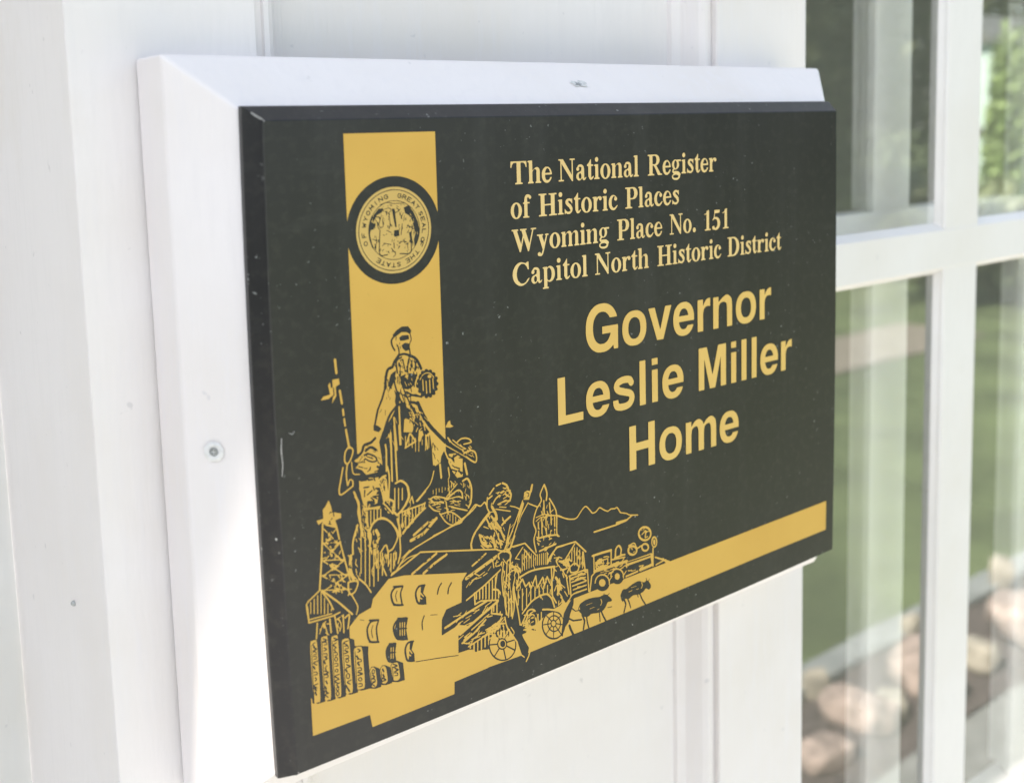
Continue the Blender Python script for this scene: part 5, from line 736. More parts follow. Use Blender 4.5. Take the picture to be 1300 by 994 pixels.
388 1473 -2 5 9 16 3 4 5 0 2 -2 0 -4 -9 -16 -4 -4
1142 1474 -8 4 -10 10 2 4 23 18 -15 2 2 17 0 -5 2 -3 14 -1 6 4 1 4 -3 2 4 2 20 1 16 10 6 0 4 -3 4 -8 -1 -6 -3 -4
1316 1478 -2 4 2 48 1 4 3 1 2 -1 1 -4 -2 -48 -1 -4
1830 1479 -1 3 1 3 16 7 4 4 12 4 -2 2 -12 2 -54 -1 -9 -3 13 -2 1 -4 -1 -2 -4 -1 -26 2 -9 9 2 4 3 1 52 10 8 4 22 1 3 -2 -1 -4 2 -1 27 -5 5 24 -4 -2 -4 -1 -16 11 -8 -4 -30 -8 -5 2 0 4 3 2 32 10 -20 17 -14 -5 -4 4 3 4 19 9 18 24 3 -1 1 -2 -9 -14 3 -6 -2 -4 -4 -2 1 -2 35 -27 4 -6 2 9 -2 8 -4 6 -8 -5 -4 1 0 4 7 8 -9 14 -10 1 -3 3 0 4 7 2 1 2 -5 16 -5 0 -2 -4 -3 -2 -10 4 -8 0 -2 2 -1 4 -11 7 0 3 4 2 18 -9 16 3 -4 8 -6 6 -33 20 -2 8 3 4 4 2 6 -2 24 -13 16 -13 12 -22 8 -26 8 -1 3 -3 0 -4 -3 -2 5 -4 -1 -4 7 -12 4 -12 -3 -18 -7 -20 -4 -6 1 -4 -2 -4 -28 -8 -6 -5 -18 -6
2021 1486 10 8 -1 4 -4 -1 -8 -7
1068 1488 4 0 11 8 1 4 -2 2 -4 0 -10 -8 -1 -4
2053 1492 3 -2 8 4 6 0 2 20 -4 8 -18 11 -4 0 -2 -3 1 -2 19 -11 1 -3 0 -10 -11 -8
308 1503 -1 5 1 3 2 -1 1 -4
1290 1504 0 28 2 4 2 1 3 -3 -1 -28 -2 -3
280 1511 -6 5 1 4 3 2 6 -1 2 -3 0 -4 1 -2 -3 -2
1511 1512 2 0 11 7 31 25 -9 -2
1714 1512 -3 4 1 6 23 28 13 11 32 16 6 -2 4 -8 6 5 4 -2 -1 -4 -17 -16 -4 0 -1 2 7 10 -28 -12 -12 -10 -22 -28 -4 -1
1474 1518 -140 60 -2 2 -2 7 -20 7 -2 4 4 3 36 -12 22 -14 108 -46 3 -3 0 -4 -3 -4
870 1520 1 2 1 26 -14 64 2 4 6 3 4 -1 4 -5 2 1 0 20 -6 -6 -5 0 -27 30 -5 -6 -5 0 -48 66 -29 32 -1 6 6 6 -1 8 -10 60 -4 16 -4 6 1 6 -5 16 -3 2 -26 5 -8 -1 -3 -6 3 -4 14 -4 2 -8 11 -4 -1 -3 -6 1 -5 -2 -3 -8 -4 -3 -1 -3 0 -4 3 -3 14 0 1 -5 -3 -2 -32 5 -6 -2 -6 2 -4 -1 -1 -4 3 -5 34 -24 6 3 1 4 -14 12 18 -2 0 -6 -9 -38 -18 -3 -8 1 9 10 0 4 -7 6 4 6 0 4 -24 26 -4 2 -4 -2 -1 -6 20 -24 -5 1 -6 5 -8 -1 -20 5 -6 -2 -6 -10 3 -10 -4 -10 4 -8 -2 -4 2 -2 7 -1 1 1 -5 10 2 2 6 -4 1 6 7 9 2 -1 -1 -6 6 -8 -1 -2 -11 -2 5 -8 16 -4 58 -4 9 -2 3 -6 -5 -6 -2 -8 -5 -2 -9 0 -3 -62 4 -1 13 3 4 60 3 3 4 -1 2 -4 -3 -58 21 -7 16 -9 16 -12 26 -24 12 -14 22 -32 10 -16
1161 1522 3 -1 4 3 0 2 -6 0
530 1526 -9 24 1 6 4 -2 9 -24 -1 -5
1266 1528 -1 6 3 4 3 -2 0 -6 -1 -2
332 1530 -15 16 3 5 6 1 5 -4 2 -12
937 1532 3 0 6 4 10 9 2 3 3 66 -3 5 -6 -1 -4 12 -6 2 0 4 5 8 0 4 -3 1 -2 -1 -1 -24 13 -16 -2 -2 -2 0 -8 7 -1 -1
1486 1535 -5 5 3 10 -20 18 -2 4 2 2 4 0 20 -18 10 13 5 9 3 13 -10 -11 -2 0 -2 2 17 22 1 8 5 58 -4 34 -1 2 -2 -2 -4 -18 -2 -1 -3 3 6 36 -13 28 -8 10 -10 1 -30 -10 -6 3 -1 4 1 5 4 3 28 10 10 1 6 -1 10 -6 8 -10 8 -14 13 -36 4 -20 1 -20 -3 -56 -8 -40 -7 -14 -17 -24 -3 -3
666 1540 -3 2 0 10 -5 16 2 2 5 2 2 8 3 1 3 -3 -2 -24 3 -12 -2 -2
593 1546 1 -1 1 3 1 22 -2 6 -3 16 -7 11 -1 -7 8 -32 -1 -4 -6 -6
1358 1552 -6 2 -24 0 -2 4 2 3 18 2 20 -8 0 -4
966 1558 2 -2 2 1 14 13 -8 10 1 2 3 0 6 -5 1 1 -1 6 2 16 3 50 -1 3 -2 0 -12 -1 -5 -2 11 -32 -2 -3 -4 0 -6 9 0 -4 8 -20 -2 -3 -4 0 -2 3 -2 -2 0 -14 4 -1 3 -3 -8 -16
338 1568 -19 4 11 3 8 0 2 -1 1 -4 -1 -2
1412 1572 -24 11 -6 1 -18 8 -2 2 0 4 6 1 18 -9 4 -4 22 -8 3 -4
1224 1574 -28 9 -22 13 -16 16 -22 28 -2 4 2 4 4 2 4 -2 24 -30 16 -15 18 -10 31 -11 2 -4 -2 -4 -3 -2
1794 1578 -3 4 2 4 -5 2 -2 4 4 2 34 8 4 -2 0 -4 7 -4 0 -4 -3 -2 -34 -8
996 1580 2 -1 18 13 3 60 -1 3 -18 -1 -1 -2 -2 -38 5 -4 2 -22 -2 -3 -3 3 -1 14
1762 1582 0 4 3 4 -17 3 -2 3 2 3 26 0 6 2 6 -5 0 -4 -7 -2 -11 -9 -4 -1
1238 1588 -30 13 -2 1 0 4 4 0 34 -14 1 -2 -1 -3
1412 1588 -18 6 -3 2 1 2 4 1 20 -7 1 -4
1686 1592 -4 6 2 6 42 40 4 1 4 -1 3 -6 -3 -6 -40 -39 -4 -2
1025 1598 3 0 17 10 -1 8 3 16 -1 12 2 12 -2 2 -18 -2
1402 1602 -22 12 -6 -1 -18 8 -2 -1 9 -6 0 -2 -6 -4 -27 1 -3 3 3 3 18 -1 2 2 -10 6 -4 4 -14 3 -2 3 1 2 3 1 32 -6 -11 11 0 2 3 1 26 -19 4 -5 4 2 6 -3 6 2 27 -6 3 -2 -2 -4 -20 4 -1 -2 4 -4
1466 1604 -1 12 -8 26 1 2 3 0 5 -15 2 1 2 12 3 4 -9 10 2 3 26 -22 8 -9 1 -2 -2 -4 2 -10 -1 -3 -4 1 -8 22 -10 9 -3 -5 -3 -32 -2 -1
1202 1611 -2 1 -1 4 3 3 32 0 4 -2 1 -3 -1 -2 -4 -1
1055 1614 3 0 16 9 1 5 -1 3 -18 -7
1438 1622 -22 16 -18 7 -14 2 -68 1 -6 -3 -10 -1 -22 10 -3 6 -11 8 -40 16 -2 0 2 -2 15 -14 -1 -4 -2 0 -34 26 -8 3 -4 -1 22 -14 1 -4 -3 -2 -4 1 -22 13 -4 7 -4 -1 -15 -6 9 -7 0 -5 7 -4 1 -5 50 -14 2 1 2 5 6 -1 33 -14 1 -4 -3 -4 3 -3 0 -3 -6 -1 -36 16 -12 3 24 -16 0 -4 -2 -2 -20 11 -6 -3 -18 5 0 -5 -4 -2 -26 5 -4 3 4 3 25 -3 -14 6 1 4 3 2 -5 5 -4 -1 -36 2 -1 2 3 3 22 -1 -4 6 -20 3 0 5 16 1 10 -1 -10 7 -7 3 -11 9 -1 3 3 3 12 -4 30 10 18 0 40 -13 58 -24 1 2 -4 4 2 4 24 20 -1 16 -2 9 -2 -10 -4 1 -1 2 2 22 1 2 4 0 1 2 0 6 -5 8 4 4 -2 46 11 18 -3 12 -7 54 2 6 5 1 5 -5 7 -62 -7 -20 -4 -4 -2 -6 2 -52 7 -10 -2 -2 -2 2 -2 -2 2 -30 2 -2 2 2 33 26 -8 16 3 4 -1 6 -7 4 -1 -8 -2 -4 2 -10 -2 -2 -3 0 -2 -9 -4 -1 0 22 5 12 -1 8 -1 4 -9 11 0 3 8 -2 22 -25 4 5 4 0 0 -6 4 -4 4 -11 4 1 12 9 4 -1 1 -2 -1 -4 -15 -12 -1 -8 -4 3 -2 -1 -31 -24 2 -16 3 -1 24 11 20 6 16 -1 14 -8 13 -15 6 -12 4 -42 -1 -4
1056 1632 4 0 16 8 -2 2 -16 0 -2 -2
1086 1636 5 10 3 16 -6 0 -3 -2 -1 -22
1204 1642 4 0 -4 4 -2 5 -15 3 9 -9
1428 1642 3 0 0 6 -2 18 -3 6 -10 14 -10 6 -3 -2 -1 -11 -2 1 -1 12 -9 1 -23 -9 -1 -13 -3 1 -1 6 -2 3 -40 -21 1 -2 3 -1 48 0 28 -2 14 -4
1754 1645 -4 3 -2 4 2 6 4 2 40 7 5 -1 3 -4 0 -4 -4 -5
1056 1648 4 -1 16 1 0 12 -18 -1 -2 -3
682 1650 14 3 2 3 3 64 -1 2 -16 4 -2 0 1 -6 -2 -66
588 1656 -3 26 3 3 2 -3 2 -22 -2 -4
1458 1662 -1 4 3 6 10 26 2 1 2 -3 -3 -10 -9 -22 -2 -2
796 1668 -3 2 -7 12 2 7 4 -1 4 -7 11 -9 -3 -4 -4 1
1304 1668 2 0 8 4 1 8 -1 3 -15 -11
828 1672 -3 14 0 16 -11 12 2 2 10 -7 2 2 7 21 -1 6 -2 4 -8 8 -12 7 -1 -3 2 -6 -5 -5 -2 1 -6 14 -8 5 -2 0 2 -9 6 0 3 -4 8 -22 -1 -4 -2 -1 -3 3 -9 21 -4 -2 -4 2 -6 19 -14 -6 2 -12 23 -26
876 1678 -1 16 6 138 2 4 3 2 4 -2 1 -4 -7 -150 -2 -5
1321 1678 3 -1 3 3 -3 5 -2 -3
1332 1682 9 4 -1 17 -12 -9
841 1686 1 -2 1 6 1 8 -2 2 -2 -6
776 1696 -12 18 0 4 2 2 4 -2 11 -18 -1 -3
1036 1696 -9 4 1 6 104 82 12 11 9 11 14 26 20 60 3 3 4 -1 1 -6 -16 -52 -9 -20 -10 -17 -18 -20 -24 -19 1 -6 -3 -4 -72 -58 -4 -1
1494 1695 -10 21 2 3 2 -1 12 -22
609 1698 2 0 0 2 -2 18 -3 5 -2 -2 -3 1 -1 12 -7 4 1 10 -4 1 -1 -7 3 -4 -1 -10 11 -20
333 1702 7 -2 3 4 -8 6 -2 20 -5 3 -3 -3 1 -16 -8 -1 -1 -3 1 -2
1202 1707 -1 5 2 46 3 3 3 -3 -2 -48 -3 -3
1446 1707 -1 3 2 34 2 4 3 0 2 -4 -3 -34 -1 -3
1460 1711 -1 3 1 20 2 4 2 0 1 -4 -1 -20 -2 -3
1256 1713 -2 3 2 40 2 4 2 0 1 -4 -1 -26 0 -14 -2 -3
1176 1719 0 31 2 4 2 0 2 -4 -1 -28 -1 -2
1230 1723 -2 3 1 26 3 4 3 -4 -1 -26 -2 -3
1282 1725 0 22 1 3 3 0 2 -4 -1 -18 -1 -3
1434 1731 -12 15 0 2 2 2 3 -2 9 -13 0 -3
338 1736 2 -2 4 1 9 7 1 4 -2 2 -4 -1 -9 -7
914 1736 -5 4 0 12 4 74 1 3 4 1 4 -2 0 -4 -3 -84
1367 1740 3 -2 3 4 -5 13 -2 -1 -2 -6
1384 1755 -14 21 0 3 4 -1 12 -19 1 -3
612 1758 2 0 0 4 -10 13 1 -11
1396 1796 -19 26 22 28 1 6 -4 1 -4 -2 -48 25 -23 52 1 16 -12 20 -22 54 -4 0 -4 -2 -21 -32 -6 -40 -49 -20 -4 10 -14 0 -5 132 -11 96 -6 5 -2 -3 -4 -92 -4 -3 -3 5 4 84 -1 2 -6 1 -6 2 -1 -9 8 -84 -1 -4 -4 -3 -4 1 -4 3 -4 33 -2 -10 -1 -30 -5 -2 -2 4 5 100 -1 13 4 5 4 0 6 -6 14 11 11 3 0 2 -35 52 -2 1 0 -3 4 -30 -2 -4 -3 2 -5 8 -1 16 -3 5 -1 11 -8 4 3 4 6 1 0 3 -19 34 1 18 -2 0 -1 -2 -4 -20 -3 -1 -3 3 -2 18 3 2 1 4 -4 32 -15 13 2 -9 -2 -2 -4 1 -13 23 -1 12 -2 8 -8 6 -4 -2 -17 26 -5 4 2 1 8 -1 6 -5 4 2 4 -1 14 -7 8 -8 6 1 12 -38 1 -8 35 -24 0 -2 -4 -1 -18 11 -1 -6 -4 -2 0 -2 16 -24 7 -22 10 -6 25 -40 21 -30 62 -71 60 -66 6 -4 6 -1 2 -9 116 -83 -2 -2 -8 0 -104 74 -2 1 -1 -3 -1 -36 19 -48 3 -4 25 -14 1 -7 11 -7 -5 -2 0 -2 6 -4 4 0 4 -13 4 0 2 3 -1 12 2 4 -4 8 -1 8 2 2 34 13 21 -19 -1 -2 -10 3 -4 -1 -1 -4 1 -2 32 -10 4 -3 -4 -100 -18 10 -4 4 -6 11 7 4 -1 6 -40 20 -6 1 -21 19 -3 0 -3 -2 1 -4 24 -23 8 -2 32 -17 -7 -2 -5 -8 -1 -4 3 -4 10 -6 14 -22 4 -2 4 1 2 7 6 -2 0 -18 -2 -3
1482 1796 -5 8 -18 86 1 7 6 5 6 -1 4 -7 19 -88 -1 -6 -2 -3 -4 -2
1252 1821 -4 3 -2 6 -8 102 2 6 6 3 6 -2 3 -5 7 -104 -2 -6 -4 -3
1372 1829 -14 19 -6 12 2 2 31 -16
604 1834 6 -1 4 5 0 6 -5 10 1 2 4 0 1 2 2 20 -2 8 -3 2 -4 -1 -2 -5 -3 -42
752 1840 2 -1 2 5 -4 6 -2 -2
626 1842 4 -2 4 1 36 21 4 4 -1 4 -3 2 -4 -1 -36 -21 -4 -4
770 1842 2 -2 3 2 -3 12 5 6 -4 18 -5 6 5 26 -3 2 -2 -4 -6 -32 -2 -4 4 -14 1 -12
747 1860 1 -1 2 3 -2 8 -2 2 -2 -2
684 1862 6 -1 2 5 -7 30 -5 4 -4 -2 -1 -4
1560 1874 -14 7 -16 11 -56 47 -50 35 -3 8 -3 2 2 1 4 -2 52 -36 6 0 4 -2 50 -41 26 -17 4 1 3 4 2 12 0 18 -4 18 -11 18 -8 7 -6 0 -9 7 -11 2 -8 -2 -4 1 -4 -1 4 -4 -2 -2 -12 4 -4 0 2 -12 -2 -4 -3 2 -5 12 -22 -4 -4 2 -2 6 6 6 -15 10 3 6 -2 2 -70 53 -16 14 -16 18 -4 -2 -4 1 -19 38 1 5 4 1 6 -2 21 -34 19 -22 36 -30 40 -28 18 -2 3 0 -2 2 -31 20 -24 19 -46 44 -1 3 1 3 2 1 4 -1 28 -27 6 5 26 15 16 4 10 0 16 -1 26 -7 14 -6 16 -12 9 -12 2 -10 -2 -6 -3 -2 -12 -3 -56 1 -5 2 -2 6 5 3 48 0 13 1 1 2 -2 4 -12 12 -16 8 -14 5 -24 3 -18 -1 -10 -4 -23 -15 21 -19 2 6 4 -1 20 -23 33 -21 0 -4 -3 -2 -28 3 10 -10 -1 -7 3 -2 2 -1 4 3 6 -2 4 3 4 -2 6 1 1 2 -4 6 3 3 12 -8 10 1 -15 18 1 3 10 1 14 -14 2 -2 -1 -4 3 -3 24 -10 14 -13 8 -14 6 -18 2 -18 -1 -18 -3 -12 -6 -7 -4 -3
740 1878 4 0 1 4 -7 18 -4 3 -2 -1 -1 -4
418 1890 -6 4 -5 10 -1 18 1 16 36 144 3 5 4 1 4 -2 1 -6 -35 -140 -2 -18 2 -18 2 -2 6 -2 14 4 70 33 3 5 1 24 -4 8 -8 5 -4 -1 -2 -3 -14 -29 -4 -3 -5 3 -6 40 -2 42 2 22 9 46 -12 12 -5 8 -2 12 1 32 6 28 8 14 21 20 -17 122 2 6 6 3 6 -3 1 -4 18 -122 23 -20 5 -14 0 -10 -4 -16 -15 -34 -12 -18 -18 -16 -11 -56 0 -42 3 -22 2 -4 10 15 8 3 10 -3 10 -9 5 -12 -1 -32 -2 -4 -4 -2 -72 -35 -18 -5
836 1892 -4 2 -3 6 2 254 -5 62 -2 15 -2 -13 -2 0 -1 2 -1 8 -18 -11 -3 1 21 16 2 17 5 -1 1 -7 4 1 4 16 2 -2 1 2 1 20 2 -2 2 -20 5 -8 -1 -102 1 -20 -2 -10 -2 -218 -2 -6
617 1896 23 -2 4 2 4 -1 2 1 1 4 -1 3 -4 2 -42 3 -5 -4 3 -6
749 1896 4 4 -11 24 -4 2 -2 -2 1 -4 9 -21
755 1900 1 -1 3 1 0 8 9 14 14 -10 2 0 2 2 -4 6 -24 17 -3 -3 6 -6 0 -2 -5 -7 -4 11 -3 -2
1554 1918 -17 22 1 5 4 -2 14 -21 0 -3
1335 1926 5 -1 6 3 -8 5 -4 -3
1534 1929 -30 21 -1 4 5 1 31 -21 -1 -4
1546 1948 -20 10 -2 4 4 1 21 -11 1 -4
1235 1950 3 2 -1 4 -9 18 -2 3 -2 -1 0 -4
1356 1963 -29 17 0 10 1 4 2 1 54 -7 6 -2 4 -6 -6 -3 -4 2 -4 -1 -6 -6 2 10 -2 3 -4 -1
1204 1982 4 -1 1 3 -4 20 1 6 -14 23 -4 1 -1 -4 10 -18
628 1992 -32 41 -50 27 25 18 1 2 -6 6 2 2 28 -2 28 -7 2 3 -4 6 0 16 35 -26 19 -8 22 -4 10 0 8 2 6 5 6 -11 -6 -2 0 -3 20 -13 -6 -13 -14 8 -6 -1 -3 -4 0 -8 16 -12 -3 -7 -30 -4 -4 -3 1 -4 3 -1 24 2 0 -3 -2 -3 -86 0
1534 1995 -18 21 0 5 4 -1 18 -20 0 -5
570 2004 -28 5 -10 5 -9 10 -5 14 -2 16 -2 52 2 4 4 1 3 -5 2 -58 5 -19 6 -7 8 -4 34 -8 2 -2 0 -4 -4 -2
636 2010 4 -1 26 10 1 3 -3 4 6 10 -2 4 -4 1 -2 -2 -14 -20 -12 -5
635 2032 7 0 1 2 -3 3 -24 8 -6 -1 2 -4
760 2033 -14 17 -9 4 -13 28 -3 14 -7 11 -20 16 -18 11 -18 8 -8 7 -36 -7 -1 -6 6 -6 0 -10 4 0 2 10 3 1 15 -15 43 -25 4 1 1 4 -10 8 0 2 7 7 12 -9 8 -10 3 -12 -3 -4 -20 1 -16 5 -12 6 -32 23 -12 -4 -2 -8 -22 -7 -38 3 -15 13 1 2 12 8 12 2 28 18 15 12 9 14 7 24 5 7 12 3 12 -11 1 3 -5 8 26 3 14 6 30 22 4 7 -3 8 -3 2 -6 1 -26 -19 -12 -6 -44 -5 -10 -4 -11 -11 -10 -30 -5 -8 -14 -11 -10 1 -3 2 1 1448 13 -42 15 -34 17 -32 32 -44 14 -16 27 -27 30 -24 30 -19 40 -20 32 -13 36 -10 34 -6 42 -3 38 1 34 4 38 9 30 10 42 18 30 17 32 23 28 24 22 24 28 36 20 32 13 26 19 51 1 -1477 -3 0 -4 4 -90 100 -23 30 -21 30 -4 -1 -2 0 -31 37 0 4 3 -1 26 -30 4 -3 -32 60 -42 96 -10 4 -12 -4 -16 7 -24 6 -2 3 -2 28 10 3 80 -26 6 1 4 5 14 2 6 -13 4 -4 8 -3 10 2 6 7 2 0 10 -9 12 -1 9 6 0 10 3 2 14 -4 6 1 4 2 4 9 -4 10 1 4 3 3 10 0 6 2 5 7 -1 8 -8 10 2 8 2 3 10 3 4 8 -3 10 -11 8 -2 8 1 4 8 6 1 8 -2 5 -5 5 -13 6 -3 6 4 6 1 6 -4 8 -10 7 -14 1 -1 2 0 10 -7 8 -12 4 -12 -5 -8 10 -8 4 -6 0 -8 -3 -6 -10 -14 6 -6 0 -7 -4 -3 -6 1 -10 -3 -3 -8 1 -3 -2 -10 -18 3 -6 -2 -4 -2 -4 -6 -1 -2 -3 -6 -14 1 -4 -5 -6 -5 -22 9 -12 12 -7 2 -9 -6 -8 0 -8 6 -8 6 -3 8 -1 4 -4 -2 -16 -14 4 -24 15 -10 2 -18 1 -18 11 -28 20 -4 1 -6 -2 -4 4 -5 2 -4 12 1 3 30 -10 18 7 7 -30 3 -2 2 1 1 5 -5 28 20 14 2 -12 1 -2 5 -1 3 3 0 22 2 10 12 26 4 14 7 4 -2 26 -2 4 -4 -1 0 -11 -4 -4 -2 -1 -8 4 -9 21 -3 1 -3 -3 5 -14 -2 -1 -30 10 -25 -3 -3 -2 15 -4 -1 -18 -4 -3 -2 -5 4 -8 -2 -2 -3 2 -11 16 -8 2 -2 2 0 3 6 1 1 14 -1 7 -4 -1 -2 -6 -24 -3 -6 -5 -3 12 5 2 1 2 -7 15 6 -4 4 3 10 -9 3 3 -13 15 -6 -3 -4 4 3 6 -2 14 3 7 6 -1 1 4 -15 30 -6 9 -2 -1 -1 -6 -4 -4 0 -6 3 -20 4 -1 4 2 3 -1 -2 -8 2 -16 -1 -3 -4 2 -3 -1 2 -6 -1 -20 -2 -2 -6 3 -1 -3 6 -14 -1 -2 -3 0 -1 -2 4 -20 -4 -6 1 -8 5 -24 4 0 1 2 -5 30 3 6 -4 22 1 1 5 -7 5 -22 -3 -18 14 -32 -7 -5 -1 -3 3 -2 6 3 2 -1 15 -46 -1 -4 -6 3 -6 -2 -7 5 -2 6 -4 4 -3 30 -4 0 -1 -8 -3 -4 2 -16 -2 -2 -3 8 -15 8 -3 6 -12 40 -6 42 1 4 4 -10 4 1 1 3 0 18 -5 3 -1 3 1 10 3 6 5 24 -4 1 -16 -8 -8 -1 -4 -5 -13 -7 -7 -18 -3 -4 -3 -14 -6 -17 -3 7 2 6 -5 10 -4 1 -3 3 9 38 9 20 7 4 16 2 10 4 5 4 9 13 3 -1 8 -16 5 -42 8 -6 4 2 1 6 -7 64 1 16 7 10 16 7 3 -3 2 -18 3 0 2 2 6 9 7 -13 4 -18 0 -10 3 -10 7 -38 3 -3 4 0 4 4 2 -5 7 -8 5 1 6 -2 2 1 -1 4 -4 4 4 16 -4 6 4 10 0 12 2 8 3 4 1 12 1 1 4 -4 2 0 1 3 -5 14 2 5 4 -5 4 -2 1 -10 1 -2 4 0 1 -4 -3 -12 -2 0 -3 10 -3 2 -1 -2 4 -30 -3 -10 -4 5 -4 -1 -1 -2 8 -24 3 0 2 2 0 4 4 6 4 15 4 -2 17 -15 0 -12 5 -5 6 3 8 15 2 -3 2 0 2 13 4 -5 2 -6 6 -5 2 1 1 2 -2 8 3 4 9 -20 5 -5 8 0 6 7 0 6 -7 20 -20 40 -11 17 -18 18 -36 21 -4 40 -4 10 3 24 12 20 4 12 -1 16 -5 22 -3 4 9 24 -25 34 -54 5 -46 -22 -32 -29 5 -8 -17 -18 -5 -10 -2 -12 3 -16 6 -18 8 -16 11 -18 3 -2 4 0 4 4 0 4 -17 30 -7 26 0 12 8 14 12 11 4 0 54 28 46 -7 23 -16 0 -8 6 -26 0 -8 -4 -10 -9 -16 -36 11 -24 -12 -4 -3 -1 -2 9 -22 24 -23 28 5 2 -30 -2 0 -24 11 -16 4 -12 1 -27 -2 1 28 -6 22 -3 4 -3 12 -2 1 -4 -1 -4 9 -4 1 -1 -4 5 -16 2 -3 5 -1 -1 -6 6 -32 -2 -12 -2 -4 -6 -3 -4 -7 -28 -28 -20 -38 -22 -4 -8 -3 -8 -7 -11 -18 -9 -32 -4 -6 1 -6 -3 -30 -5 -8 4 -10 -1 -8 -4 -4 2 -12 -1 -6 -27 -70 -35 -66 -10 -30 -15 -60 -5 -16 -4 -4 -1 -36 2 -3 40 -18 21 19 -1 4 -26 25 -14 6 -2 3 29 104 36 66 24 64 8 6 2 8 3 2 10 -38 2 -2 2 2 -9 34 -5 4 1 4 -2 12 3 38 2 1 3 -3 3 -20 2 -4 -4 -16 11 -12 -2 -24 1 -3 2 -1 3 2 3 16 4 -4 4 2 6 -2 2 2 -5 8 19 31 7 -33 11 -34 -2 -8 -6 19 -4 1 -3 -4 9 -38 -8 -40 6 -30 -42 -36 -10 -11 -15 -21 -22 -42 -21 -52 -8 -12 -29 -64 14 -106 4 -60
1234 2042 3 0 0 4 -11 17 -4 2 0 -5
1207 2044 3 0 1 2 -1 28 8 -7 3 3 -20 24 -7 16 -4 2 -1 -6 -4 -4 -3 -32 4 -3 2 3 2 28 2 2 10 -24 3 -28
601 2046 3 -1 4 1 0 4 -2 2 -32 14 -6 0 -1 -4 3 -2
1068 2064 -3 4 3 78 -3 8 10 62 -1 8 2 3 24 11 3 -2 -2 -4 -17 -10 6 -7 8 4 6 -3 4 -10 6 -24 -4 -5 -6 1 -20 -40 -8 4 -1 -2 -4 -72
1038 2071 -1 5 2 60 -1 4 -20 -7 -2 -25 -2 -3 -2 0 -2 3 0 20 -2 2 -52 -18 -6 2 -1 6 5 14 3 68 3 5 2 0 2 -3 -1 -42 1 -6 25 60 5 5 12 -2 4 -3 28 -44 2 -1 2 5 4 0 1 -18 4 -8 -5 -8 -3 -68 -1 -2
746 2078 4 -1 0 3 -23 20 -3 1 0 -3
612 2088 -8 2 -2 2 2 2 10 2 2 -2 0 -6
579 2100 3 0 16 17 4 0 2 1 0 16 -2 3 -3 -1 -1 -17 -4 0 -2 -1 -13 -14
674 2108 -32 17 -5 5 5 1 12 -1 26 -12 2 -2 -1 -2
480 2110 4 -1 4 1 8 6 8 10 11 20 8 20 4 16 0 10 -5 8 -10 7 -6 -3 -8 3 -4 -2 -12 -12 -6 -13 -4 -20 -2 -24 3 -16
1098 2110 -3 2 1 14 1 24 3 3 3 -3 -1 -30 0 -8
968 2132 2 -2 10 3 2 3 1 24 -1 4
711 2136 3 -1 1 3 -5 4 2 2 10 1 6 -7 2 1 0 3 -5 8 -1 8 -20 18 -16 11 -16 4 -10 0 -24 -12 -4 5 -4 0 2 -8 -6 -4 -3 -6 1 -6 4 -5 8 0 26 14 6 2 6 0 10 -6 27 -21 -1 -2 -20 10 -3 -2 2 -2
991 2138 18 6 2 4 2 32 2 4 -15 23 -8 -19 -2 -48
918 2144 -8 4 -3 4 -2 76 -2 6 2 6 -2 54 3 4 4 3 1 3 -1 124 2 5 4 2 5 -1 3 -6 1 -214 20 -32 -3 -1 -2 1 -14 18 -1 -50 -2 -4
1018 2150 2 -2 2 1 12 5 -14 21
1346 2192 -38 10 -2 2 24 36 16 7 2 -1 1 -2 4 -28 25 -20
1052 2216 -4 2 0 4 14 24 2 2 4 1 2 -3 0 -4 -14 -23
1012 2222 -62 14 -4 2 10 90 12 5 6 0 4 -8 4 0 2 3 6 -5 8 -4 1 1 0 6 7 4 2 4 2 0 14 -22 2 -1 3 5 -10 18 7 1 12 -14 1 3 -7 12 -10 10 -1 8 -13 22 0 3 6 -5 9 -12 3 -10 4 -4 0 4 -16 38 -2 -3 -8 10 -6 3 -8 8 -2 1 -4 -1 -2 2 -7 20 4 8 -13 20 -14 46 11 -6 0 -18 9 -26 2 0 1 2 -6 24 1 13 13 -13 11 -24 3 -12 4 -6 -1 -2 -5 0 3 -10 2 -3 4 4 5 -3 -3 -6 6 -28 5 4 -1 12 17 -38 5 -4 4 -16 12 3 2 -5 -1 -2 -10 -4 4 -12 -6 -14 -3 -4 0 -20 -2 -1 -14 21 -2 -2 3 -8 -1 -1 -12 17 -4 1 -4 4 -3 -1 -2 -26 3 -1 2 1 2 16 2 0 19 -30 2 -36 -10 -22
1092 2249 -8 29 0 4 2 1 4 -3 7 -26 -1 -5
1034 2261 -1 11 5 7 3 -5 0 -2 -5 -11
1070 2264 -23 26 -1 5 3 -1 23 -26 0 -4
1068 2318 -2 0 -2 4 -5 28 0 2 3 1 3 -1 2 -8 3 -22
822 2331 12 25 16 26 14 16 18 13 -2 -5 -31 -46
1080 2331 -8 13 0 3 6 2 2 -3 1 -12
1010 2342 -5 6 -9 26 0 3 7 -7 3 -14 6 -1 2 -5 3 -8 -3 -1
480 2367 -4 3 -2 4 -5 48 2 6 5 2 6 -2 1 -4 5 -48 -2 -7
1063 2382 2 0 0 2 -5 8 0 -6
800 2388 2 -1 2 3 2 34 -2 3 -3 -3
756 2414 2 1 18 21 0 3 -3 -1 -17 -20
470 2444 -3 2 -2 4 -3 40 2 7 6 2 4 -2 3 -5 3 -40 -2 -6 -4 -3
956 2454 -7 4 -3 11 -7 3 -12 32 0 10 3 11 2 2 0 -7 2 -5 2 -2 4 0 2 -5 14 -44
926 2456 -11 2 7 10 2 6 8 -18
1006 2457 -11 23 1 3 12 1 3 -2 2 -24 -1 -2
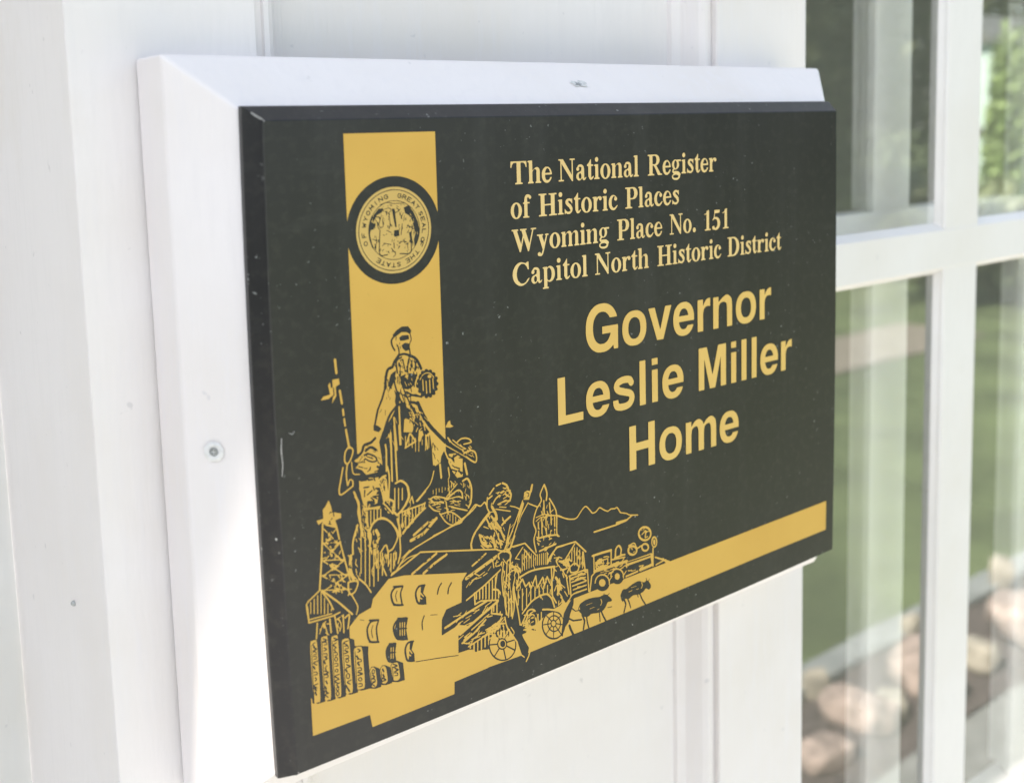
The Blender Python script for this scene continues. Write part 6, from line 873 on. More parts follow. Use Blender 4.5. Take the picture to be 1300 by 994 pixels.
1184 2482 -5 4 -1 94 0 4 4 2 4 -2 1 -4 1 -92 -1 -4
1152 2482 -3 6 -2 88 2 4 3 1 2 -1 2 -4 2 -88 -2 -5
841 2492 3 1 9 17 -1 1 -2 -2 -8 -13
990 2492 -10 22 0 4 12 -18 2 -1 3 1 -4 10 1 1 17 -13
816 2498 6 16 0 5 -2 -1 -5 -14 0 -4
837 2508 3 -1 0 3 -7 26 -1 2 -2 0
1124 2507 -3 5 -2 78 1 4 4 2 3 -2 1 -4 2 -78 -2 -4
1212 2507 -3 5 -3 74 1 4 3 1 5 -3 2 -74 -1 -6
462 2527 -4 3 -2 6 -12 90 2 6 6 3 5 -1 3 -6 12 -92 -2 -6 -4 -3
388 2547 13 57 -1 2 -34 -21 -56 -1 -3 0 0 2 15 18 4 3 50 6 0 5 -10 60 1 4 11 12 2 2 2 -4 3 -32 3 -2 10 0 2 4 -2 49 4 1 46 1 6 -39 -2 -2 -29 -12 1 -66
1074 2563 -1 3 3 13 4 -3 0 -4 -1 -6
984 2566 -3 14 -5 6 -6 14 0 4 4 -1 7 -17 4 -4 3 -14 -2 -3
1006 2570 -8 12 2 3 3 -1 8 -12 -1 -3
1026 2570 -13 16 1 4 4 -2 12 -15 0 -4
1220 2585 -13 21 -11 12 -16 10 -16 5 -16 0 -14 -5 -10 -6 -8 -8 -13 -22 -3 0 -2 6 6 11 9 5 2 4 1 6 8 7 10 2 6 5 6 2 22 0 8 -2 8 -6 10 -3 9 -7 4 -10 11 -8 4 -8 1 -4
406 2594 5 2 0 10 -2 48 -1 3 -4 1 -3 -2 0 -6 2 -50
918 2594 2 1 1 3 -8 12 4 8 2 30 -3 4 -2 0 -2 -4 -2 -30 -4 -3 -1 -3
1182 2594 -10 4 -6 10 2 7 6 4 14 0 8 -5 4 -8 -1 -6 -4 -4 -5 -2
1032 2598 -4 18 2 4 3 -2 3 -18 -2 -3
986 2683 -4 7 -14 77 -3 3 -5 0 -2 5 -2 1 -10 -15 -2 13 12 6 3 6 -3 4 -4 1 -14 -5 -6 -1 8 9 18 3 18 0 18 -7 16 -8 1 -2 0 -14 -6 -6 -11 -52 -2 2 -3 10 -3 0 5 -26 -2 -10
1054 2687 -12 11 4 10 -5 18 5 24 -4 3 -4 -1 -2 -5 -4 2 -2 7 -6 2 -6 16 27 -12 12 -8 0 -8 -5 -4 0 -2 10 -18 -5 -34 -1 -2
1088 2691 -6 8 -4 -1 -2 8 -2 4 2 14 2 3 15 -29 0 -4 -3 -3
962 2700 3 0 1 4 -6 18 -4 4 -2 -4
900 2735 -5 5 5 11 1 -11
953 2736 3 -1 2 3 -3 12 -3 2 -2 -2
1064 2736 -2 10 2 2 5 -6
430 2745 -4 3 -2 6 -7 94 3 7 6 2 6 -2 3 -5 6 -94 0 -6 -3 -3
945 2848 3 -1 1 3 -2 16 -3 3 -1 -3
940 2878 2 -1 3 3 0 12 -1 3 -3 -1
980 2902 38 4 4 2 -4 28 -8 2 -44 3 -26 -13 8 -24
912 2908 2 0 1 2 0 8 6 16 -1 4 -2 0 -4 -4 -4 -2
566 3786 0 593 737 -1 -1 -577 -19 51 -13 26 -20 32 -28 36 -22 24 -28 24 -32 23 -30 17 -42 18 -30 10 -38 9 -34 4 -38 1 -42 -3 -34 -6 -36 -10 -32 -13 -40 -20 -30 -19 -30 -24 -27 -27 -14 -16 -32 -44 -17 -32 -15 -34
""", M_GOLD, -0.000120, plaque)
printed("seal_emblem", """
912 3392 -16 1 -32 6 -28 8 -26 11 -26 13 -26 17 -24 19 -22 21 -18 22 -18 26 -14 26 -12 28 -10 32 -6 30 -3 28 0 34 3 26 6 30 10 32 12 28 14 26 18 26 18 22 22 21 24 19 26 17 26 13 26 11 28 8 32 6 26 2 40 -1 28 -3 28 -7 30 -10 26 -12 28 -16 23 -16 23 -20 22 -24 18 -24 16 -26 13 -26 11 -32 7 -26 5 -36 1 -26 -1 -26 -5 -36 -7 -26 -11 -32 -13 -26 -16 -26 -18 -24 -22 -24 -20 -17 -26 -19 -28 -16 -26 -12 -30 -10 -28 -7 -28 -3
919 3410 27 0 24 1 16 3 32 7 24 8 26 12 24 14 25 19 19 16 20 22 17 22 16 26 12 26 9 26 7 26 4 30 2 28 -2 30 -4 28 -7 26 -9 26 -12 26 -16 26 -17 22 -20 22 -20 17 -24 18 -24 14 -26 12 -30 10 -26 5 -30 4 -28 1 -28 -2 -24 -5 -30 -8 -26 -10 -28 -14 -24 -16 -22 -17 -20 -20 -18 -21 -16 -24 -15 -26 -11 -28 -8 -26 -6 -28 -3 -28 0 -28 3 -28 6 -28 8 -26 11 -28 15 -26 16 -24 18 -21 20 -20 22 -17 24 -16 24 -12 30 -12 22 -7 32 -6
914 3416 -40 6 -28 8 -26 10 -24 12 -24 16 -22 17 -20 20 -18 21 -16 24 -14 26 -10 24 -8 26 -6 30 -3 26 0 30 3 24 6 30 8 26 10 24 14 26 16 24 18 21 20 20 22 17 24 16 24 12 26 10 28 8 26 5 28 2 28 0 30 -4 26 -6 26 -9 26 -12 24 -13 24 -18 20 -17 20 -22 17 -22 14 -24 12 -24 9 -26 8 -32 4 -24 1 -28 -1 -26 -4 -26 -8 -32 -9 -26 -12 -24 -14 -24 -17 -22 -20 -22 -20 -17 -24 -18 -24 -13 -26 -12 -26 -9 -26 -6 -28 -3 -28 -1
914 3434 18 -1 3 1 0 2 -1 3 -10 1 -2 2 1 24 -3 3 -3 -3 -2 -24 -3 -1 -10 0 -2 -3 2 -3
956 3436 6 -1 4 1 10 6 1 4 -8 8 -13 3 -1 3 5 3 14 -2 2 1 0 4 -16 4 -12 -6 -2 -2 4 -10 14 -3 4 -3 -2 -2 -4 -2 -14 1 -1 -3 1 -2
871 3442 3 -1 2 1 15 18 6 8 -1 3 -4 0 -6 -7 -6 1 -8 3 -4 10 -4 0 -1 -6
843 3450 3 1 1 3 -11 6 0 2 9 22 -1 4 -2 0 -3 -2 -11 -22 -10 4 -4 -2 0 -2 2 -2
1027 3450 25 10 6 4 -10 24 -4 6 -28 -11 -3 -3 1 -2 4 -1 22 9 3 -2 1 -4 -17 -8 -2 -4 3 -3 18 8 3 -3 0 -4 -22 -10 -2 -4
876 3453 -2 5 2 1 4 -1
801 3470 3 0 2 1 16 25 -2 4 -22 15 -4 1 -2 -2 0 -2 22 -16 -2 -4 -2 -2 -2 1 -14 9 -4 0 -1 -2 1 -3 15 -11 -3 -6 -22 14 -4 -2 0 -2
1070 3474 2 -2 4 2 -6 12 16 12 2 0 8 -9 3 1 1 2 -16 24 -4 3 -2 -1 -1 -4 6 -8 0 -2 -5 -4 -12 -7 -8 8 -2 1 -3 -2 1 -4
909 3488 21 -2 22 1 20 2 18 4 24 8 30 15 6 1 14 7 6 10 28 29 12 16 11 17 8 18 8 20 6 26 3 36 -1 22 -4 24 -4 16 -9 22 -7 16 -12 18 -13 18 -13 14 -16 14 -17 12 -18 11 -18 8 -22 7 -20 5 -22 2 -40 -1 -22 -4 -61 -16 -1 -2 5 -4 -19 -13 -18 -15 -18 -19 -19 -25 -10 -18 -7 -18 -7 -20 -4 -20 -2 -26 0 -18 2 -22 4 -22 17 -50 32 -38 16 -16 18 -14 28 -16 24 -11 22 -6
914 3492 -24 4 -20 5 -20 8 -19 11 5 2 38 3 3 1 1 2 -2 3 -14 1 -28 -3 -12 2 -6 5 -5 12 0 8 7 6 4 6 -3 4 -1 10 -3 -2 -1 -16 -2 -1 -1 3 6 86 6 52 -17 26 -2 8 2 2 2 0 11 -16 0 -4 1 -2 2 0 18 5 6 4 4 7 2 10 3 2 -8 20 -4 16 -3 0 -1 -4 6 -44 -3 -4 -4 -2 -10 -3 -4 1 -10 14 13 40 3 4 -1 16 -3 2 -2 -9 -6 5 -2 7 -3 -1 -1 -5 -18 3 2 5 4 4 40 17 6 14 6 -9 6 0 -4 16 -2 2 -2 0 -6 10 -3 -1 1 -4 -2 -1 -26 0 -41 -41 -1 -2 1 -12 -1 -1 -2 2 -2 7 -3 0 7 12 14 16 26 24 22 14 20 10 16 6 22 1 28 -8 28 -3 82 -1 23 -15 -1 -2 -34 -12 2 -10 8 -30 30 -17 10 -13 4 2 4 -14 8 -12 4 -12 5 2 3 8 1 -2 -1 -10 -2 -3 -2 2 -3 -9 3 -16 7 -18 -1 -3 -11 7 3 14 -2 2 -2 -1 -2 -5 -2 15 -3 -1 -2 -16 -1 -1 -6 3 -2 3 -4 0 -10 6 -4 10 -2 1 0 -7 -6 0 -1 -1 -2 -10 -6 -12 1 -3 8 7 1 8 3 4 11 -14 1 -5 8 8 15 -9 -4 -6 -1 -8 -5 -8 -15 -5 -2 -1 0 -2 7 -48 -4 -4 -4 -14 1 -2 2 0 4 3 6 -13 -2 -26 2 -6 -2 -16 -5 -10 -7 -5 -6 -2 -14 -1 -38 5 -22 1 -2 -4 4 -3 56 -7 1 -2 -5 -3 -30 -11 -24 -6 -18 -3
1110 3504 2 -2 4 2 20 22 -1 2 -3 1 -10 -8 -20 18 -2 -1 -1 -4 18 -18 -7 -9
916 3508 2 -2 2 1 17 13 2 4 1 6 -3 8 4 4 -1 2 -10 3 -11 13 -14 14 -3 0 -1 -2 1 -2 11 -14 -5 -12 0 -3 2 -1 2 2 6 9 3 -3 -1 -5 8 -2 7 -11 0 -4 -3 -4 -14 -11
1034 3532 2 -1 1 1 0 6 -3 10 -2 0
886 3536 2 -2 2 2 -6 12 2 8 0 2 -5 -6 -5 -2 -16 5 -2 0 -1 -1 19 -8 1 -2 0 -4 5 1
804 3539 -18 17 -9 12 4 4 4 22 0 4 -3 2 1 2 10 20 1 4 1 12 -4 6 -5 24 -2 2 -2 -2 5 -22 -1 -5 -2 2 -6 -1 -22 8 -3 -2 1 -2 4 -2 24 -10 5 -6 0 -6 -7 -14 -2 -1 -6 7 -3 0 0 -2 6 -10 -7 -18 5 -2 3 -6 -2 -6 -8 12 -13 32 -15 66 8 30 25 6 2 2 -3 6 2 2 6 -2 2 -6 2 -1 1 1 -2 14 6 12 -5 23 -2 2 -1 -1 3 -14 -2 0 -14 7 -6 1 -8 14 2 2 2 -2 4 -5 2 -1 0 -2 8 -4 1 4 8 12 1 6 2 0 1 -2 6 -14 5 -4 7 -20 -3 -6 3 -12 15 -24 -7 -58 -1 -3 -7 -5 -2 -12 1 -2 2 0 4 -4 1 -2 -4 -50 1 -20 2 -8
1045 3542 1 -1 1 3 -6 14 2 28 0 2 4 4 1 8 -2 0 -4 -3 -10 10 -17 7 0 2 -3 4 11 10 -1 3 -3 -1 -11 -9 -8 2 -1 -1 1 -2 11 -8 -21 -1 -2 1 0 4 -2 1 -10 -12 -10 -7 -1 -2 3 -2 12 3 5 7 11 3 12 -1 9 -2 -6 -6 1 -3 2 0 10 7 6 -2 5 -4 0 -4 -13 -2 -3 -2 1 -2 12 0 5 -4 0 -24
1074 3545 -1 3 1 44 2 1 5 -3 -3 -18 2 -3 2 3 5 24 0 2 -4 4 -4 18 -4 36 2 6 0 12 3 10 6 11 17 -9 -3 -14 -1 -10 1 -3 3 1 3 16 4 -10 -18 -46 4 -52 -16 -18
827 3558 1 -2 4 1 13 9 2 2 -1 2 -4 -1 -14 -9
1011 3558 1 -1 2 3 9 14 -1 2 -6 -8
1155 3560 3 -2 3 2 14 26 -1 3 -6 5 5 2 10 10 -2 16 -9 7 -10 0 -9 -7 -3 -4 0 -14 -6 -2 1 -4 9 -6 -9 -18 1 -3 2 -1 3 2 9 16 2 0 4 -2 1 -2 -11 -20
959 3564 3 -2 6 8 6 4 3 8 -1 2 -6 1 -2 -2
926 3568 4 0 2 4 -1 36 -1 3 -2 2 -3 -1 -1 -4 1 -36
960 3582 2 0 0 2 -10 12 -2 1 -1 -3
877 3584 3 0 0 2 -1 14 1 1 24 -7 2 1 0 2 -2 2 -24 7 -20 4 -4 3 -12 1 -2 -2 1 -2 6 -2 -18 -12 0 -2 3 -1 16 9 6 3 10 0 8 -2 3 -3 -1 -4
1164 3602 -6 4 -1 10 7 7 6 -1 5 -4 1 -9 -6 -7
696 3604 12 -1 8 6 2 3 1 14 -11 11 -12 -1 -8 -7 -1 -15
700 3610 -6 6 0 8 4 6 8 1 7 -7 -1 -8 -2 -4 -4 -2
969 3610 2 0 1 2 -2 2 -14 5 -3 -1 1 -2
911 3614 3 0 1 2 3 14 0 2 -2 1 -3 -3
925 3618 3 0 6 10 2 4 -2 2
951 3636 1 -2 2 2 0 8 -2 3
934 3650 2 -1 10 1 28 4 -1 38 6 6 3 8 0 4 -2 0 -8 -14 -20 0 -20 -1 0 -23 -5 -10 1 -3 4 1
1093 3650 3 -1 1 1 -2 10 2 24 -1 3 -2 -3 -2 -14 -3 -6
772 3652 2 -1 2 5 3 12 -1 4 -2 -2
1126 3651 -6 15 0 5 3 -1 5 -14 0 -4
987 3658 3 -1 2 3 6 38 2 4 2 -6 2 2 -2 22 2 16 -2 4 -3 -2 -1 -4 -12 -72
1162 3658 4 0 1 2 3 22 26 -2 2 2 0 3 -2 2 -28 3 -4 -2 -3 -24
675 3662 5 -2 26 2 4 2 0 2 -2 2 -12 1 -2 19 -2 3 -2 0 -2 -3 0 -20 -6 -1 -3 25 -1 3 -2 0 -2 0 -1 -3
850 3664 4 -1 2 1 0 2 -12 7 -3 -1 1 -3
904 3664 4 0 14 8 1 2 -3 1 -14 -8
863 3670 1 -2 4 1 6 5 2 2 0 2 -4 0 -8 -6
1034 3670 2 -1 14 1 2 2 -4 2 0 2 8 12 0 3 -2 1 -2 -2 -11 -16 -6 -2
905 3680 5 0 1 2 -3 3 -32 17 -5 0 0 -2 1 -2
1140 3693 -9 51 -35 72 -24 30 -2 2 2 1 20 -19 14 -18 11 -18 7 -16 9 -22 5 -24 3 -18
1166 3696 4 1 25 15 2 2 0 4 -29 12 -5 0 0 -4 8 -4 2 -4 0 -10 -1 -2 -8 -6
889 3706 3 -1 2 2 7 13 3 11 2 -1 2 -5 2 -2 2 1 2 4 4 -6 2 0 1 2 -16 24 -5 54 5 12 -1 2 -4 -1 -3 3 1 2 16 12 3 4 0 6 -3 6 -6 5 -8 3 -6 1 -30 -5 -4 -2 0 -2 4 -1 20 4 12 1 10 -4 4 -4 2 -4 -3 -6 -21 -14 -3 -4 3 -2 4 2 2 -2 1 -10 -6 -12 1 -2 4 1 2 -3 3 -36 0 -18 -3 -11 -2 -1 -8 11 -4 0 -2 4 -1 -1 3 -22 2 -1 1 1 -2 10 1 3 8 -11
970 3710 2 -1 2 5 5 20 -1 5 -8 -13 3 -4
1180 3712 0 5 5 -1 0 -2
942 3718 10 -1 2 1 1 2 -8 92 1 5 6 0 22 10 2 -1 5 -26 1 -2 4 -1 5 -11 -3 -10 4 -4 4 1 4 -6 3 1 -5 16 17 32 -3 1 -1 -1 -7 -13 -6 -7 -2 -1 -4 3 -3 8 5 14 1 4 -1 1 -2 -3 -3 -8 -3 -3 -4 3 -2 10 -3 4 3 6 2 -2 2 0 1 2 3 12 -2 3 -3 -3 -3 -12 -1 4 -4 4 -13 10 -4 1 -2 -3 0 -2 14 -11 2 -3 -8 -5 -18 -7 -2 6 -2 18 -12 2 -11 0 0 -8
677 3734 3 -1 30 1 2 4 -11 8 11 2 3 2 0 2 -3 3 -24 12 -4 0 -2 -3 1 -2 14 -8 -9 -2 -3 -2 1 -4 8 -6 -16 -1 -2 -3
1161 3738 3 -1 2 3 -6 26 6 1 1 -1 5 -16 2 -3 2 0 3 3 -5 18 2 3 4 0 1 -1 7 -24 2 -1 3 1 0 8 -7 24 -6 1 -24 -7 -3 -2 1 -8
1064 3744 2 0 7 14 -3 7 -5 -11
812 3751 -2 1 2 6 -2 1 -2 -1 -4 7 -4 -3 -4 10 -4 2 -3 10 -4 6 5 7 20 -3 5 -2 2 -12 3 -4
1011 3754 1 -1 3 1 7 20 -2 6 2 12 -2 3 -2 -3 -3 -22
1100 3753 -2 2 -3 9 1 4 4 -10
1025 3760 3 -2 4 6 4 -6 1 2 -2 16 -3 5 -1 -1 -1 -6
856 3762 2 2 -4 22 -2 4 -2 -2
764 3769 -3 3 -1 16 0 2 2 1 2 -4 2 -15
888 3770 2 -2 2 6 2 8 -2 3 -2 -4
1082 3772 0 11 2 -1 0 -2 0 -6
689 3780 3 0 18 7 14 -5 2 2 0 2 -14 8 -7 16 -3 3 -2 -1 -1 -4 6 -14 -1 -2 -14 -6 -2 -4
1152 3782 4 0 6 8 -1 14 1 3 6 -3 3 -14 3 -1 2 3 -2 15 -12 10 -4 -2 -4 -9 1 -12 -1 -3 -6 5 -2 13 -2 1 -3 -2 1 -16
845 3784 2 0 1 4 0 14 -2 3 -1 -3
1074 3789 -2 1 -3 12 0 6 1 1 9 -19
833 3796 1 -1 2 0 1 3 -1 18 -2 3 -2 -3
874 3806 2 -2 4 4 5 26 -3 2 -4 -4 -2 2 -4 -1 -4 5 -2 1 -1 -3 8 -16
727 3814 7 -1 11 7 2 4 1 10 -1 4 -7 8 -8 2 -4 0 -10 -6 -2 -4 -1 -14 6 -8
726 3821 -4 5 1 10 7 5 6 -1 5 -6 -1 -8 -8 -6
1115 3836 5 0 20 14 8 -8 4 0 0 4 -19 24 -3 0 -1 -4 6 -10 -19 -15 -1 -3
757 3844 3 -1 2 1 1 2 -11 14 14 0 1 2 -1 12 13 -10 3 0 1 2 -1 4 -20 17 -4 2 -3 -3 4 -18 -3 -1 -16 3 -2 -1 -1 -3
976 3854 2 -1 0 3 -8 7 -8 4 -3 -1 -1 -2 1 -2 11 -4
1099 3856 3 -1 3 3 8 30 -1 3 -2 1 -30 -11 -3 -3 0 -2 3 -2 10 3 8 -7 2 -4
893 3866 5 -1 1 1 -2 2 -9 5 -3 -1 1 -2
1026 3866 6 -1 1 1 -3 2 -14 6 -2 -2
851 3868 5 -1 3 1 -11 4 -1 -2
915 3868 7 -1 3 3 -9 6 0 3 -13 -1 -5 -2 12 0 2 -2 -3 -2 0 -2
992 3868 4 -1 7 3 2 2 -3 1 -4 -1 -5 -2
1102 3876 -4 4 4 2 2 -2
800 3882 5 0 0 4 -17 24 -4 0 -1 -4
1067 3882 5 -1 2 3 -1 2 -22 14 2 4 3 2 16 -10 4 2 -1 4 -16 10 0 2 3 4 2 0 20 -12 4 0 1 2 -3 4 -22 14 -4 1 -16 -25 -1 -4
990 3884 -54 1 -14 3 -28 8 8 2 16 3 38 -1 34 -6 22 -7 1 -1 -1 -2
824 3898 4 -1 1 3 -7 18 4 0 26 -9 4 1 0 2 -1 4 -10 22 -3 3 -3 -1 -1 -2 7 -16 -1 -3 -28 10 -4 -1 -1 -2
1034 3902 4 0 1 2 -4 12 0 2 9 4 2 2 -1 4 -5 9 -18 8 -4 0 -11 -25 -1 -6 2 -2 4 2 4 9 6 -1 4 -3
869 3918 15 -1 12 9 -2 12 -2 2 -4 1 -11 -5 1 -4 11 0 -1 -4 -4 -3 -10 -1 -7 6 1 8 2 4 6 3 12 -3 2 4 -1 2 -13 4 -10 -5 -3 -3 -4 -14
986 3918 14 2 3 4 1 8 0 2 -4 3 -10 1 -3 -2 1 -3 8 -3 0 -4 -2 -1 -8 0 -6 3 -2 4 -1 6 4 6 3 2 8 -1 8 -7 4 2 0 4 -10 8 -14 0 -10 -12 4 -16
1030 3926 -10 4 0 4 2 3 14 -5 1 -4 -1 -2
""", M_GOLDSEAL, -0.000130, plaque)
o_l = printed("lettering", """
3738 3910 -14 4 -10 5 -8 8 -3 7 0 10 5 7 6 6 15 7 -13 5 -4 5 -3 6 -1 8 2 8 11 12 -7 8 -7 12 -2 14 2 14 4 8 7 8 8 6 10 5 14 1 16 -3 6 2 40 0 2 -3 -1 -10 -1 -3 -26 2 -3 -1 8 -18 0 -16 -4 -12 -6 -8 -7 -6 -12 -7 -10 -2 -16 1 -9 -8 -2 -4 1 -3 2 0 40 0 10 -2 10 -5 16 -12 4 -6 1 -6 -3 -6 -4 -5 -2 -13 -4 -6 -6 -5 -16 -8 -12 -2
3745 3926 19 1 12 4 7 7 -1 6 -8 6 -16 5 -18 -1 -14 -3 -9 -7 -1 -4 1 -4 11 -7
2318 3958 -6 1 -12 6 -8 7 -7 8 -6 12 -4 12 -1 22 1 12 4 12 8 14 7 7 10 7 10 5 18 0 8 -2 8 -4 8 -7 7 -8 6 -10 6 -18 0 -10 0 -2 -3 -1 -64 0 -2 -3 1 -14 4 -14 4 -6 5 -4 12 -2 10 3 8 5 3 4 3 11 8 -1 6 2 3 -2 0 -4 -13 -20 -10 -10 -14 -7 -10 -2
2580 3957 -104 141 -1 -6 0 -118 3 -2 17 0 2 -2 0 -6 -1 -2 -2 -1 -48 0 -3 1 1 10 18 1 1 3 0 140 -4 8 -15 1 -1 3 1 7 46 0 88 -126 1 5 0 108 -1 2 -2 1 -16 0 -1 9 3 2 46 0 4 -2 0 -7 -2 -2 -16 0 -2 -1 -1 -2 0 -162 -1 -3
2932 3958 -8 1 -10 5 -10 7 -8 9 -6 10 -5 12 -2 10 0 18 2 10 6 14 13 16 12 9 10 3 20 1 10 -3 10 -5 8 -7 8 -10 5 -8 4 -12 2 -10 0 -16 -2 -10 -6 -14 -6 -10 -8 -8 -9 -6 -10 -5 -12 -2
3636 3957 -8 2 -12 7 -9 8 -5 8 -8 20 -2 24 1 12 4 12 7 12 6 8 8 7 8 4 8 2 14 0 8 -2 8 -5 12 -12 6 -10 4 -10 3 -10 0 -10 0 -2 -3 -1 -62 0 -1 -3 0 -8 5 -20 3 -6 5 -4 12 -2 10 4 8 5 6 14 14 0 2 -3 0 -2 -12 -19 -12 -12 -12 -6 -8 -2
4104 3958 -12 3 -10 7 -13 16 -4 8 -4 14 -1 14 1 14 2 10 7 14 12 15 8 6 10 4 16 0 8 -2 8 -4 13 -13 10 -20 3 -10 0 -10 -1 -2 -3 -1 -62 0 -1 -11 6 -22 5 -6 4 -3 12 0 8 2 8 5 3 4 3 11 8 -1 6 1 2 -1 1 -4 -13 -20 -10 -10 -12 -7 -10 -2
2650 3959 -10 5 -10 10 -5 12 1 14 5 12 9 9 10 4 8 1 20 11 4 23 -4 4 -8 4 -14 0 -3 -4 4 -8 0 -10 -5 -7 -8 -3 -8 1 -4 3 -5 8 0 6 3 7 8 7 6 10 4 4 12 5 18 0 12 -5 8 -5 6 -9 2 -6 3 -14 0 -68 1 -4 8 2 8 6 4 -1 1 -3 -9 -14 -12 -7 -8 0 -4 2 -5 5 -5 10 -2 0 -10 -10 -8 -5 -6 -2
2774 3959 -9 7 -8 16 -4 4 0 80 -1 2 -2 1 -10 1 -1 8 2 4 18 14 16 24 5 4 2 0 1 -4 1 -38 2 -1 20 -1 1 -4 -1 -6 -20 -1 -2 -1 -1 -88 3 -3 4 1 16 11 3 -1 2 -4 -6 -10 -11 -11 -8 -4
3166 3960 -12 5 -9 11 -4 12 0 8 2 8 4 8 9 8 10 5 8 0 20 12 1 13 3 4 1 6 -7 6 -6 2 -14 0 -3 -4 4 -8 0 -10 -5 -7 -8 -3 -8 1 -4 4 -3 3 -1 10 3 8 7 5 6 11 6 5 12 4 18 0 10 -4 6 -4 7 -7 3 -8 3 -16 1 -72 8 1 10 7 2 0 1 -4 -8 -14 -13 -7 -6 0 -6 3 -4 4 -4 8 -2 2 -2 0 -9 -10 -7 -4 -8 -3
3922 3960 -8 2 -14 7 -5 -7 -5 0 0 36 1 4 3 0 2 -2 4 -8 20 -13 10 -2 8 2 8 5 4 4 -6 8 -9 16 -19 13 -13 15 -4 10 1 14 9 12 13 7 12 1 12 -1 12 -6 2 1 4 5 2 0 2 -1 1 -2 -1 -38 -5 0 -4 10 -13 12 -12 2 -8 -2 3 -12 3 -4 20 -14 15 -20 4 -12 -3 -16 -6 -11 -12 -10 -8 -4 -8 -2
4018 3960 -8 7 -7 15 -5 4 0 80 -2 3 -10 1 -1 8 2 4 17 14 18 26 4 2 3 -2 0 -40 3 -1 20 -1 1 -4 -1 -6 -20 -1 -3 -1 0 -90 3 -1 4 1 16 11 3 -1 2 -4 -9 -12 -8 -8 -8 -5
2014 3961 -2 3 2 8 12 1 3 3 1 4 0 142 -1 2 -3 1 -25 -1 -14 -14 -7 -20 -6 -2 -2 1 -1 3 2 42 3 2 148 -1 3 -43 -1 -3 -2 -1 -6 2 -7 20 -14 14 -27 1 -2 -3 0 -144 4 -5 12 -1 1 -10 -3 -1
2138 3961 -1 3 1 8 7 2 4 6 0 138 -3 4 -10 4 0 4 2 3 12 3 30 1 1 -3 1 -72 8 3 18 14 10 4 8 1 8 -1 6 -3 6 -5 5 -7 4 -14 -1 -74 1 -4 3 -3 6 -1 2 -2 0 -6 -1 -2 -3 -1 -48 0 -3 1 -1 8 2 2 6 2 3 4 0 62 1 12 -1 8 -3 4 -6 5 -6 1 -6 -2 -8 -5 -11 -15 0 -68 3 -6 7 -2 1 -2 0 -8 -4 -1
2816 3961 -1 3 1 8 9 2 2 2 1 6 0 82 -2 2 -10 4 0 5 2 2 12 4 28 0 1 -3 1 -100 4 -5 8 -1 1 -10 -3 -1
3004 3961 -2 3 1 6 1 2 7 2 2 6 1 82 -2 4 -10 4 0 6 14 5 28 0 1 -3 0 -14 1 -2 2 0 20 14 14 7 8 1 6 -1 10 -5 6 -8 5 -12 0 -80 3 -5 6 -1 1 -2 0 -8 -3 -1 -46 0 -4 1 0 9 8 3 2 4 1 76 -1 6 -3 4 -5 4 -6 2 -6 -1 -7 -5 -11 -16 0 -70 2 -4 8 -3 0 -9 -4 -1
3254 3961 -1 5 1 6 9 2 4 8 0 136 -3 4 -8 3 -2 5 2 3 12 3 28 1 2 -3 0 -156 1 -2 3 -3 8 -1 2 -8 -1 -2 -3 -1
3418 3961 -2 3 2 8 14 1 4 5 1 138 -1 4 -4 4 -14 1 -1 1 -1 8 4 2 90 0 12 -2 16 -8 10 -10 7 -14 1 -12 -1 -12 -5 -10 -7 -10 -11 -8 -14 -6 1 -2 47 -68 2 -1 16 -1 1 -2 0 -8 -3 -1 -46 0 -33 61 -17 21 -10 1 -2 -1 -1 -3 0 -62 5 -5 14 -1 1 -10 -3 -1
3822 3961 -1 5 1 6 9 2 4 8 0 80 -3 5 -9 3 0 6 13 4 28 1 2 -3 0 -100 0 -2 4 -3 8 -1 1 -2 0 -8 -3 -1
4168 3961 -1 5 1 6 7 2 4 6 0 82 -3 5 -9 3 0 6 15 5 26 0 2 -3 0 -8 2 -1 12 10 12 3 16 -1 6 -3 4 -6 2 -8 -1 -6 -5 -7 -8 -4 -8 2 -6 7 -4 10 -2 0 -8 -6 -7 -16 -5 -6 0 -62 6 -3 8 -1 1 -2 0 -8 -3 -1
2936 3968 8 2 9 10 6 16 2 18 0 20 -4 18 -5 10 -4 6 -6 4 -4 1 -8 -3 -7 -8 -6 -16 -2 -12 0 -28 4 -18 8 -14 5 -5
2661 3972 5 -1 6 2 4 5 3 8 0 16 -2 6 -5 7 -6 3 -6 -2 -4 -5 -3 -5 -2 -10 2 -14
3177 3972 5 -1 5 1 6 6 2 6 0 22 -5 8 -6 4 -6 -1 -3 -3 -3 -4 -3 -8 -1 -8 1 -10 4 -8
3746 4008 4 0 4 2 6 7 4 11 2 12 -1 14 -4 12 -7 8 -6 2 -5 -2 -6 -6 -4 -8 -2 -14 0 -12 3 -12 6 -10
2307 4036 3 -1 44 0 3 1 0 2 -4 14 -7 12 -8 6 -6 2 -8 -3 -8 -8 -6 -13
3624 4036 4 -1 38 0 4 0 1 3 -2 12 -6 12 -7 7 -8 3 -8 -3 -7 -7 -6 -12
4093 4036 3 -1 38 0 6 1 0 2 -3 14 -7 12 -8 7 -6 1 -8 -3 -7 -7 -5 -12
3496 4054 4 0 6 2 6 5 4 7 5 20 -3 18 -5 12 -9 7 -30 -1 -1 -4 0 -64
2840 4100 -10 6 -4 8 -1 8 2 6 5 6 8 4 6 1 6 -2 7 -7 3 -8 0 -6 -3 -8 -6 -6 -7 -3
3846 4100 -5 2 -5 4 -3 4 -2 10 3 8 4 6 8 4 6 1 6 -2 6 -5 4 -10 0 -6 -2 -7 -7 -7 -7 -3
""", M_GOLDPALE, -0.000140, plaque)
o_l["label"] = "gold line reading The National Register"
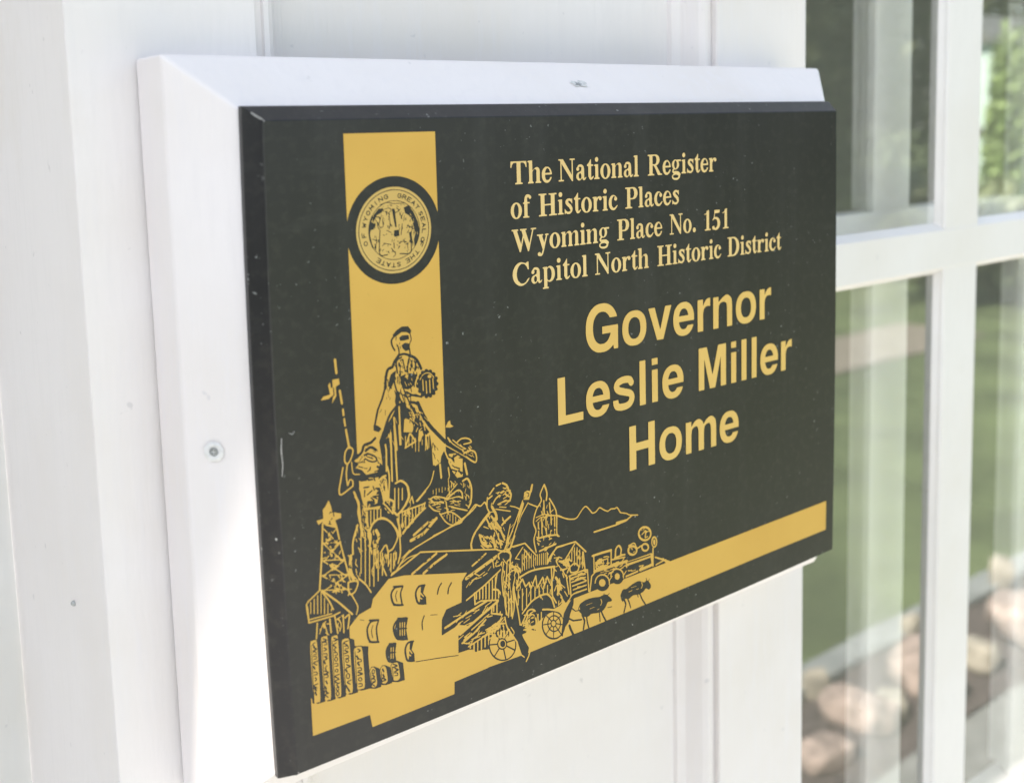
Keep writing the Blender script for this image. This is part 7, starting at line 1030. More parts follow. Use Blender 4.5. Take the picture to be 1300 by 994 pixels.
o_l = printed("lettering", """
2006 3697 -10 4 -10 6 -9 9 -5 8 -6 14 -3 10 0 22 6 20 6 10 7 8 8 7 8 4 14 4 8 0 10 -2 10 -4 10 -8 8 -9 6 -10 5 -12 2 -12 0 -14 -6 -22 -6 -10 -9 -10 -12 -9 -12 -4
2632 3698 -6 2 -4 4 -10 18 -3 2 -1 82 -2 2 -10 1 -1 9 1 3 18 14 20 27 2 1 3 -1 1 -2 0 -40 22 -1 2 -3 -1 -6 -1 -1 -20 0 -2 -3 -1 -86 1 -2 4 -2 4 2 14 9 4 0 2 -3 -1 -4 -15 -17 -12 -5
2716 3698 -10 3 -10 7 -8 8 -6 8 -6 14 -3 8 -1 14 1 12 4 14 4 8 14 16 9 7 10 4 10 2 10 0 14 -4 8 -5 8 -6 9 -10 5 -10 5 -14 1 -14 -1 -14 -4 -14 -5 -8 -7 -10 -9 -8 -12 -7 -8 -2
3008 3698 -10 4 -8 5 -8 9 -6 10 -7 18 -1 16 1 14 4 14 4 8 11 14 8 6 10 5 16 2 10 -3 8 -4 16 -13 5 -7 2 -12 -13 -10 -6 0 -6 1 -7 7 -2 8 3 10 6 6 0 2 -4 3 -6 1 -6 -1 -6 -4 -9 -13 -6 -20 0 -28 4 -16 13 -12 8 -2 12 4 22 17 4 0 3 -3 -14 -20 -15 -12 -12 -5
3408 3698 -10 1 -4 2 -6 4 -6 7 -5 10 -1 10 1 8 5 10 8 9 8 4 12 2 19 11 2 2 0 10 3 10 -3 4 -7 5 -10 1 -8 -2 -2 -2 5 -10 -1 -8 -2 -4 -4 -5 -8 -2 -6 1 -7 6 -2 4 0 10 4 6 5 4 8 12 6 5 14 3 10 0 8 -1 12 -6 7 -7 4 -6 3 -18 1 -72 3 -1 4 1 10 7 4 -1 1 -4 -8 -12 -11 -7 -6 -1 -8 2 -4 4 -5 10 -3 1 -2 0 -7 -9 -7 -5
3528 3698 -10 4 -8 6 -13 16 -5 14 -3 10 0 22 7 22 5 10 7 8 8 6 10 5 16 2 10 -3 8 -4 16 -13 5 -7 2 -12 -13 -10 -6 0 -6 1 -7 7 -2 8 3 10 6 6 0 2 -4 3 -6 1 -6 -1 -6 -4 -9 -13 -6 -20 0 -28 5 -16 12 -12 8 -2 12 4 22 18 4 -1 2 -3 -1 -4 -5 -5 -7 -11 -15 -12 -12 -5
3634 3697 -10 4 -8 6 -8 9 -6 10 -7 18 -1 16 1 14 4 14 4 8 11 14 8 7 8 3 16 3 16 -5 8 -5 9 -9 10 -18 4 -14 0 -8 0 -2 -3 -1 -64 -1 0 -8 1 -12 5 -14 6 -7 6 -2 8 0 10 4 7 5 5 13 2 2 6 -2 6 2 2 -1 1 -4 -13 -22 -12 -11 -14 -6
2526 3700 -6 2 -10 6 -2 0 -3 -6 -3 -2 -2 0 -2 2 0 38 2 1 4 -1 5 -10 17 -11 6 -2 14 1 10 5 3 5 -5 6 -10 17 -19 13 -14 16 -4 8 0 14 9 12 12 7 8 2 16 0 8 -2 8 -5 5 6 3 1 2 -5 0 -34 -2 -3 -4 1 -4 9 -14 12 -14 2 -4 -1 -1 -2 5 -14 22 -15 14 -19 3 -6 1 -10 -3 -16 -9 -12 -14 -9 -8 -2
3734 3699 -10 4 -8 5 -6 -7 -4 0 -1 3 0 34 1 3 5 -1 5 -10 4 -2 12 -9 6 -2 14 0 10 6 4 5 -4 4 -12 20 -18 12 -12 14 -5 8 -1 6 1 12 11 12 16 7 18 0 14 -7 2 1 4 5 2 1 2 -2 1 -3 0 -34 -1 -2 -2 -1 -3 1 -5 9 -12 12 -6 2 -8 0 -6 -1 -1 -2 6 -14 21 -15 15 -19 3 -14 -3 -18 -9 -12 -14 -9 -6 -2
2082 3701 -1 9 9 2 2 2 2 6 0 84 -2 4 -10 1 0 9 10 1 2 2 4 29 3 10 8 12 9 6 8 2 16 -2 18 -11 3 -3 1 -8 -1 -6 -3 -4 -4 -3 -8 0 -7 5 -4 10 -5 0 -5 -2 -4 -12 1 -18 2 -6 20 -1 2 -3 0 -6 -2 -1 -18 0 -2 -1 -1 -2 0 -88 5 -6 11 -2 1 -8 -4 -2
2238 3700 -2 2 0 8 4 1 12 1 4 2 1 4 0 136 0 6 -3 3 -16 1 -2 2 1 8 3 1 72 0 4 -1 0 -9 -16 -2 -5 -5 0 -62 1 -2 2 -1 60 1 1 64 -5 5 -16 2 0 9 76 1 3 -1 1 -8 -2 -2 -14 -1 -4 -2 -1 -3 0 -136 0 -6 4 -4 15 -1 2 -1 0 -8 -4 -2 -72 0 -4 1 0 9 16 2 3 2 2 4 0 62 -3 2 -58 0 -2 -1 -1 -3 0 -60 5 -6 16 -2 0 -9 -4 -1
2428 3701 -1 9 11 3 3 3 0 4 0 82 -3 4 -8 2 0 8 14 3 28 0 1 -3 0 -98 2 -4 3 -2 9 -2 0 -8 -3 -2
2794 3701 -1 9 9 3 3 5 0 84 0 2 -3 2 -8 2 0 8 14 3 28 0 1 -1 1 -10 12 9 10 4 18 0 7 -3 6 -6 2 -8 -2 -8 -5 -6 -4 -3 -10 0 -6 5 -5 12 -3 1 -8 -6 -8 -16 -4 -5 0 -60 1 -4 3 -2 11 -2 0 -8 -1 -2
2900 3701 0 9 9 2 3 3 1 3 0 84 -3 4 -8 2 0 8 14 3 28 0 2 -3 0 -98 2 -5 11 -3 0 -8 -3 -2 -52 0
3156 3700 -2 2 0 8 2 1 14 1 3 2 2 4 0 136 -1 6 -4 3 -15 1 -1 2 1 8 3 1 92 0 10 -2 12 -7 8 -6 6 -8 5 -8 3 -14 1 -8 -2 -12 -7 -14 -12 -13 -16 -7 -12 -2 -32 0 -3 -2 0 -54 5 -6 14 -1 2 -3 -1 -6 -3 -2
3304 3701 -1 9 11 3 3 5 0 4 0 136 -3 4 -9 2 0 6 1 2 12 3 28 0 2 -1 1 -2 0 -154 2 -4 3 -2 8 -2 0 -8 -4 -2
2012 3708 8 -1 8 7 6 12 5 20 0 28 -4 18 -8 14 -4 4 -5 2 -8 -2 -8 -10 -7 -20 -2 -16 1 -12 3 -22 7 -14
2723 3708 5 -1 5 1 6 4 4 6 6 14 3 24 -1 22 -5 16 -8 14 -4 3 -6 1 -8 -3 -6 -7 -5 -10 -4 -18 0 -28 2 -12 7 -16 4 -6
3414 3710 6 0 4 2 4 6 3 8 0 14 -3 8 -4 6 -6 3 -4 -1 -6 -5 -5 -13 0 -10 2 -8 4 -6
3629 3774 43 0 2 1 1 3 -4 14 -6 10 -7 7 -8 2 -8 -3 -8 -10 -7 -18 0 -4
3211 3786 21 -1 6 1 8 6 7 12 3 18 -1 16 -7 16 -5 6 -5 3 -24 1 -3 -2 0 -22 -2 -16 2 -16
2450 3840 -6 4 -5 8 0 12 5 8 6 4 4 1 10 -1 6 -4 5 -6 1 -8 -1 -8 -5 -7 -6 -4 -8 0
2922 3840 -6 5 -5 7 1 12 4 7 6 5 4 1 10 0 6 -4 5 -7 2 -8 -2 -8 -5 -7 -6 -4 -8 0
""", M_GOLDPALE, -0.000150, plaque)
o_l["label"] = "gold line reading of Historic Places"
o_l = printed("lettering", """
2898 3390 -18 4 -12 6 -9 8 -3 8 1 10 4 6 7 6 12 6 -13 8 -3 6 -3 8 1 6 2 6 10 10 0 2 -9 10 -6 14 0 16 2 8 4 8 10 10 7 5 12 4 14 0 12 -3 4 2 42 0 2 -4 0 -8 -2 -3 -29 1 8 -18 0 -16 -4 -12 -7 -10 -8 -7 -12 -5 -10 -2 -14 1 -12 -11 2 -4 2 -1 36 0 10 0 8 -3 22 -15 5 -7 -1 -8 -6 -8 -1 -12 -9 -11 -10 -6 -12 -4 -14 -1
2228 3392 -7 4 -4 6 -1 6 1 6 3 4 8 5 8 0 8 -5 6 -10 7 8 10 24 -38 108 -3 2 -14 1 -1 9 5 1 54 0 4 -1 0 -8 -2 -2 -8 0 -1 -4 19 -48 2 -2 17 52 -1 2 -8 1 0 9 18 3 16 -2 2 -3 -1 -6 -1 -2 -10 0 -3 -4 -32 -108 -12 -32 -8 -10 -7 -5 -6 -1
2890 3408 20 -1 14 3 11 6 2 4 0 4 -7 6 -12 5 -18 1 -18 -3 -10 -6 -2 -3 -1 -4 3 -4 6 -5
4244 3438 -18 5 -10 1 -6 4 -5 10 0 6 4 8 7 5 6 0 6 0 6 -5 3 -4 3 -12 12 2 7 4 7 6 5 8 4 10 1 16 -4 14 -5 10 -9 8 -8 3 -16 0 -8 -3 -8 -7 -10 1 5 8 13 12 6 38 3 6 0 24 3 1 68 0 1 -3 -9 -24 -56 -2 -4 -35 16 2 14 -2 10 -4 10 -7 9 -8 7 -12 5 -12 1 -14 -3 -20 -6 -12 -9 -10 -8 -7 -12 -6 -8 -2
2040 3439 -59 163 -3 3 -10 1 -2 2 1 8 3 1 56 0 3 -1 1 -8 -2 -2 -8 -1 -2 -1 1 -4 35 -97 2 1 1 2 16 62 -12 36 -3 1 -10 1 -1 10 3 1 60 -1 1 -4 -1 -6 -10 -1 -1 -3 37 -102 29 102 -1 3 -11 1 -1 2 1 8 21 1 31 -1 0 -8 -1 -2 -24 -1 -2 -1 -46 -160 -6 -5 -6 1 -38 104 -2 3 -27 -101 -7 -7
2380 3440 -10 3 -10 7 -9 8 -8 12 -6 18 -1 14 1 14 8 20 13 16 10 7 8 3 10 3 10 0 10 -2 10 -5 8 -5 8 -9 7 -10 5 -14 2 -12 0 -14 -3 -16 -5 -10 -6 -9 -9 -9 -9 -6 -12 -5
3420 3439 -10 5 -8 6 -12 16 -7 18 -1 24 1 12 4 12 10 16 9 9 6 3 12 4 8 1 10 -2 8 -4 16 -14 5 -7 2 -12 -13 -10 -6 0 -6 2 -6 6 -2 8 1 8 7 8 1 2 -5 3 -6 1 -6 -2 -5 -4 -8 -12 -6 -20 0 -28 4 -16 12 -12 9 -2 10 3 22 19 4 -1 2 -3 -2 -4 -11 -16 -11 -10 -14 -7
3522 3439 -16 9 -8 9 -5 7 -8 20 -1 22 2 14 3 12 10 16 8 8 7 4 12 4 8 1 10 -2 8 -4 6 -5 8 -9 9 -15 4 -14 0 -10 0 -2 -3 -1 -60 0 -2 -3 1 -14 5 -16 6 -9 6 -2 8 0 10 4 7 5 5 14 6 -1 6 2 2 -1 2 -4 -12 -20 -12 -12 -14 -7
3798 3439 -96 139 -2 0 0 -2 0 -120 2 -3 18 -1 0 -8 -4 -2 -42 0 -4 2 0 6 2 3 16 1 1 4 0 140 -3 7 -15 1 -1 2 1 8 3 1 38 0 3 -1 76 -118 5 -7 2 0 0 113 -2 1 -16 1 -1 10 3 1 44 0 3 -1 -1 -10 -16 0 -3 -2 0 -162 -1 -3
3878 3440 -16 8 -9 8 -6 8 -8 20 -2 10 1 16 1 10 5 12 5 10 9 10 8 6 10 5 10 2 8 0 8 -2 10 -5 8 -6 10 -12 9 -20 2 -10 0 -18 -4 -16 -6 -12 -7 -9 -8 -8 -10 -5 -8 -3
3968 3440 -6 4 -5 8 -1 8 1 8 5 8 6 4 12 1 8 -5 4 -6 2 -10 -1 -8 -5 -8 -6 -4 -6 -1
3294 3441 -10 6 -8 11 -3 12 0 12 5 10 8 9 8 4 12 2 18 11 1 14 3 8 -4 6 -6 3 -8 1 -8 -1 -3 -3 5 -12 -1 -8 -5 -6 -8 -3 -6 1 -7 6 -2 4 0 10 4 6 5 4 8 12 6 5 14 3 16 -1 6 -3 9 -6 5 -6 3 -6 3 -16 1 -72 3 -1 4 1 10 7 3 -1 0 -4 -7 -12 -10 -7 -8 -1 -6 2 -4 4 -5 10 -3 1 -11 -11 -9 -5 -8 -1
2456 3444 0 8 6 2 3 2 2 8 0 80 -2 4 -9 3 0 7 14 3 28 0 1 -3 0 -14 3 -1 5 3 13 13 16 6 8 0 12 -6 10 -17 8 4 12 13 14 6 10 0 6 -2 6 -4 4 -5 4 -8 3 -10 -1 -78 5 -4 7 -2 0 -8 -2 -2 -46 0 -3 2 0 8 6 4 2 4 0 60 2 14 -4 12 -5 4 -4 1 -8 -3 -6 -4 -9 -14 -1 -12 0 -58 1 -4 7 -4 0 -9 -2 -1 -42 0 -3 2 0 8 5 3 3 5 1 74 -2 8 -2 4 -4 4 -4 1 -8 -2 -6 -5 -11 -16 0 -68 2 -4 7 -4 0 -8 -4 -2 -44 0
2654 3442 -1 4 0 6 7 1 4 3 2 8 0 80 -2 3 -9 3 -1 2 0 5 2 2 12 2 28 0 2 -3 0 -98 2 -5 11 -3 0 -8 -3 -2
2720 3443 -1 9 9 4 2 6 0 80 -2 6 -9 2 -1 4 1 4 13 3 28 0 2 -3 0 -14 2 -1 22 15 14 6 12 1 10 -6 6 -7 5 -12 0 -80 3 -5 9 -3 -1 -9 -50 -1 -3 2 0 8 7 3 3 5 1 74 -2 8 -2 3 -7 5 -5 1 -8 -3 -5 -4 -11 -16 0 -70 2 -3 8 -3 0 -9
3058 3443 0 10 14 1 3 2 2 4 0 136 -1 6 -4 3 -14 1 0 10 4 1 88 0 10 -3 12 -6 8 -7 6 -8 7 -17 0 -20 -7 -16 -10 -13 -8 -5 -10 -4 -12 -3 -30 1 -3 -2 0 -56 5 -4 14 -1 1 -3 -1 -7
3202 3443 0 9 10 3 2 3 1 4 0 138 -3 4 -8 2 -1 6 3 3 12 2 26 0 2 -3 0 -156 1 -2 4 -2 7 -1 1 -9 -3 -2 -50 0
4112 3442 -2 2 1 8 1 1 16 1 2 2 2 6 0 122 -2 3 -26 -4 -3 3 3 2 28 10 0 14 2 3 8 0 6 6 16 0 1 -3 0 -156 2 -6 3 -2 16 -1 1 -9 -3 -2
4348 3442 -1 4 1 7 16 1 2 2 3 6 0 122 -1 3 -2 0 -26 -4 -2 3 4 3 26 9 2 17 10 1 4 5 16 0 1 -3 0 -156 3 -6 2 -2 16 -1 2 -3 -1 -6 -3 -2
2386 3450 6 -1 4 1 9 8 6 14 4 24 -2 26 -5 16 -7 12 -9 4 -6 -1 -4 -3 -7 -10 -5 -18 -2 -16 1 -24 3 -10 6 -14
3884 3450 8 -1 8 7 7 14 4 20 0 24 -4 20 -8 14 -4 4 -5 2 -8 -3 -8 -11 -5 -14 -2 -18 1 -18 3 -20 7 -14
3309 3452 5 -1 4 3 5 6 2 6 0 20 -4 8 -7 5 -4 0 -4 -3 -5 -6 -2 -8 0 -16 5 -10
2897 3490 7 -1 7 5 6 10 2 12 0 16 -2 10 -7 11 -8 4 -6 -2 -6 -7 -5 -12 0 -10 0 -16 2 -6 5 -9
3517 3516 39 0 4 0 2 2 -3 14 -9 15 -4 4 -6 2 -5 -1 -7 -4 -9 -14 -4 -14
3113 3528 3 -1 22 0 9 7 6 12 3 18 -1 16 -7 16 -5 6 -5 3 -22 1 -3 -2 0 -20 -2 -18 2 -18
2676 3581 -5 3 -5 6 -2 6 0 8 2 6 6 7 6 2 10 0 6 -4 5 -7 1 -8 -1 -8 -5 -7 -6 -4
""", M_GOLDPALE, -0.000160, plaque)
o_l["label"] = "gold line reading Wyoming Place No. 151"
o_l = printed("lettering", """
2260 3129 -1 5 1 6 10 2 3 4 0 4 0 134 -3 4 -8 2 -1 8 15 3 26 0 3 -1 1 -5 2 0 14 8 12 2 12 -2 6 -3 10 -6 8 -9 7 -11 3 -10 3 -14 0 -18 -2 -12 -6 -14 -7 -10 -8 -8 -16 -8 -18 -1 -20 9 -1 -42 5 -5 8 -1 1 -4 -1 -7
2040 3178 -16 3 -20 11 -14 12 -13 18 -8 20 -4 24 2 22 6 20 11 18 10 12 14 11 16 8 18 4 12 0 20 -5 16 -6 26 11 4 0 2 -3 1 -46 2 -6 -3 -7 -6 0 -4 5 -9 18 -13 15 -12 8 -14 3 -14 -1 -16 -9 -10 -10 -11 -18 -5 -18 -3 -16 0 -14 3 -16 4 -14 5 -12 23 -21 6 -3 12 -2 14 1 8 3 15 8 13 19 6 1 8 7 4 0 2 -3 -2 -6 -16 -20 -18 -14 -26 -11 -14 -2
2178 3180 -14 3 -6 4 -6 7 -5 10 -1 10 1 8 5 10 8 9 8 4 14 3 18 10 1 2 0 12 3 8 -2 4 -8 5 -10 1 -8 -2 -2 -2 5 -10 -1 -8 -5 -8 -7 -3 -8 1 -6 4 -3 6 0 8 2 6 7 6 6 9 7 7 7 3 18 1 10 -2 10 -5 8 -8 5 -9 0 -10 2 -4 0 -72 3 -1 4 0 12 8 3 -1 1 -2 -8 -14 -12 -7 -6 -1 -6 1 -6 6 -5 9 -3 1 -10 -10 -6 -4
2504 3180 -6 2 -4 4 -10 18 -4 3 0 81 -2 2 -10 1 -1 9 1 3 18 14 19 27 3 1 3 -1 0 -2 1 -40 22 -1 1 -3 -1 -7 -20 0 -2 -3 -1 -86 1 -2 4 -2 18 11 4 0 1 -3 0 -4 -15 -16 -12 -6
2588 3180 -10 3 -12 8 -6 7 -8 12 -7 18 -1 14 1 14 4 12 7 12 14 15 16 8 10 2 10 0 14 -4 8 -5 8 -6 9 -10 5 -10 5 -14 1 -14 -1 -14 -4 -14 -5 -8 -5 -8 -9 -8 -10 -7 -12 -4
2944 3179 -104 140 -1 -5 0 -118 1 -2 2 -1 18 0 1 -9 -3 -2 -50 1 -1 3 1 7 18 1 1 4 0 140 -3 7 -16 1 -1 4 1 7 44 0 3 -1 87 -126 2 2 0 2 0 109 -2 2 -18 1 -1 10 3 1 48 0 3 -1 -1 -10 -18 0 -3 -2 0 -162 -1 -3
3030 3179 -18 9 -10 9 -7 9 -5 12 -3 10 -1 14 1 14 7 18 6 10 8 8 18 10 10 3 10 0 10 -3 12 -5 14 -13 7 -10 4 -10 3 -16 0 -12 -2 -12 -4 -12 -7 -12 -9 -9 -10 -7 -12 -5
3250 3180 -4 1 -6 6 -8 15 -5 4 0 82 -1 2 -2 1 -10 0 -1 7 2 4 19 16 18 26 4 1 2 -3 1 -40 21 -1 2 -1 1 -2 -1 -6 -2 -1 -18 0 -3 -1 -1 -2 0 -86 2 -4 2 0 4 1 14 10 4 0 2 -3 -1 -4 -5 -6 -12 -12 -10 -5
3902 3179 -6 3 -5 4 -9 18 -4 3 0 81 -2 2 -10 1 -1 7 1 4 18 15 18 26 4 2 2 -1 1 -2 0 -40 21 -1 2 -3 0 -6 -2 -1 -18 0 -2 -1 -1 -2 0 -88 3 -2 4 1 14 10 4 0 2 -3 -1 -4 -15 -17 -12 -6
3984 3179 -18 9 -10 9 -6 9 -4 8 -5 14 0 26 3 10 5 12 13 16 6 5 12 5 18 3 10 -2 10 -4 10 -8 8 -9 6 -10 5 -12 2 -10 0 -16 -6 -22 -7 -11 -8 -9 -12 -9 -10 -3
4266 3180 -10 4 -8 6 -7 8 -6 10 -6 18 -1 16 1 14 7 20 6 10 7 8 15 9 16 2 14 -5 19 -14 4 -6 4 -14 -13 -9 -6 -1 -6 1 -7 7 -2 8 2 10 6 6 1 2 -4 3 -6 1 -6 -1 -6 -5 -9 -12 -5 -22 -1 -22 5 -20 12 -12 8 -2 12 4 22 18 4 -1 1 -5 -15 -20 -12 -10 -12 -5
4780 3180 -6 2 -4 4 -9 18 -4 2 -1 82 -2 3 -10 0 -1 7 1 4 18 14 18 26 4 3 3 -1 0 -2 1 -40 20 -1 2 0 1 -3 -1 -7 -20 0 -2 -1 -1 -2 0 -88 3 -2 4 1 16 10 4 -1 1 -2 -1 -3 -14 -17 -8 -5 -6 -2
5026 3179 -16 9 -13 14 -8 20 -2 10 0 18 2 12 5 12 10 16 14 11 12 3 8 1 10 -2 8 -4 16 -13 4 -6 4 -14 -12 -9 -6 -2 -6 2 -7 5 -3 10 2 8 7 8 0 2 -5 3 -6 1 -6 -2 -5 -4 -9 -14 -5 -16 -1 -24 2 -10 3 -12 12 -12 9 -2 10 3 22 18 4 0 3 -3 -13 -19 -12 -11 -14 -7
5130 3179 -6 3 -5 4 -9 18 -4 3 0 81 -2 2 -10 1 -1 9 1 3 18 14 18 26 4 2 2 -1 1 -2 0 -40 21 -1 2 -1 0 -2 0 -6 -2 -1 -18 0 -2 -1 -1 -2 -1 -86 2 -3 2 -1 4 1 14 10 4 0 2 -3 -1 -4 -15 -17 -12 -6
3798 3182 -16 8 -6 -7 -4 0 -1 3 0 34 1 3 5 -1 5 -10 20 -13 10 0 6 1 7 4 6 6 -6 6 -9 17 -19 13 -13 16 -5 12 2 12 5 7 6 6 14 6 18 0 16 -6 4 5 4 0 0 -41 -4 0 -6 11 -12 11 -4 2 -10 0 -4 -1 -2 -2 6 -14 20 -14 16 -22 3 -12 -3 -16 -4 -8 -4 -5 -14 -9 -8 -3
4676 3182 -16 8 -6 -7 -4 0 -1 3 1 37 5 -1 5 -10 4 -2 12 -9 6 -2 14 1 10 6 3 4 -6 6 -9 17 -18 12 -13 15 -3 6 -2 8 1 12 11 13 14 5 18 1 8 -2 8 -5 4 6 4 0 1 -4 0 -34 -1 -3 -4 0 -6 11 -12 11 -14 2 -4 -1 -1 -2 5 -13 22 -17 14 -20 3 -10 0 -10 -2 -8 -4 -8 -5 -5 -14 -10 -8 -2
2396 3183 -1 9 11 3 3 3 0 4 0 82 -3 4 -8 2 0 8 14 3 28 0 1 -3 0 -98 2 -4 3 -2 9 -2 0 -8 -3 -2
2668 3183 -1 9 11 4 3 8 0 136 -3 3 -9 3 -1 6 2 2 12 3 28 0 2 -1 1 -2 0 -154 1 -3 3 -3 9 -2 0 -8 -4 -2
3106 3183 0 9 8 3 3 5 0 84 -3 4 -8 2 0 8 14 3 28 0 2 -12 8 8 14 6 18 0 8 -4 5 -7 0 -8 -1 -6 -5 -6 -5 -3 -10 1 -5 4 -4 12 -3 1 -8 -5 -7 -16 -5 -6 -1 -60 2 -4 3 -2 10 -1 1 -3 -1 -7 -54 -1
3290 3182 -1 2 0 8 9 4 2 6 0 136 -2 5 -10 3 0 6 2 3 12 2 28 0 2 -3 0 -71 4 1 20 15 16 6 8 0 8 -3 6 -5 5 -7 4 -12 0 -78 3 -5 9 -3 0 -8 -5 -2 -46 0 -4 2 1 8 7 3 3 5 1 74 -1 6 -3 5 -7 5 -5 1 -8 -3 -6 -4 -10 -16 0 -68 1 -4 9 -4 0 -9 -4 -1
3518 3183 -1 3 1 7 14 1 5 4 0 140 -1 4 -4 3 -14 1 -1 10 3 1 74 -1 0 -10 -16 -1 -4 -5 0 -63 4 -2 54 0 3 1 1 2 0 64 -6 3 -14 1 -1 10 3 1 74 0 1 -5 -1 -6 -16 -1 -3 -3 -1 -6 1 -136 1 -4 4 -3 14 0 1 -3 -1 -7 -76 0 -1 3 1 7 14 0 5 3 1 2 0 64 -4 2 -54 0 -4 -1 -1 -3 1 -62 2 -3 4 -2 14 0 0 -10
3704 3183 -1 9 7 1 4 3 2 8 0 80 -2 3 -9 3 -1 7 2 2 12 2 28 0 1 -3 0 -98 5 -6 8 -2 1 -8 -3 -2
4060 3182 -1 2 0 8 7 3 3 5 0 84 -2 4 -8 2 -1 2 0 6 14 3 26 0 3 -1 1 -11 10 9 10 5 18 0 6 -2 6 -7 2 -8 -1 -8 -5 -6 -4 -3 -10 0 -7 7 -2 4 0 6 -3 1 -8 -5 -8 -16 -5 -6 0 -60 2 -4 3 -2 10 -2 0 -8 -4 -2
4162 3183 -1 9 11 3 3 5 0 4 0 80 -3 4 -8 2 -1 8 13 3 28 0 2 -3 0 -100 4 -4 9 -2 0 -8 -3 -2
4408 3183 -1 3 1 7 16 0 2 1 1 2 0 146 -1 3 -2 1 -16 0 -1 10 3 1 86 0 16 -4 20 -12 10 -9 11 -14 7 -16 5 -16 1 -18 -3 -24 -6 -16 -10 -16 -10 -10 -11 -8 -12 -7 -12 -4 -16 -1
4582 3183 -1 9 7 1 4 3 2 8 0 80 -2 3 -9 3 -1 6 2 3 12 2 28 0 1 -3 0 -98 2 -4 3 -2 8 -1 1 -9 -3 -2
4818 3183 -1 9 9 4 2 6 0 80 -2 6 -9 2 -1 4 1 4 13 3 28 0 2 -11 8 7 14 6 18 0 6 -3 5 -6 2 -8 -1 -6 -5 -8 -5 -3 -10 1 -6 6 -3 10 -3 1 -8 -5 -7 -16 -5 -6 -1 -60 2 -4 3 -2 10 -1 1 -3 -1 -7
4922 3182 -2 2 0 8 10 3 3 5 0 84 -3 4 -8 3 0 7 14 3 28 0 1 -101 2 -4 3 -2 8 -2 0 -8 -4 -2
2595 3190 5 -1 5 1 5 4 5 6 6 14 3 22 -1 22 -5 18 -8 14 -4 3 -6 1 -8 -3 -6 -7 -5 -10 -4 -18 0 -28 2 -12 6 -16 5 -6
3036 3190 6 -1 4 1 8 8 7 14 4 24 -2 26 -4 14 -7 12 -4 4 -6 2 -8 -2 -8 -10 -6 -18 -3 -18 1 -12 3 -22 7 -14
3990 3190 8 -1 8 7 7 12 4 20 0 28 -4 18 -7 14 -5 4 -5 2 -8 -2 -8 -10 -6 -18 -3 -18 0 -12 4 -22 7 -14
2184 3192 6 0 4 2 5 6 2 8 0 16 -2 6 -5 6 -6 3 -4 -1 -6 -5 -3 -5 -2 -10 0 -8 2 -8 4 -6
2317 3192 11 0 6 3 6 7 7 14 4 22 -2 22 -5 14 -8 12 -6 5 -6 1 -8 -1 -4 -3 -5 -6 -2 -4 0 -74 5 -7
4463 3196 3 -1 20 1 10 4 8 7 6 7 8 14 5 12 3 20 0 16 -2 16 -4 14 -5 12 -9 12 -6 6 -8 5 -12 4 -14 0 -2 -1 -1 -2
2418 3322 -6 4 -5 8 0 12 5 8 6 4 4 1 10 -1 6 -4 5 -6 1 -8 -1 -8 -5 -7 -6 -4 -8 0
3726 3321 -5 3 -5 6 -2 6 0 8 2 6 6 7 6 2 10 -1 6 -4 4 -6 1 -8 -1 -8 -4 -6 -6 -5
4184 3321 -6 4 -5 7 -1 8 2 8 4 7 6 4 12 0 5 -3 5 -6 3 -8 -1 -6 -3 -8 -5 -5 -6 -2
4604 3321 -5 3 -5 6 -3 8 1 6 2 6 6 7 6 2 10 0 6 -5 4 -6 2 -8 -2 -8 -4 -7 -6 -4
4942 3322 -6 4 -5 8 0 12 3 5 6 6 4 2 10 0 6 -3 5 -6 2 -6 0 -10 -5 -8 -6 -4 -8 -1
""", M_GOLDPALE, -0.000170, plaque)
o_l["label"] = "gold line reading Capitol North Historic District"
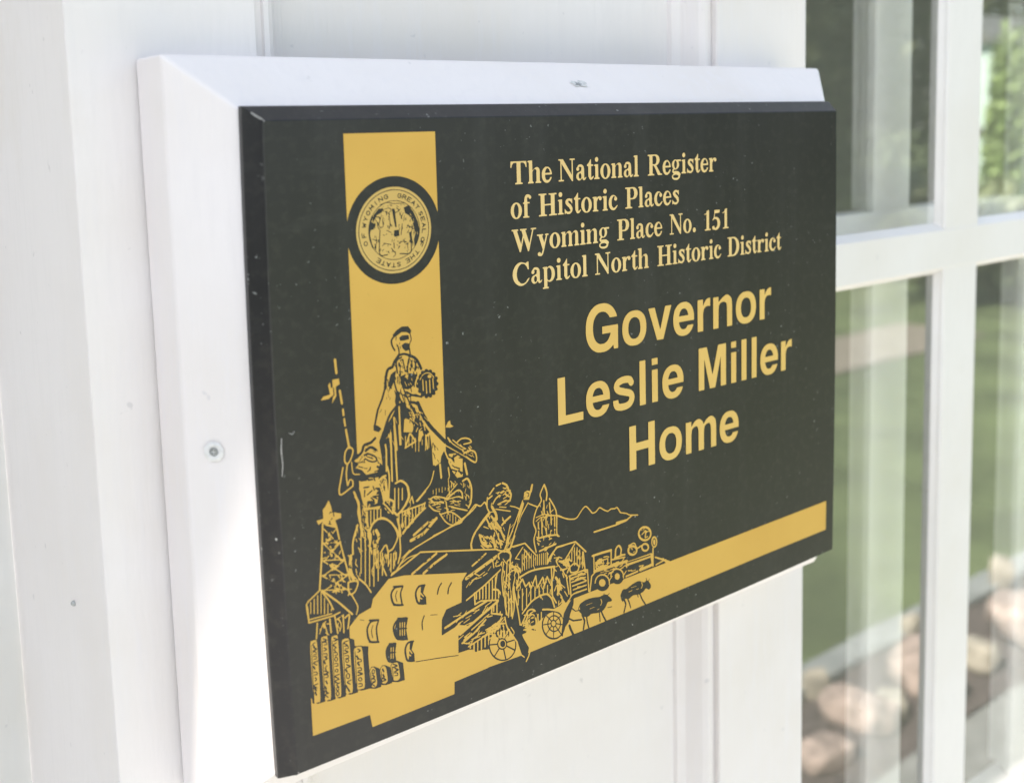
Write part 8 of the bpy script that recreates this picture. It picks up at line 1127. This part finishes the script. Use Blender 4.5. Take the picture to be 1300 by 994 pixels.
o_l = printed("lettering", """
2854 2534 -24 3 -16 4 -16 6 -16 9 -20 13 -10 9 -22 26 -8 14 -10 20 -8 22 -4 18 -4 24 -1 20 1 48 6 36 6 20 7 18 18 30 23 26 26 18 16 9 16 6 16 4 22 3 40 0 24 -3 26 -8 24 -12 22 -16 16 -17 16 -22 13 -24 6 -16 1 -8 -4 -1 -76 0 -13 21 -15 16 -18 13 -22 7 -20 2 -18 -2 -14 -3 -12 -6 -17 -13 -14 -16 -12 -22 -8 -24 -4 -30 0 -36 4 -30 7 -22 8 -18 9 -14 15 -15 14 -9 16 -7 16 -2 22 0 16 3 22 10 10 8 10 10 14 22 6 14 4 13 -4 2 -84 0 -4 1 0 60 4 1 170 -1 3 -14 -2 -36 0 -148 -1 -3 -2 -1 -42 0 -3 4 -5 26 -2 4 -30 -22 -16 -8 -16 -6 -16 -5 -22 -3
3214 2538 -26 5 -16 6 -12 7 -14 10 -9 8 -9 10 -9 14 -11 24 -8 34 -2 38 4 36 8 28 12 23 18 22 20 15 12 7 16 6 26 5 34 1 26 -3 26 -8 26 -15 18 -17 17 -24 11 -29 5 -27 1 -40 -4 -32 -8 -26 -11 -22 -16 -20 -19 -16 -24 -12 -24 -7 -26 -2
3810 2538 -24 6 -14 6 -14 8 -10 8 -12 12 -14 22 -12 30 -6 35 0 39 4 30 8 28 13 24 17 20 18 14 22 10 26 6 28 1 26 -2 24 -8 19 -11 19 -17 14 -19 13 -28 9 -38 0 -46 -2 -3 -2 -1 -184 0 -1 -4 4 -20 11 -22 14 -15 16 -7 18 -1 8 1 10 3 12 8 14 17 2 1 68 0 2 -1 1 -2 -10 -24 -12 -18 -15 -15 -18 -13 -20 -9 -20 -5 -24 -1
4634 2538 -26 5 -16 6 -12 7 -14 10 -9 8 -9 10 -9 14 -11 24 -8 34 -2 38 4 36 8 28 12 23 18 22 20 15 12 7 16 6 26 5 34 1 26 -3 26 -8 26 -15 18 -17 17 -24 11 -29 5 -27 1 -40 -4 -32 -8 -26 -11 -22 -16 -20 -19 -16 -24 -12 -24 -7 -26 -2
3506 2545 -2 3 -97 272 -2 8 1 2 70 0 4 -2 62 -194 2 1 3 7 59 187 4 1 66 0 4 -1 -2 -9 -97 -274 -5 -2
4012 2545 -1 5 0 278 5 2 64 -1 1 -51 1 -5 22 32 11 13 9 8 8 4 8 3 32 4 2 -5 0 -66 -2 -4 -32 4 -12 -2 -12 -3 -10 -6 -9 -7 -5 -9 -4 -11 -7 -24 0 -158 -5 -2
4214 2546 0 282 4 2 64 0 2 -4 0 -40 0 -2 2 -1 52 36 24 11 18 7 14 2 12 -2 12 -5 16 -10 13 -12 10 -14 5 -14 2 -14 3 -44 0 -176 -1 -3 -64 -1 -4 2 -1 174 -3 30 -4 10 -8 8 -14 7 -22 3 -18 -2 -12 -3 -9 -5 -11 -10 -6 -13 -6 -41 -1 -158 -3 -2 -62 0
4852 2545 -1 5 0 278 5 2 64 -1 2 -56 22 32 11 13 9 8 16 7 32 4 2 -5 0 -66 -2 -4 -32 4 -12 -2 -12 -4 -10 -5 -8 -7 -6 -9 -4 -11 -7 -24 0 -158 -3 -2
3222 2596 14 -1 16 1 12 3 12 6 10 9 10 15 7 15 4 16 2 24 -2 24 -3 16 -5 16 -8 14 -12 12 -13 8 -14 4 -16 1 -14 -1 -12 -4 -12 -7 -11 -11 -8 -12 -5 -14 -4 -16 -2 -20 0 -24 3 -18 7 -18 8 -14 10 -11 12 -8
4642 2596 14 -1 16 1 12 3 12 6 10 9 10 15 7 15 4 16 2 24 -2 24 -3 16 -5 16 -8 14 -12 12 -13 8 -14 4 -16 1 -14 -1 -12 -4 -12 -7 -11 -11 -8 -12 -5 -14 -4 -16 -2 -20 0 -24 3 -18 7 -18 8 -14 10 -11 12 -8
3776 2716 4 -1 108 0 3 1 1 2 -8 26 -6 11 -7 9 -7 6 -10 6 -8 2 -14 1 -12 -1 -10 -4 -8 -5 -8 -8 -7 -9 -5 -12 -5 -14
""", M_GOLDLET, -0.000180, plaque)
o_l["label"] = "gold large line reading Governor"
o_l = printed("lettering", """
2792 2000 -24 5 -14 6 -14 8 -11 9 -11 11 -14 21 -13 30 -5 28 -2 40 3 34 8 28 11 22 14 19 20 18 22 11 26 7 30 2 30 -2 26 -9 18 -10 18 -16 15 -20 7 -14 7 -16 8 -36 0 -46 -1 -3 -2 -1 -186 0 -2 -4 4 -16 4 -12 7 -14 14 -14 7 -4 10 -4 18 -1 8 1 10 3 12 8 14 17 2 1 68 0 3 -1 1 -2 -9 -22 -14 -20 -15 -16 -18 -12 -18 -8 -22 -6 -24 -1
3670 2000 -24 5 -14 6 -14 8 -11 9 -11 11 -14 21 -13 30 -5 28 -2 40 3 34 8 28 11 22 13 18 21 19 22 11 26 7 30 2 30 -2 26 -9 18 -10 18 -16 15 -20 7 -14 7 -16 8 -36 0 -46 -1 -3 -2 -1 -186 0 -2 -4 4 -16 4 -12 7 -14 14 -14 7 -4 10 -4 18 -1 8 1 10 3 12 8 14 17 2 1 68 0 3 -1 1 -2 -9 -22 -14 -20 -15 -16 -18 -12 -18 -8 -22 -6 -24 -1
4966 2000 -24 6 -14 6 -13 8 -21 19 -14 21 -10 24 -7 28 -2 40 2 36 7 26 10 24 14 21 21 19 17 10 26 9 28 2 30 -1 26 -8 22 -12 18 -16 14 -20 13 -28 9 -38 0 -46 -2 -3 -2 -1 -182 0 0 -6 4 -18 10 -22 14 -15 16 -7 20 -1 16 4 12 9 14 16 68 1 2 -1 1 -2 -10 -24 -12 -18 -15 -16 -18 -12 -18 -9 -24 -5 -24 -1
3076 2002 -26 4 -17 4 -17 8 -11 8 -10 14 -8 20 -5 34 1 6 55 1 3 -3 4 -24 5 -6 18 -5 34 -2 28 2 16 5 8 3 7 7 5 8 3 8 0 6 -5 8 -8 4 -102 31 -18 9 -14 10 -11 10 -7 10 -8 17 -2 9 -1 10 4 18 9 16 16 16 16 10 24 8 36 6 24 1 30 -3 26 -6 13 -6 11 -10 6 -8 12 -24 2 -10 -2 -10 -6 -10 -8 -6 -12 -4 -8 1 -6 2 -11 9 -11 19 -12 3 -14 2 -28 1 -26 -5 -20 -7 -3 -3 -1 -4 8 -8 8 -4 102 -32 14 -6 14 -9 15 -15 10 -20 4 -24 -4 -24 -11 -22 -12 -16 -12 -11 -17 -9 -25 -8 -24 -4 -24 -1
2386 2007 0 383 4 2 72 0 2 -4 1 -312 5 -1 180 0 2 -5 0 -62 -2 -2 -4 0 -256 0
3292 2006 -2 6 1 378 3 2 64 0 3 -2 0 -2 0 -380 -5 -2
3438 2007 -1 5 0 278 3 2 64 0 2 -1 1 -3 0 -280 -1 -1 -4 -1
4022 2007 -1 5 0 376 1 3 100 1 5 -2 72 -256 3 -5 74 261 4 2 98 0 4 -2 0 -382 -4 -2 -62 0 -5 2 0 260 -1 12 -71 -266 -2 -6 -3 -2 -64 0 -4 2 -72 272 -2 -2 0 -4 0 -266 -4 -2
4454 2006 -2 2 0 4 0 278 4 2 62 0 2 -1 1 -3 0 -280 -5 -2
4596 2007 -1 5 0 378 3 2 62 0 4 -2 0 -2 0 -380 -4 -2
4740 2006 -2 2 0 4 0 378 4 2 62 0 3 -2 0 -2 0 -380 -5 -2
5166 2006 -2 4 0 280 4 2 64 -1 1 -3 1 -52 2 1 8 13 12 17 11 13 9 8 8 5 8 2 28 4 4 -1 1 -4 -1 -70 -32 4 -12 -2 -12 -3 -10 -6 -8 -7 -6 -10 -4 -10 -7 -24 0 -158 -3 -2
2757 2178 5 -1 108 0 4 1 0 2 -8 26 -6 12 -7 8 -7 6 -10 6 -8 2 -14 1 -12 -1 -10 -4 -8 -4 -8 -8 -12 -20 -6 -18
3635 2178 5 -1 108 0 4 1 0 2 -8 26 -6 12 -7 8 -7 6 -10 6 -8 2 -14 1 -12 -1 -10 -4 -8 -4 -8 -8 -12 -20 -6 -18
4932 2178 4 -1 106 0 4 1 1 2 -4 16 -5 12 -12 18 -8 7 -10 5 -8 3 -12 0 -12 -1 -10 -4 -8 -5 -8 -8 -6 -9 -6 -12 -4 -14
3440 2334 -2 0 -1 4 0 50 1 4 68 -1 1 -3 0 -50 -1 -3
4456 2334 -4 2 0 2 0 52 4 2 60 0 4 -1 0 -56 -4 -1
""", M_GOLDLET, -0.000190, plaque)
o_l["label"] = "gold large line reading Leslie Miller"
o_l = printed("lettering", """
3634 1452 -26 5 -16 7 -11 6 -14 10 -9 8 -9 10 -9 14 -13 28 -7 32 -1 40 4 34 8 26 13 24 18 22 20 15 26 12 26 5 34 1 26 -3 26 -8 26 -15 18 -17 16 -24 11 -26 6 -30 1 -38 -4 -32 -7 -26 -12 -24 -16 -20 -20 -16 -23 -12 -24 -7 -26 -2
4400 1452 -24 6 -14 6 -14 8 -20 19 -15 21 -11 28 -6 30 -2 40 3 34 8 28 11 22 16 22 20 16 24 12 24 6 28 1 28 -2 24 -8 19 -11 20 -18 13 -19 12 -27 9 -38 0 -46 -1 -3 -2 -1 -184 0 -1 -6 5 -18 10 -22 14 -15 16 -7 18 -1 8 1 10 3 11 7 13 16 4 3 66 0 3 -1 1 -1 -9 -23 -13 -20 -14 -15 -16 -12 -22 -10 -20 -5 -24 -1
3164 1458 -2 2 0 4 0 378 4 2 70 0 4 -2 0 -150 2 -4 140 0 4 2 0 2 0 150 4 2 72 0 2 -4 0 -380 -2 -2 -4 0 -68 0 -4 2 0 154 -2 5 -140 0 -4 -1 0 -2 0 -156 -4 -2
3852 1458 -1 2 -1 4 0 276 2 4 66 0 2 -4 0 -40 2 -2 23 24 17 15 20 10 24 5 10 0 12 -3 12 -6 12 -9 11 -10 7 -10 5 -8 3 -11 2 -2 28 30 13 11 19 10 22 7 16 1 18 -5 18 -12 18 -19 6 -12 3 -10 5 -54 0 -178 -2 -4 -64 0 -4 2 0 176 -5 30 -6 14 -9 9 -6 2 -8 1 -20 -3 -16 -7 -11 -10 -6 -12 -6 -42 0 -158 -5 -2 -60 0 -4 1 -1 177 -4 26 -6 16 -5 7 -6 4 -12 3 -22 -4 -16 -7 -10 -9 -5 -12 -7 -42 0 -158 -4 -2
3643 1510 15 -1 14 1 14 4 11 6 9 8 10 15 7 15 4 18 1 24 -1 24 -3 14 -5 16 -8 14 -12 12 -13 8 -14 4 -16 1 -14 -1 -14 -5 -10 -7 -9 -8 -8 -12 -5 -12 -5 -18 -2 -20 0 -26 3 -16 5 -18 9 -16 10 -11 12 -8
4366 1630 4 -1 108 0 3 1 0 2 -6 24 -7 12 -7 10 -7 6 -11 6 -7 2 -14 1 -12 -1 -10 -4 -8 -5 -8 -8 -6 -9 -6 -12 -5 -14
""", M_GOLDLET, -0.000200, plaque)
o_l["label"] = "gold large line reading Home"

# wear on the plate: pale scratches at the bevel corners and on the left bevel
def scratch(pts, w):
    bm = bmesh.new(); vs_ = []
    for k, p in enumerate(pts):
        p = Vector(p); t = (Vector(pts[min(k+1, len(pts)-1)]) - Vector(pts[max(k-1, 0)])).normalized()
        s = t.cross(Vector((-.6, -.7, 0))).normalized() * w * (.35 + .65*math.sin(math.pi*(k+.6)/len(pts)))
        vs_.append((bm.verts.new(p-s), bm.verts.new(p+s)))
    for a, b in zip(vs_, vs_[1:]): bm.faces.new((a[0], b[0], b[1], a[1]))
    return from_bm("scratch", bm, M_WEAR, plaque)
scratch([(-.0030,.0029,HH+.0029+Z0),(-.0020,.0019,HH+.0019+Z0),(-.0008,.0006,HH+.0009+Z0),(.0002,-.0002,HH-.0001+Z0)], .0004)
scratch([(.0003,-.0002,.1190+Z0),(-.0001,-.0003,.1150+Z0),(.0002,-.0003,.1100+Z0),(-.0002,-.0002,.1060+Z0)], .00022)
scratch([(.0030,-.0002,.1203+Z0),(.0042,-.0002,.1196+Z0),(.0050,-.0002,.1204+Z0)], .0002)
scratch([(.0002,-.0002,.0006+Z0),(-.0004,.0006,-.0002+Z0),(-.0010,.0016,-.0006+Z0)], .0004)

# ------------------------------------------------------------------ garden things mirrored in the panes
def stone(i, x, y, s, tall, mat, label):
    bm = bmesh.new(); bmesh.ops.create_icosphere(bm, subdivisions=3, radius=.5)
    for v in bm.verts:
        c = v.co.copy(); d = 1 + .42*noise.noise(c*1.7 + Vector((i*3.1, 0, 0))) + .16*noise.noise(c*4.2 + Vector((0, i*2.3, 0)))
        q = Vector((abs(c.x)**.68*math.copysign(1, c.x), abs(c.y)**.68*math.copysign(1, c.y), abs(c.z)**.68*math.copysign(1, c.z)))
        v.co = Vector((q.x*s, q.y*s*.75, q.z*s*tall*.78))*d*.78
    zmin = min(v.co.z for v in bm.verts)
    for v in bm.verts: v.co.z -= zmin*.8
    o = from_bm("garden_stone", bm, mat, None, (x, y + .04, -.03), True); o.rotation_euler = (0, 0, i*1.3)
    tag(o, label, "stone", "stones edging the flower bed")
STONES = [(2.02,-1.19,0.180,.55,0,"low pink garden stone nearest the pilaster, dark underneath"),(2.24,-1.23,0.190,.7,0,"flat pinkish garden stone second along the bed edge"),(2.36,-1.20,0.105,.9,1,"small white garden stone in the bed edge"),
          (2.27,-1.40,0.074,1.7,1,"slim upright pale stone standing on the kerb at left"),(2.56,-1.23,0.215,.85,0,"big rounded tan stone in the middle of the row"),(2.77,-1.40,0.074,1.9,1,"slim upright pale stone standing mid row on the kerb"),
          (2.80,-1.20,0.149,.8,1,"pale cream stone right of the tan one"),(3.06,-1.21,0.250,.8,0,"largest peach coloured stone in the bed edge"),(3.32,-1.41,0.087,2.0,1,"tallest upright pale stone at the right"),(3.40,-1.22,0.22,.7,0,"wide orange tan stone right of the largest"),(3.75,-1.22,0.161,.8,1,"grey cream stone at the far right end")]
for i, (x, y, s, t, k, lb) in enumerate(STONES): stone(i, x, y, s, t, (M_STONE, M_STONE2)[k], lb)

def crown(bm, c, rad, n, leaf, rnd):
    for _ in range(n):
        u = Vector((rnd.gauss(0,1), rnd.gauss(0,1), rnd.gauss(0,1))).normalized()
        k = .62 + .38*noise.noise(u*1.9 + c*.7); r = rnd.random()**.45
        p = c + Vector((u.x*rad[0], u.y*rad[1], u.z*rad[2]))*r*(k+.35)
        a = Vector((rnd.gauss(0,1), rnd.gauss(0,1), rnd.gauss(0,1))).normalized(); b = a.orthogonal().normalized(); d = a.cross(b)
        s = leaf*rnd.uniform(.5, 1.3)
        bm.faces.new([bm.verts.new(p+b*s), bm.verts.new(p+d*s*.6), bm.verts.new(p-b*s), bm.verts.new(p-d*s*.6)])
def tree(name, x, y, h, rad, mat, n, leaf, label, cat, seed, trunk=True, group=None):
    rnd = random.Random(seed)
    root = bpy.data.objects.new(name, None); COL.objects.link(root); root.location = (x, y, 0); tag(root, label, cat, group)
    if trunk:
        bm = bmesh.new(); prev = None; rr = .05*h*.5
        def limb(p0, p1, r0, r1):
            d = (p1-p0).normalized(); b = d.orthogonal().normalized(); c = d.cross(b); A = []; B = []
            for k in range(8):
                t = k*math.pi/4; A.append(bm.verts.new(p0+(b*math.cos(t)+c*math.sin(t))*r0)); B.append(bm.verts.new(p1+(b*math.cos(t)+c*math.sin(t))*r1))
            for k in range(8): bm.faces.new((A[k], A[(k+1)%8], B[(k+1)%8], B[k]))
        top = Vector((0,0,h*.62)); limb(Vector((0,0,-.05)), Vector((0,0,h*.3)), rr*1.25, rr); limb(Vector((0,0,h*.29)), top, rr, rr*.5)
        for k in range(6):
            a = k*1.05+rnd.random(); limb(Vector((0,0,h*(.32+.05*k))), Vector((math.cos(a)*rad[0]*.65, math.sin(a)*rad[1]*.65, h*(.5+.07*k))), rr*.5, rr*.12)
        from_bm("trunk", bm, M_BARK, root)
    bm = bmesh.new(); cz = h - rad[2]
    crown(bm, Vector((0,0,cz)), rad, n, leaf, rnd)
    from_bm("crown" if trunk else "foliage", bm, mat, root)
    return root
G = "trees beyond the lawn"
tree("tree", 9.6, -8.6, 6.0, (1.8,1.8,2.6), M_LEAFD, 9000, .10, "dark tree beyond the sidewalk nearest the house", "tree", 1, group=G)
tree("tree", 13.5, -10.6, 8.5, (3.3,3.3,4.2), M_LEAFD, 9000, .14, "tall dark spreading tree behind the lawn", "tree", 2, group=G)
tree("tree", 17.5, -13.0, 9.0, (4,4,4.4), M_LEAFM, 9000, .17, "broad mid green tree far behind the lawn", "tree", 3, group=G)
tree("tree", 17.4, -8.2, 6.5, (1.5,1.5,2.4), M_LEAFD, 7000, .1, "narrow dark tree behind the mint shed", "tree", 4, group=G)
tree("tree", 22.0, -17.5, 11, (5,5,5.5), M_LEAFD, 9000, .19, "largest dark tree at the back of the yards", "tree", 5, group=G)
tree("shrub", 11.9, -5.93, 2.6, (.34,.30,1.25), M_LEAFB, 5200, .05, "sunlit bright green shrub beside the mint shed", "shrub", 6, False)
tree("shrub", 8.6, -4.6, 1.1, (.7,.6,.55), M_LEAFD, 1500, .1, "dark low shrub by the end of the sidewalk", "shrub", 7, False)
tree("shrub", 10.8, -8.2, 1.6, (1.3,1.1,.8), M_LEAFM, 1800, .12, "rounded mid green shrub under the tall tree", "shrub", 8, False)

tree("shade_hedge", -2.9, -1.3, 2.7, (.7, 1.5, 1.35), M_LEAFM, 5200, .07, "unseen green foliage added left of the porch to block bright sky", "shade_hedge", 11, False)  # unseen greenery, added to dim the faces turned left
root = bpy.data.objects.new("garden_shed", None); COL.objects.link(root); root.location = (12.6, -6.56, 0); tag(root, "small mint green shed with dark trim beyond the lawn", "shed")
bm = bmesh.new(); box(bm, -.6, .6, -.32, .32, 0, 2.45); from_bm("wall", bm, M_MINT, root)
bm = bmesh.new(); v = [bm.verts.new(p) for p in ((-.7,-.42,2.451),(.7,-.42,2.451),(.7,.40,2.451),(-.7,.40,2.451),(-.7,0,2.8),(.7,0,2.8))]
for f in ((0,1,5,4),(2,3,4,5),(0,4,3),(1,2,5),(0,3,2,1)): bm.faces.new([v[i] for i in f])
from_bm("roof", bm, M_ROOFT, root)
bm = bmesh.new(); box(bm, -.63, -.601, -.34, .34, 1.38, 1.48); box(bm, -.60, .60, .321, .345, 1.38, 1.48); from_bm("trim", bm, M_ROOFT, root)
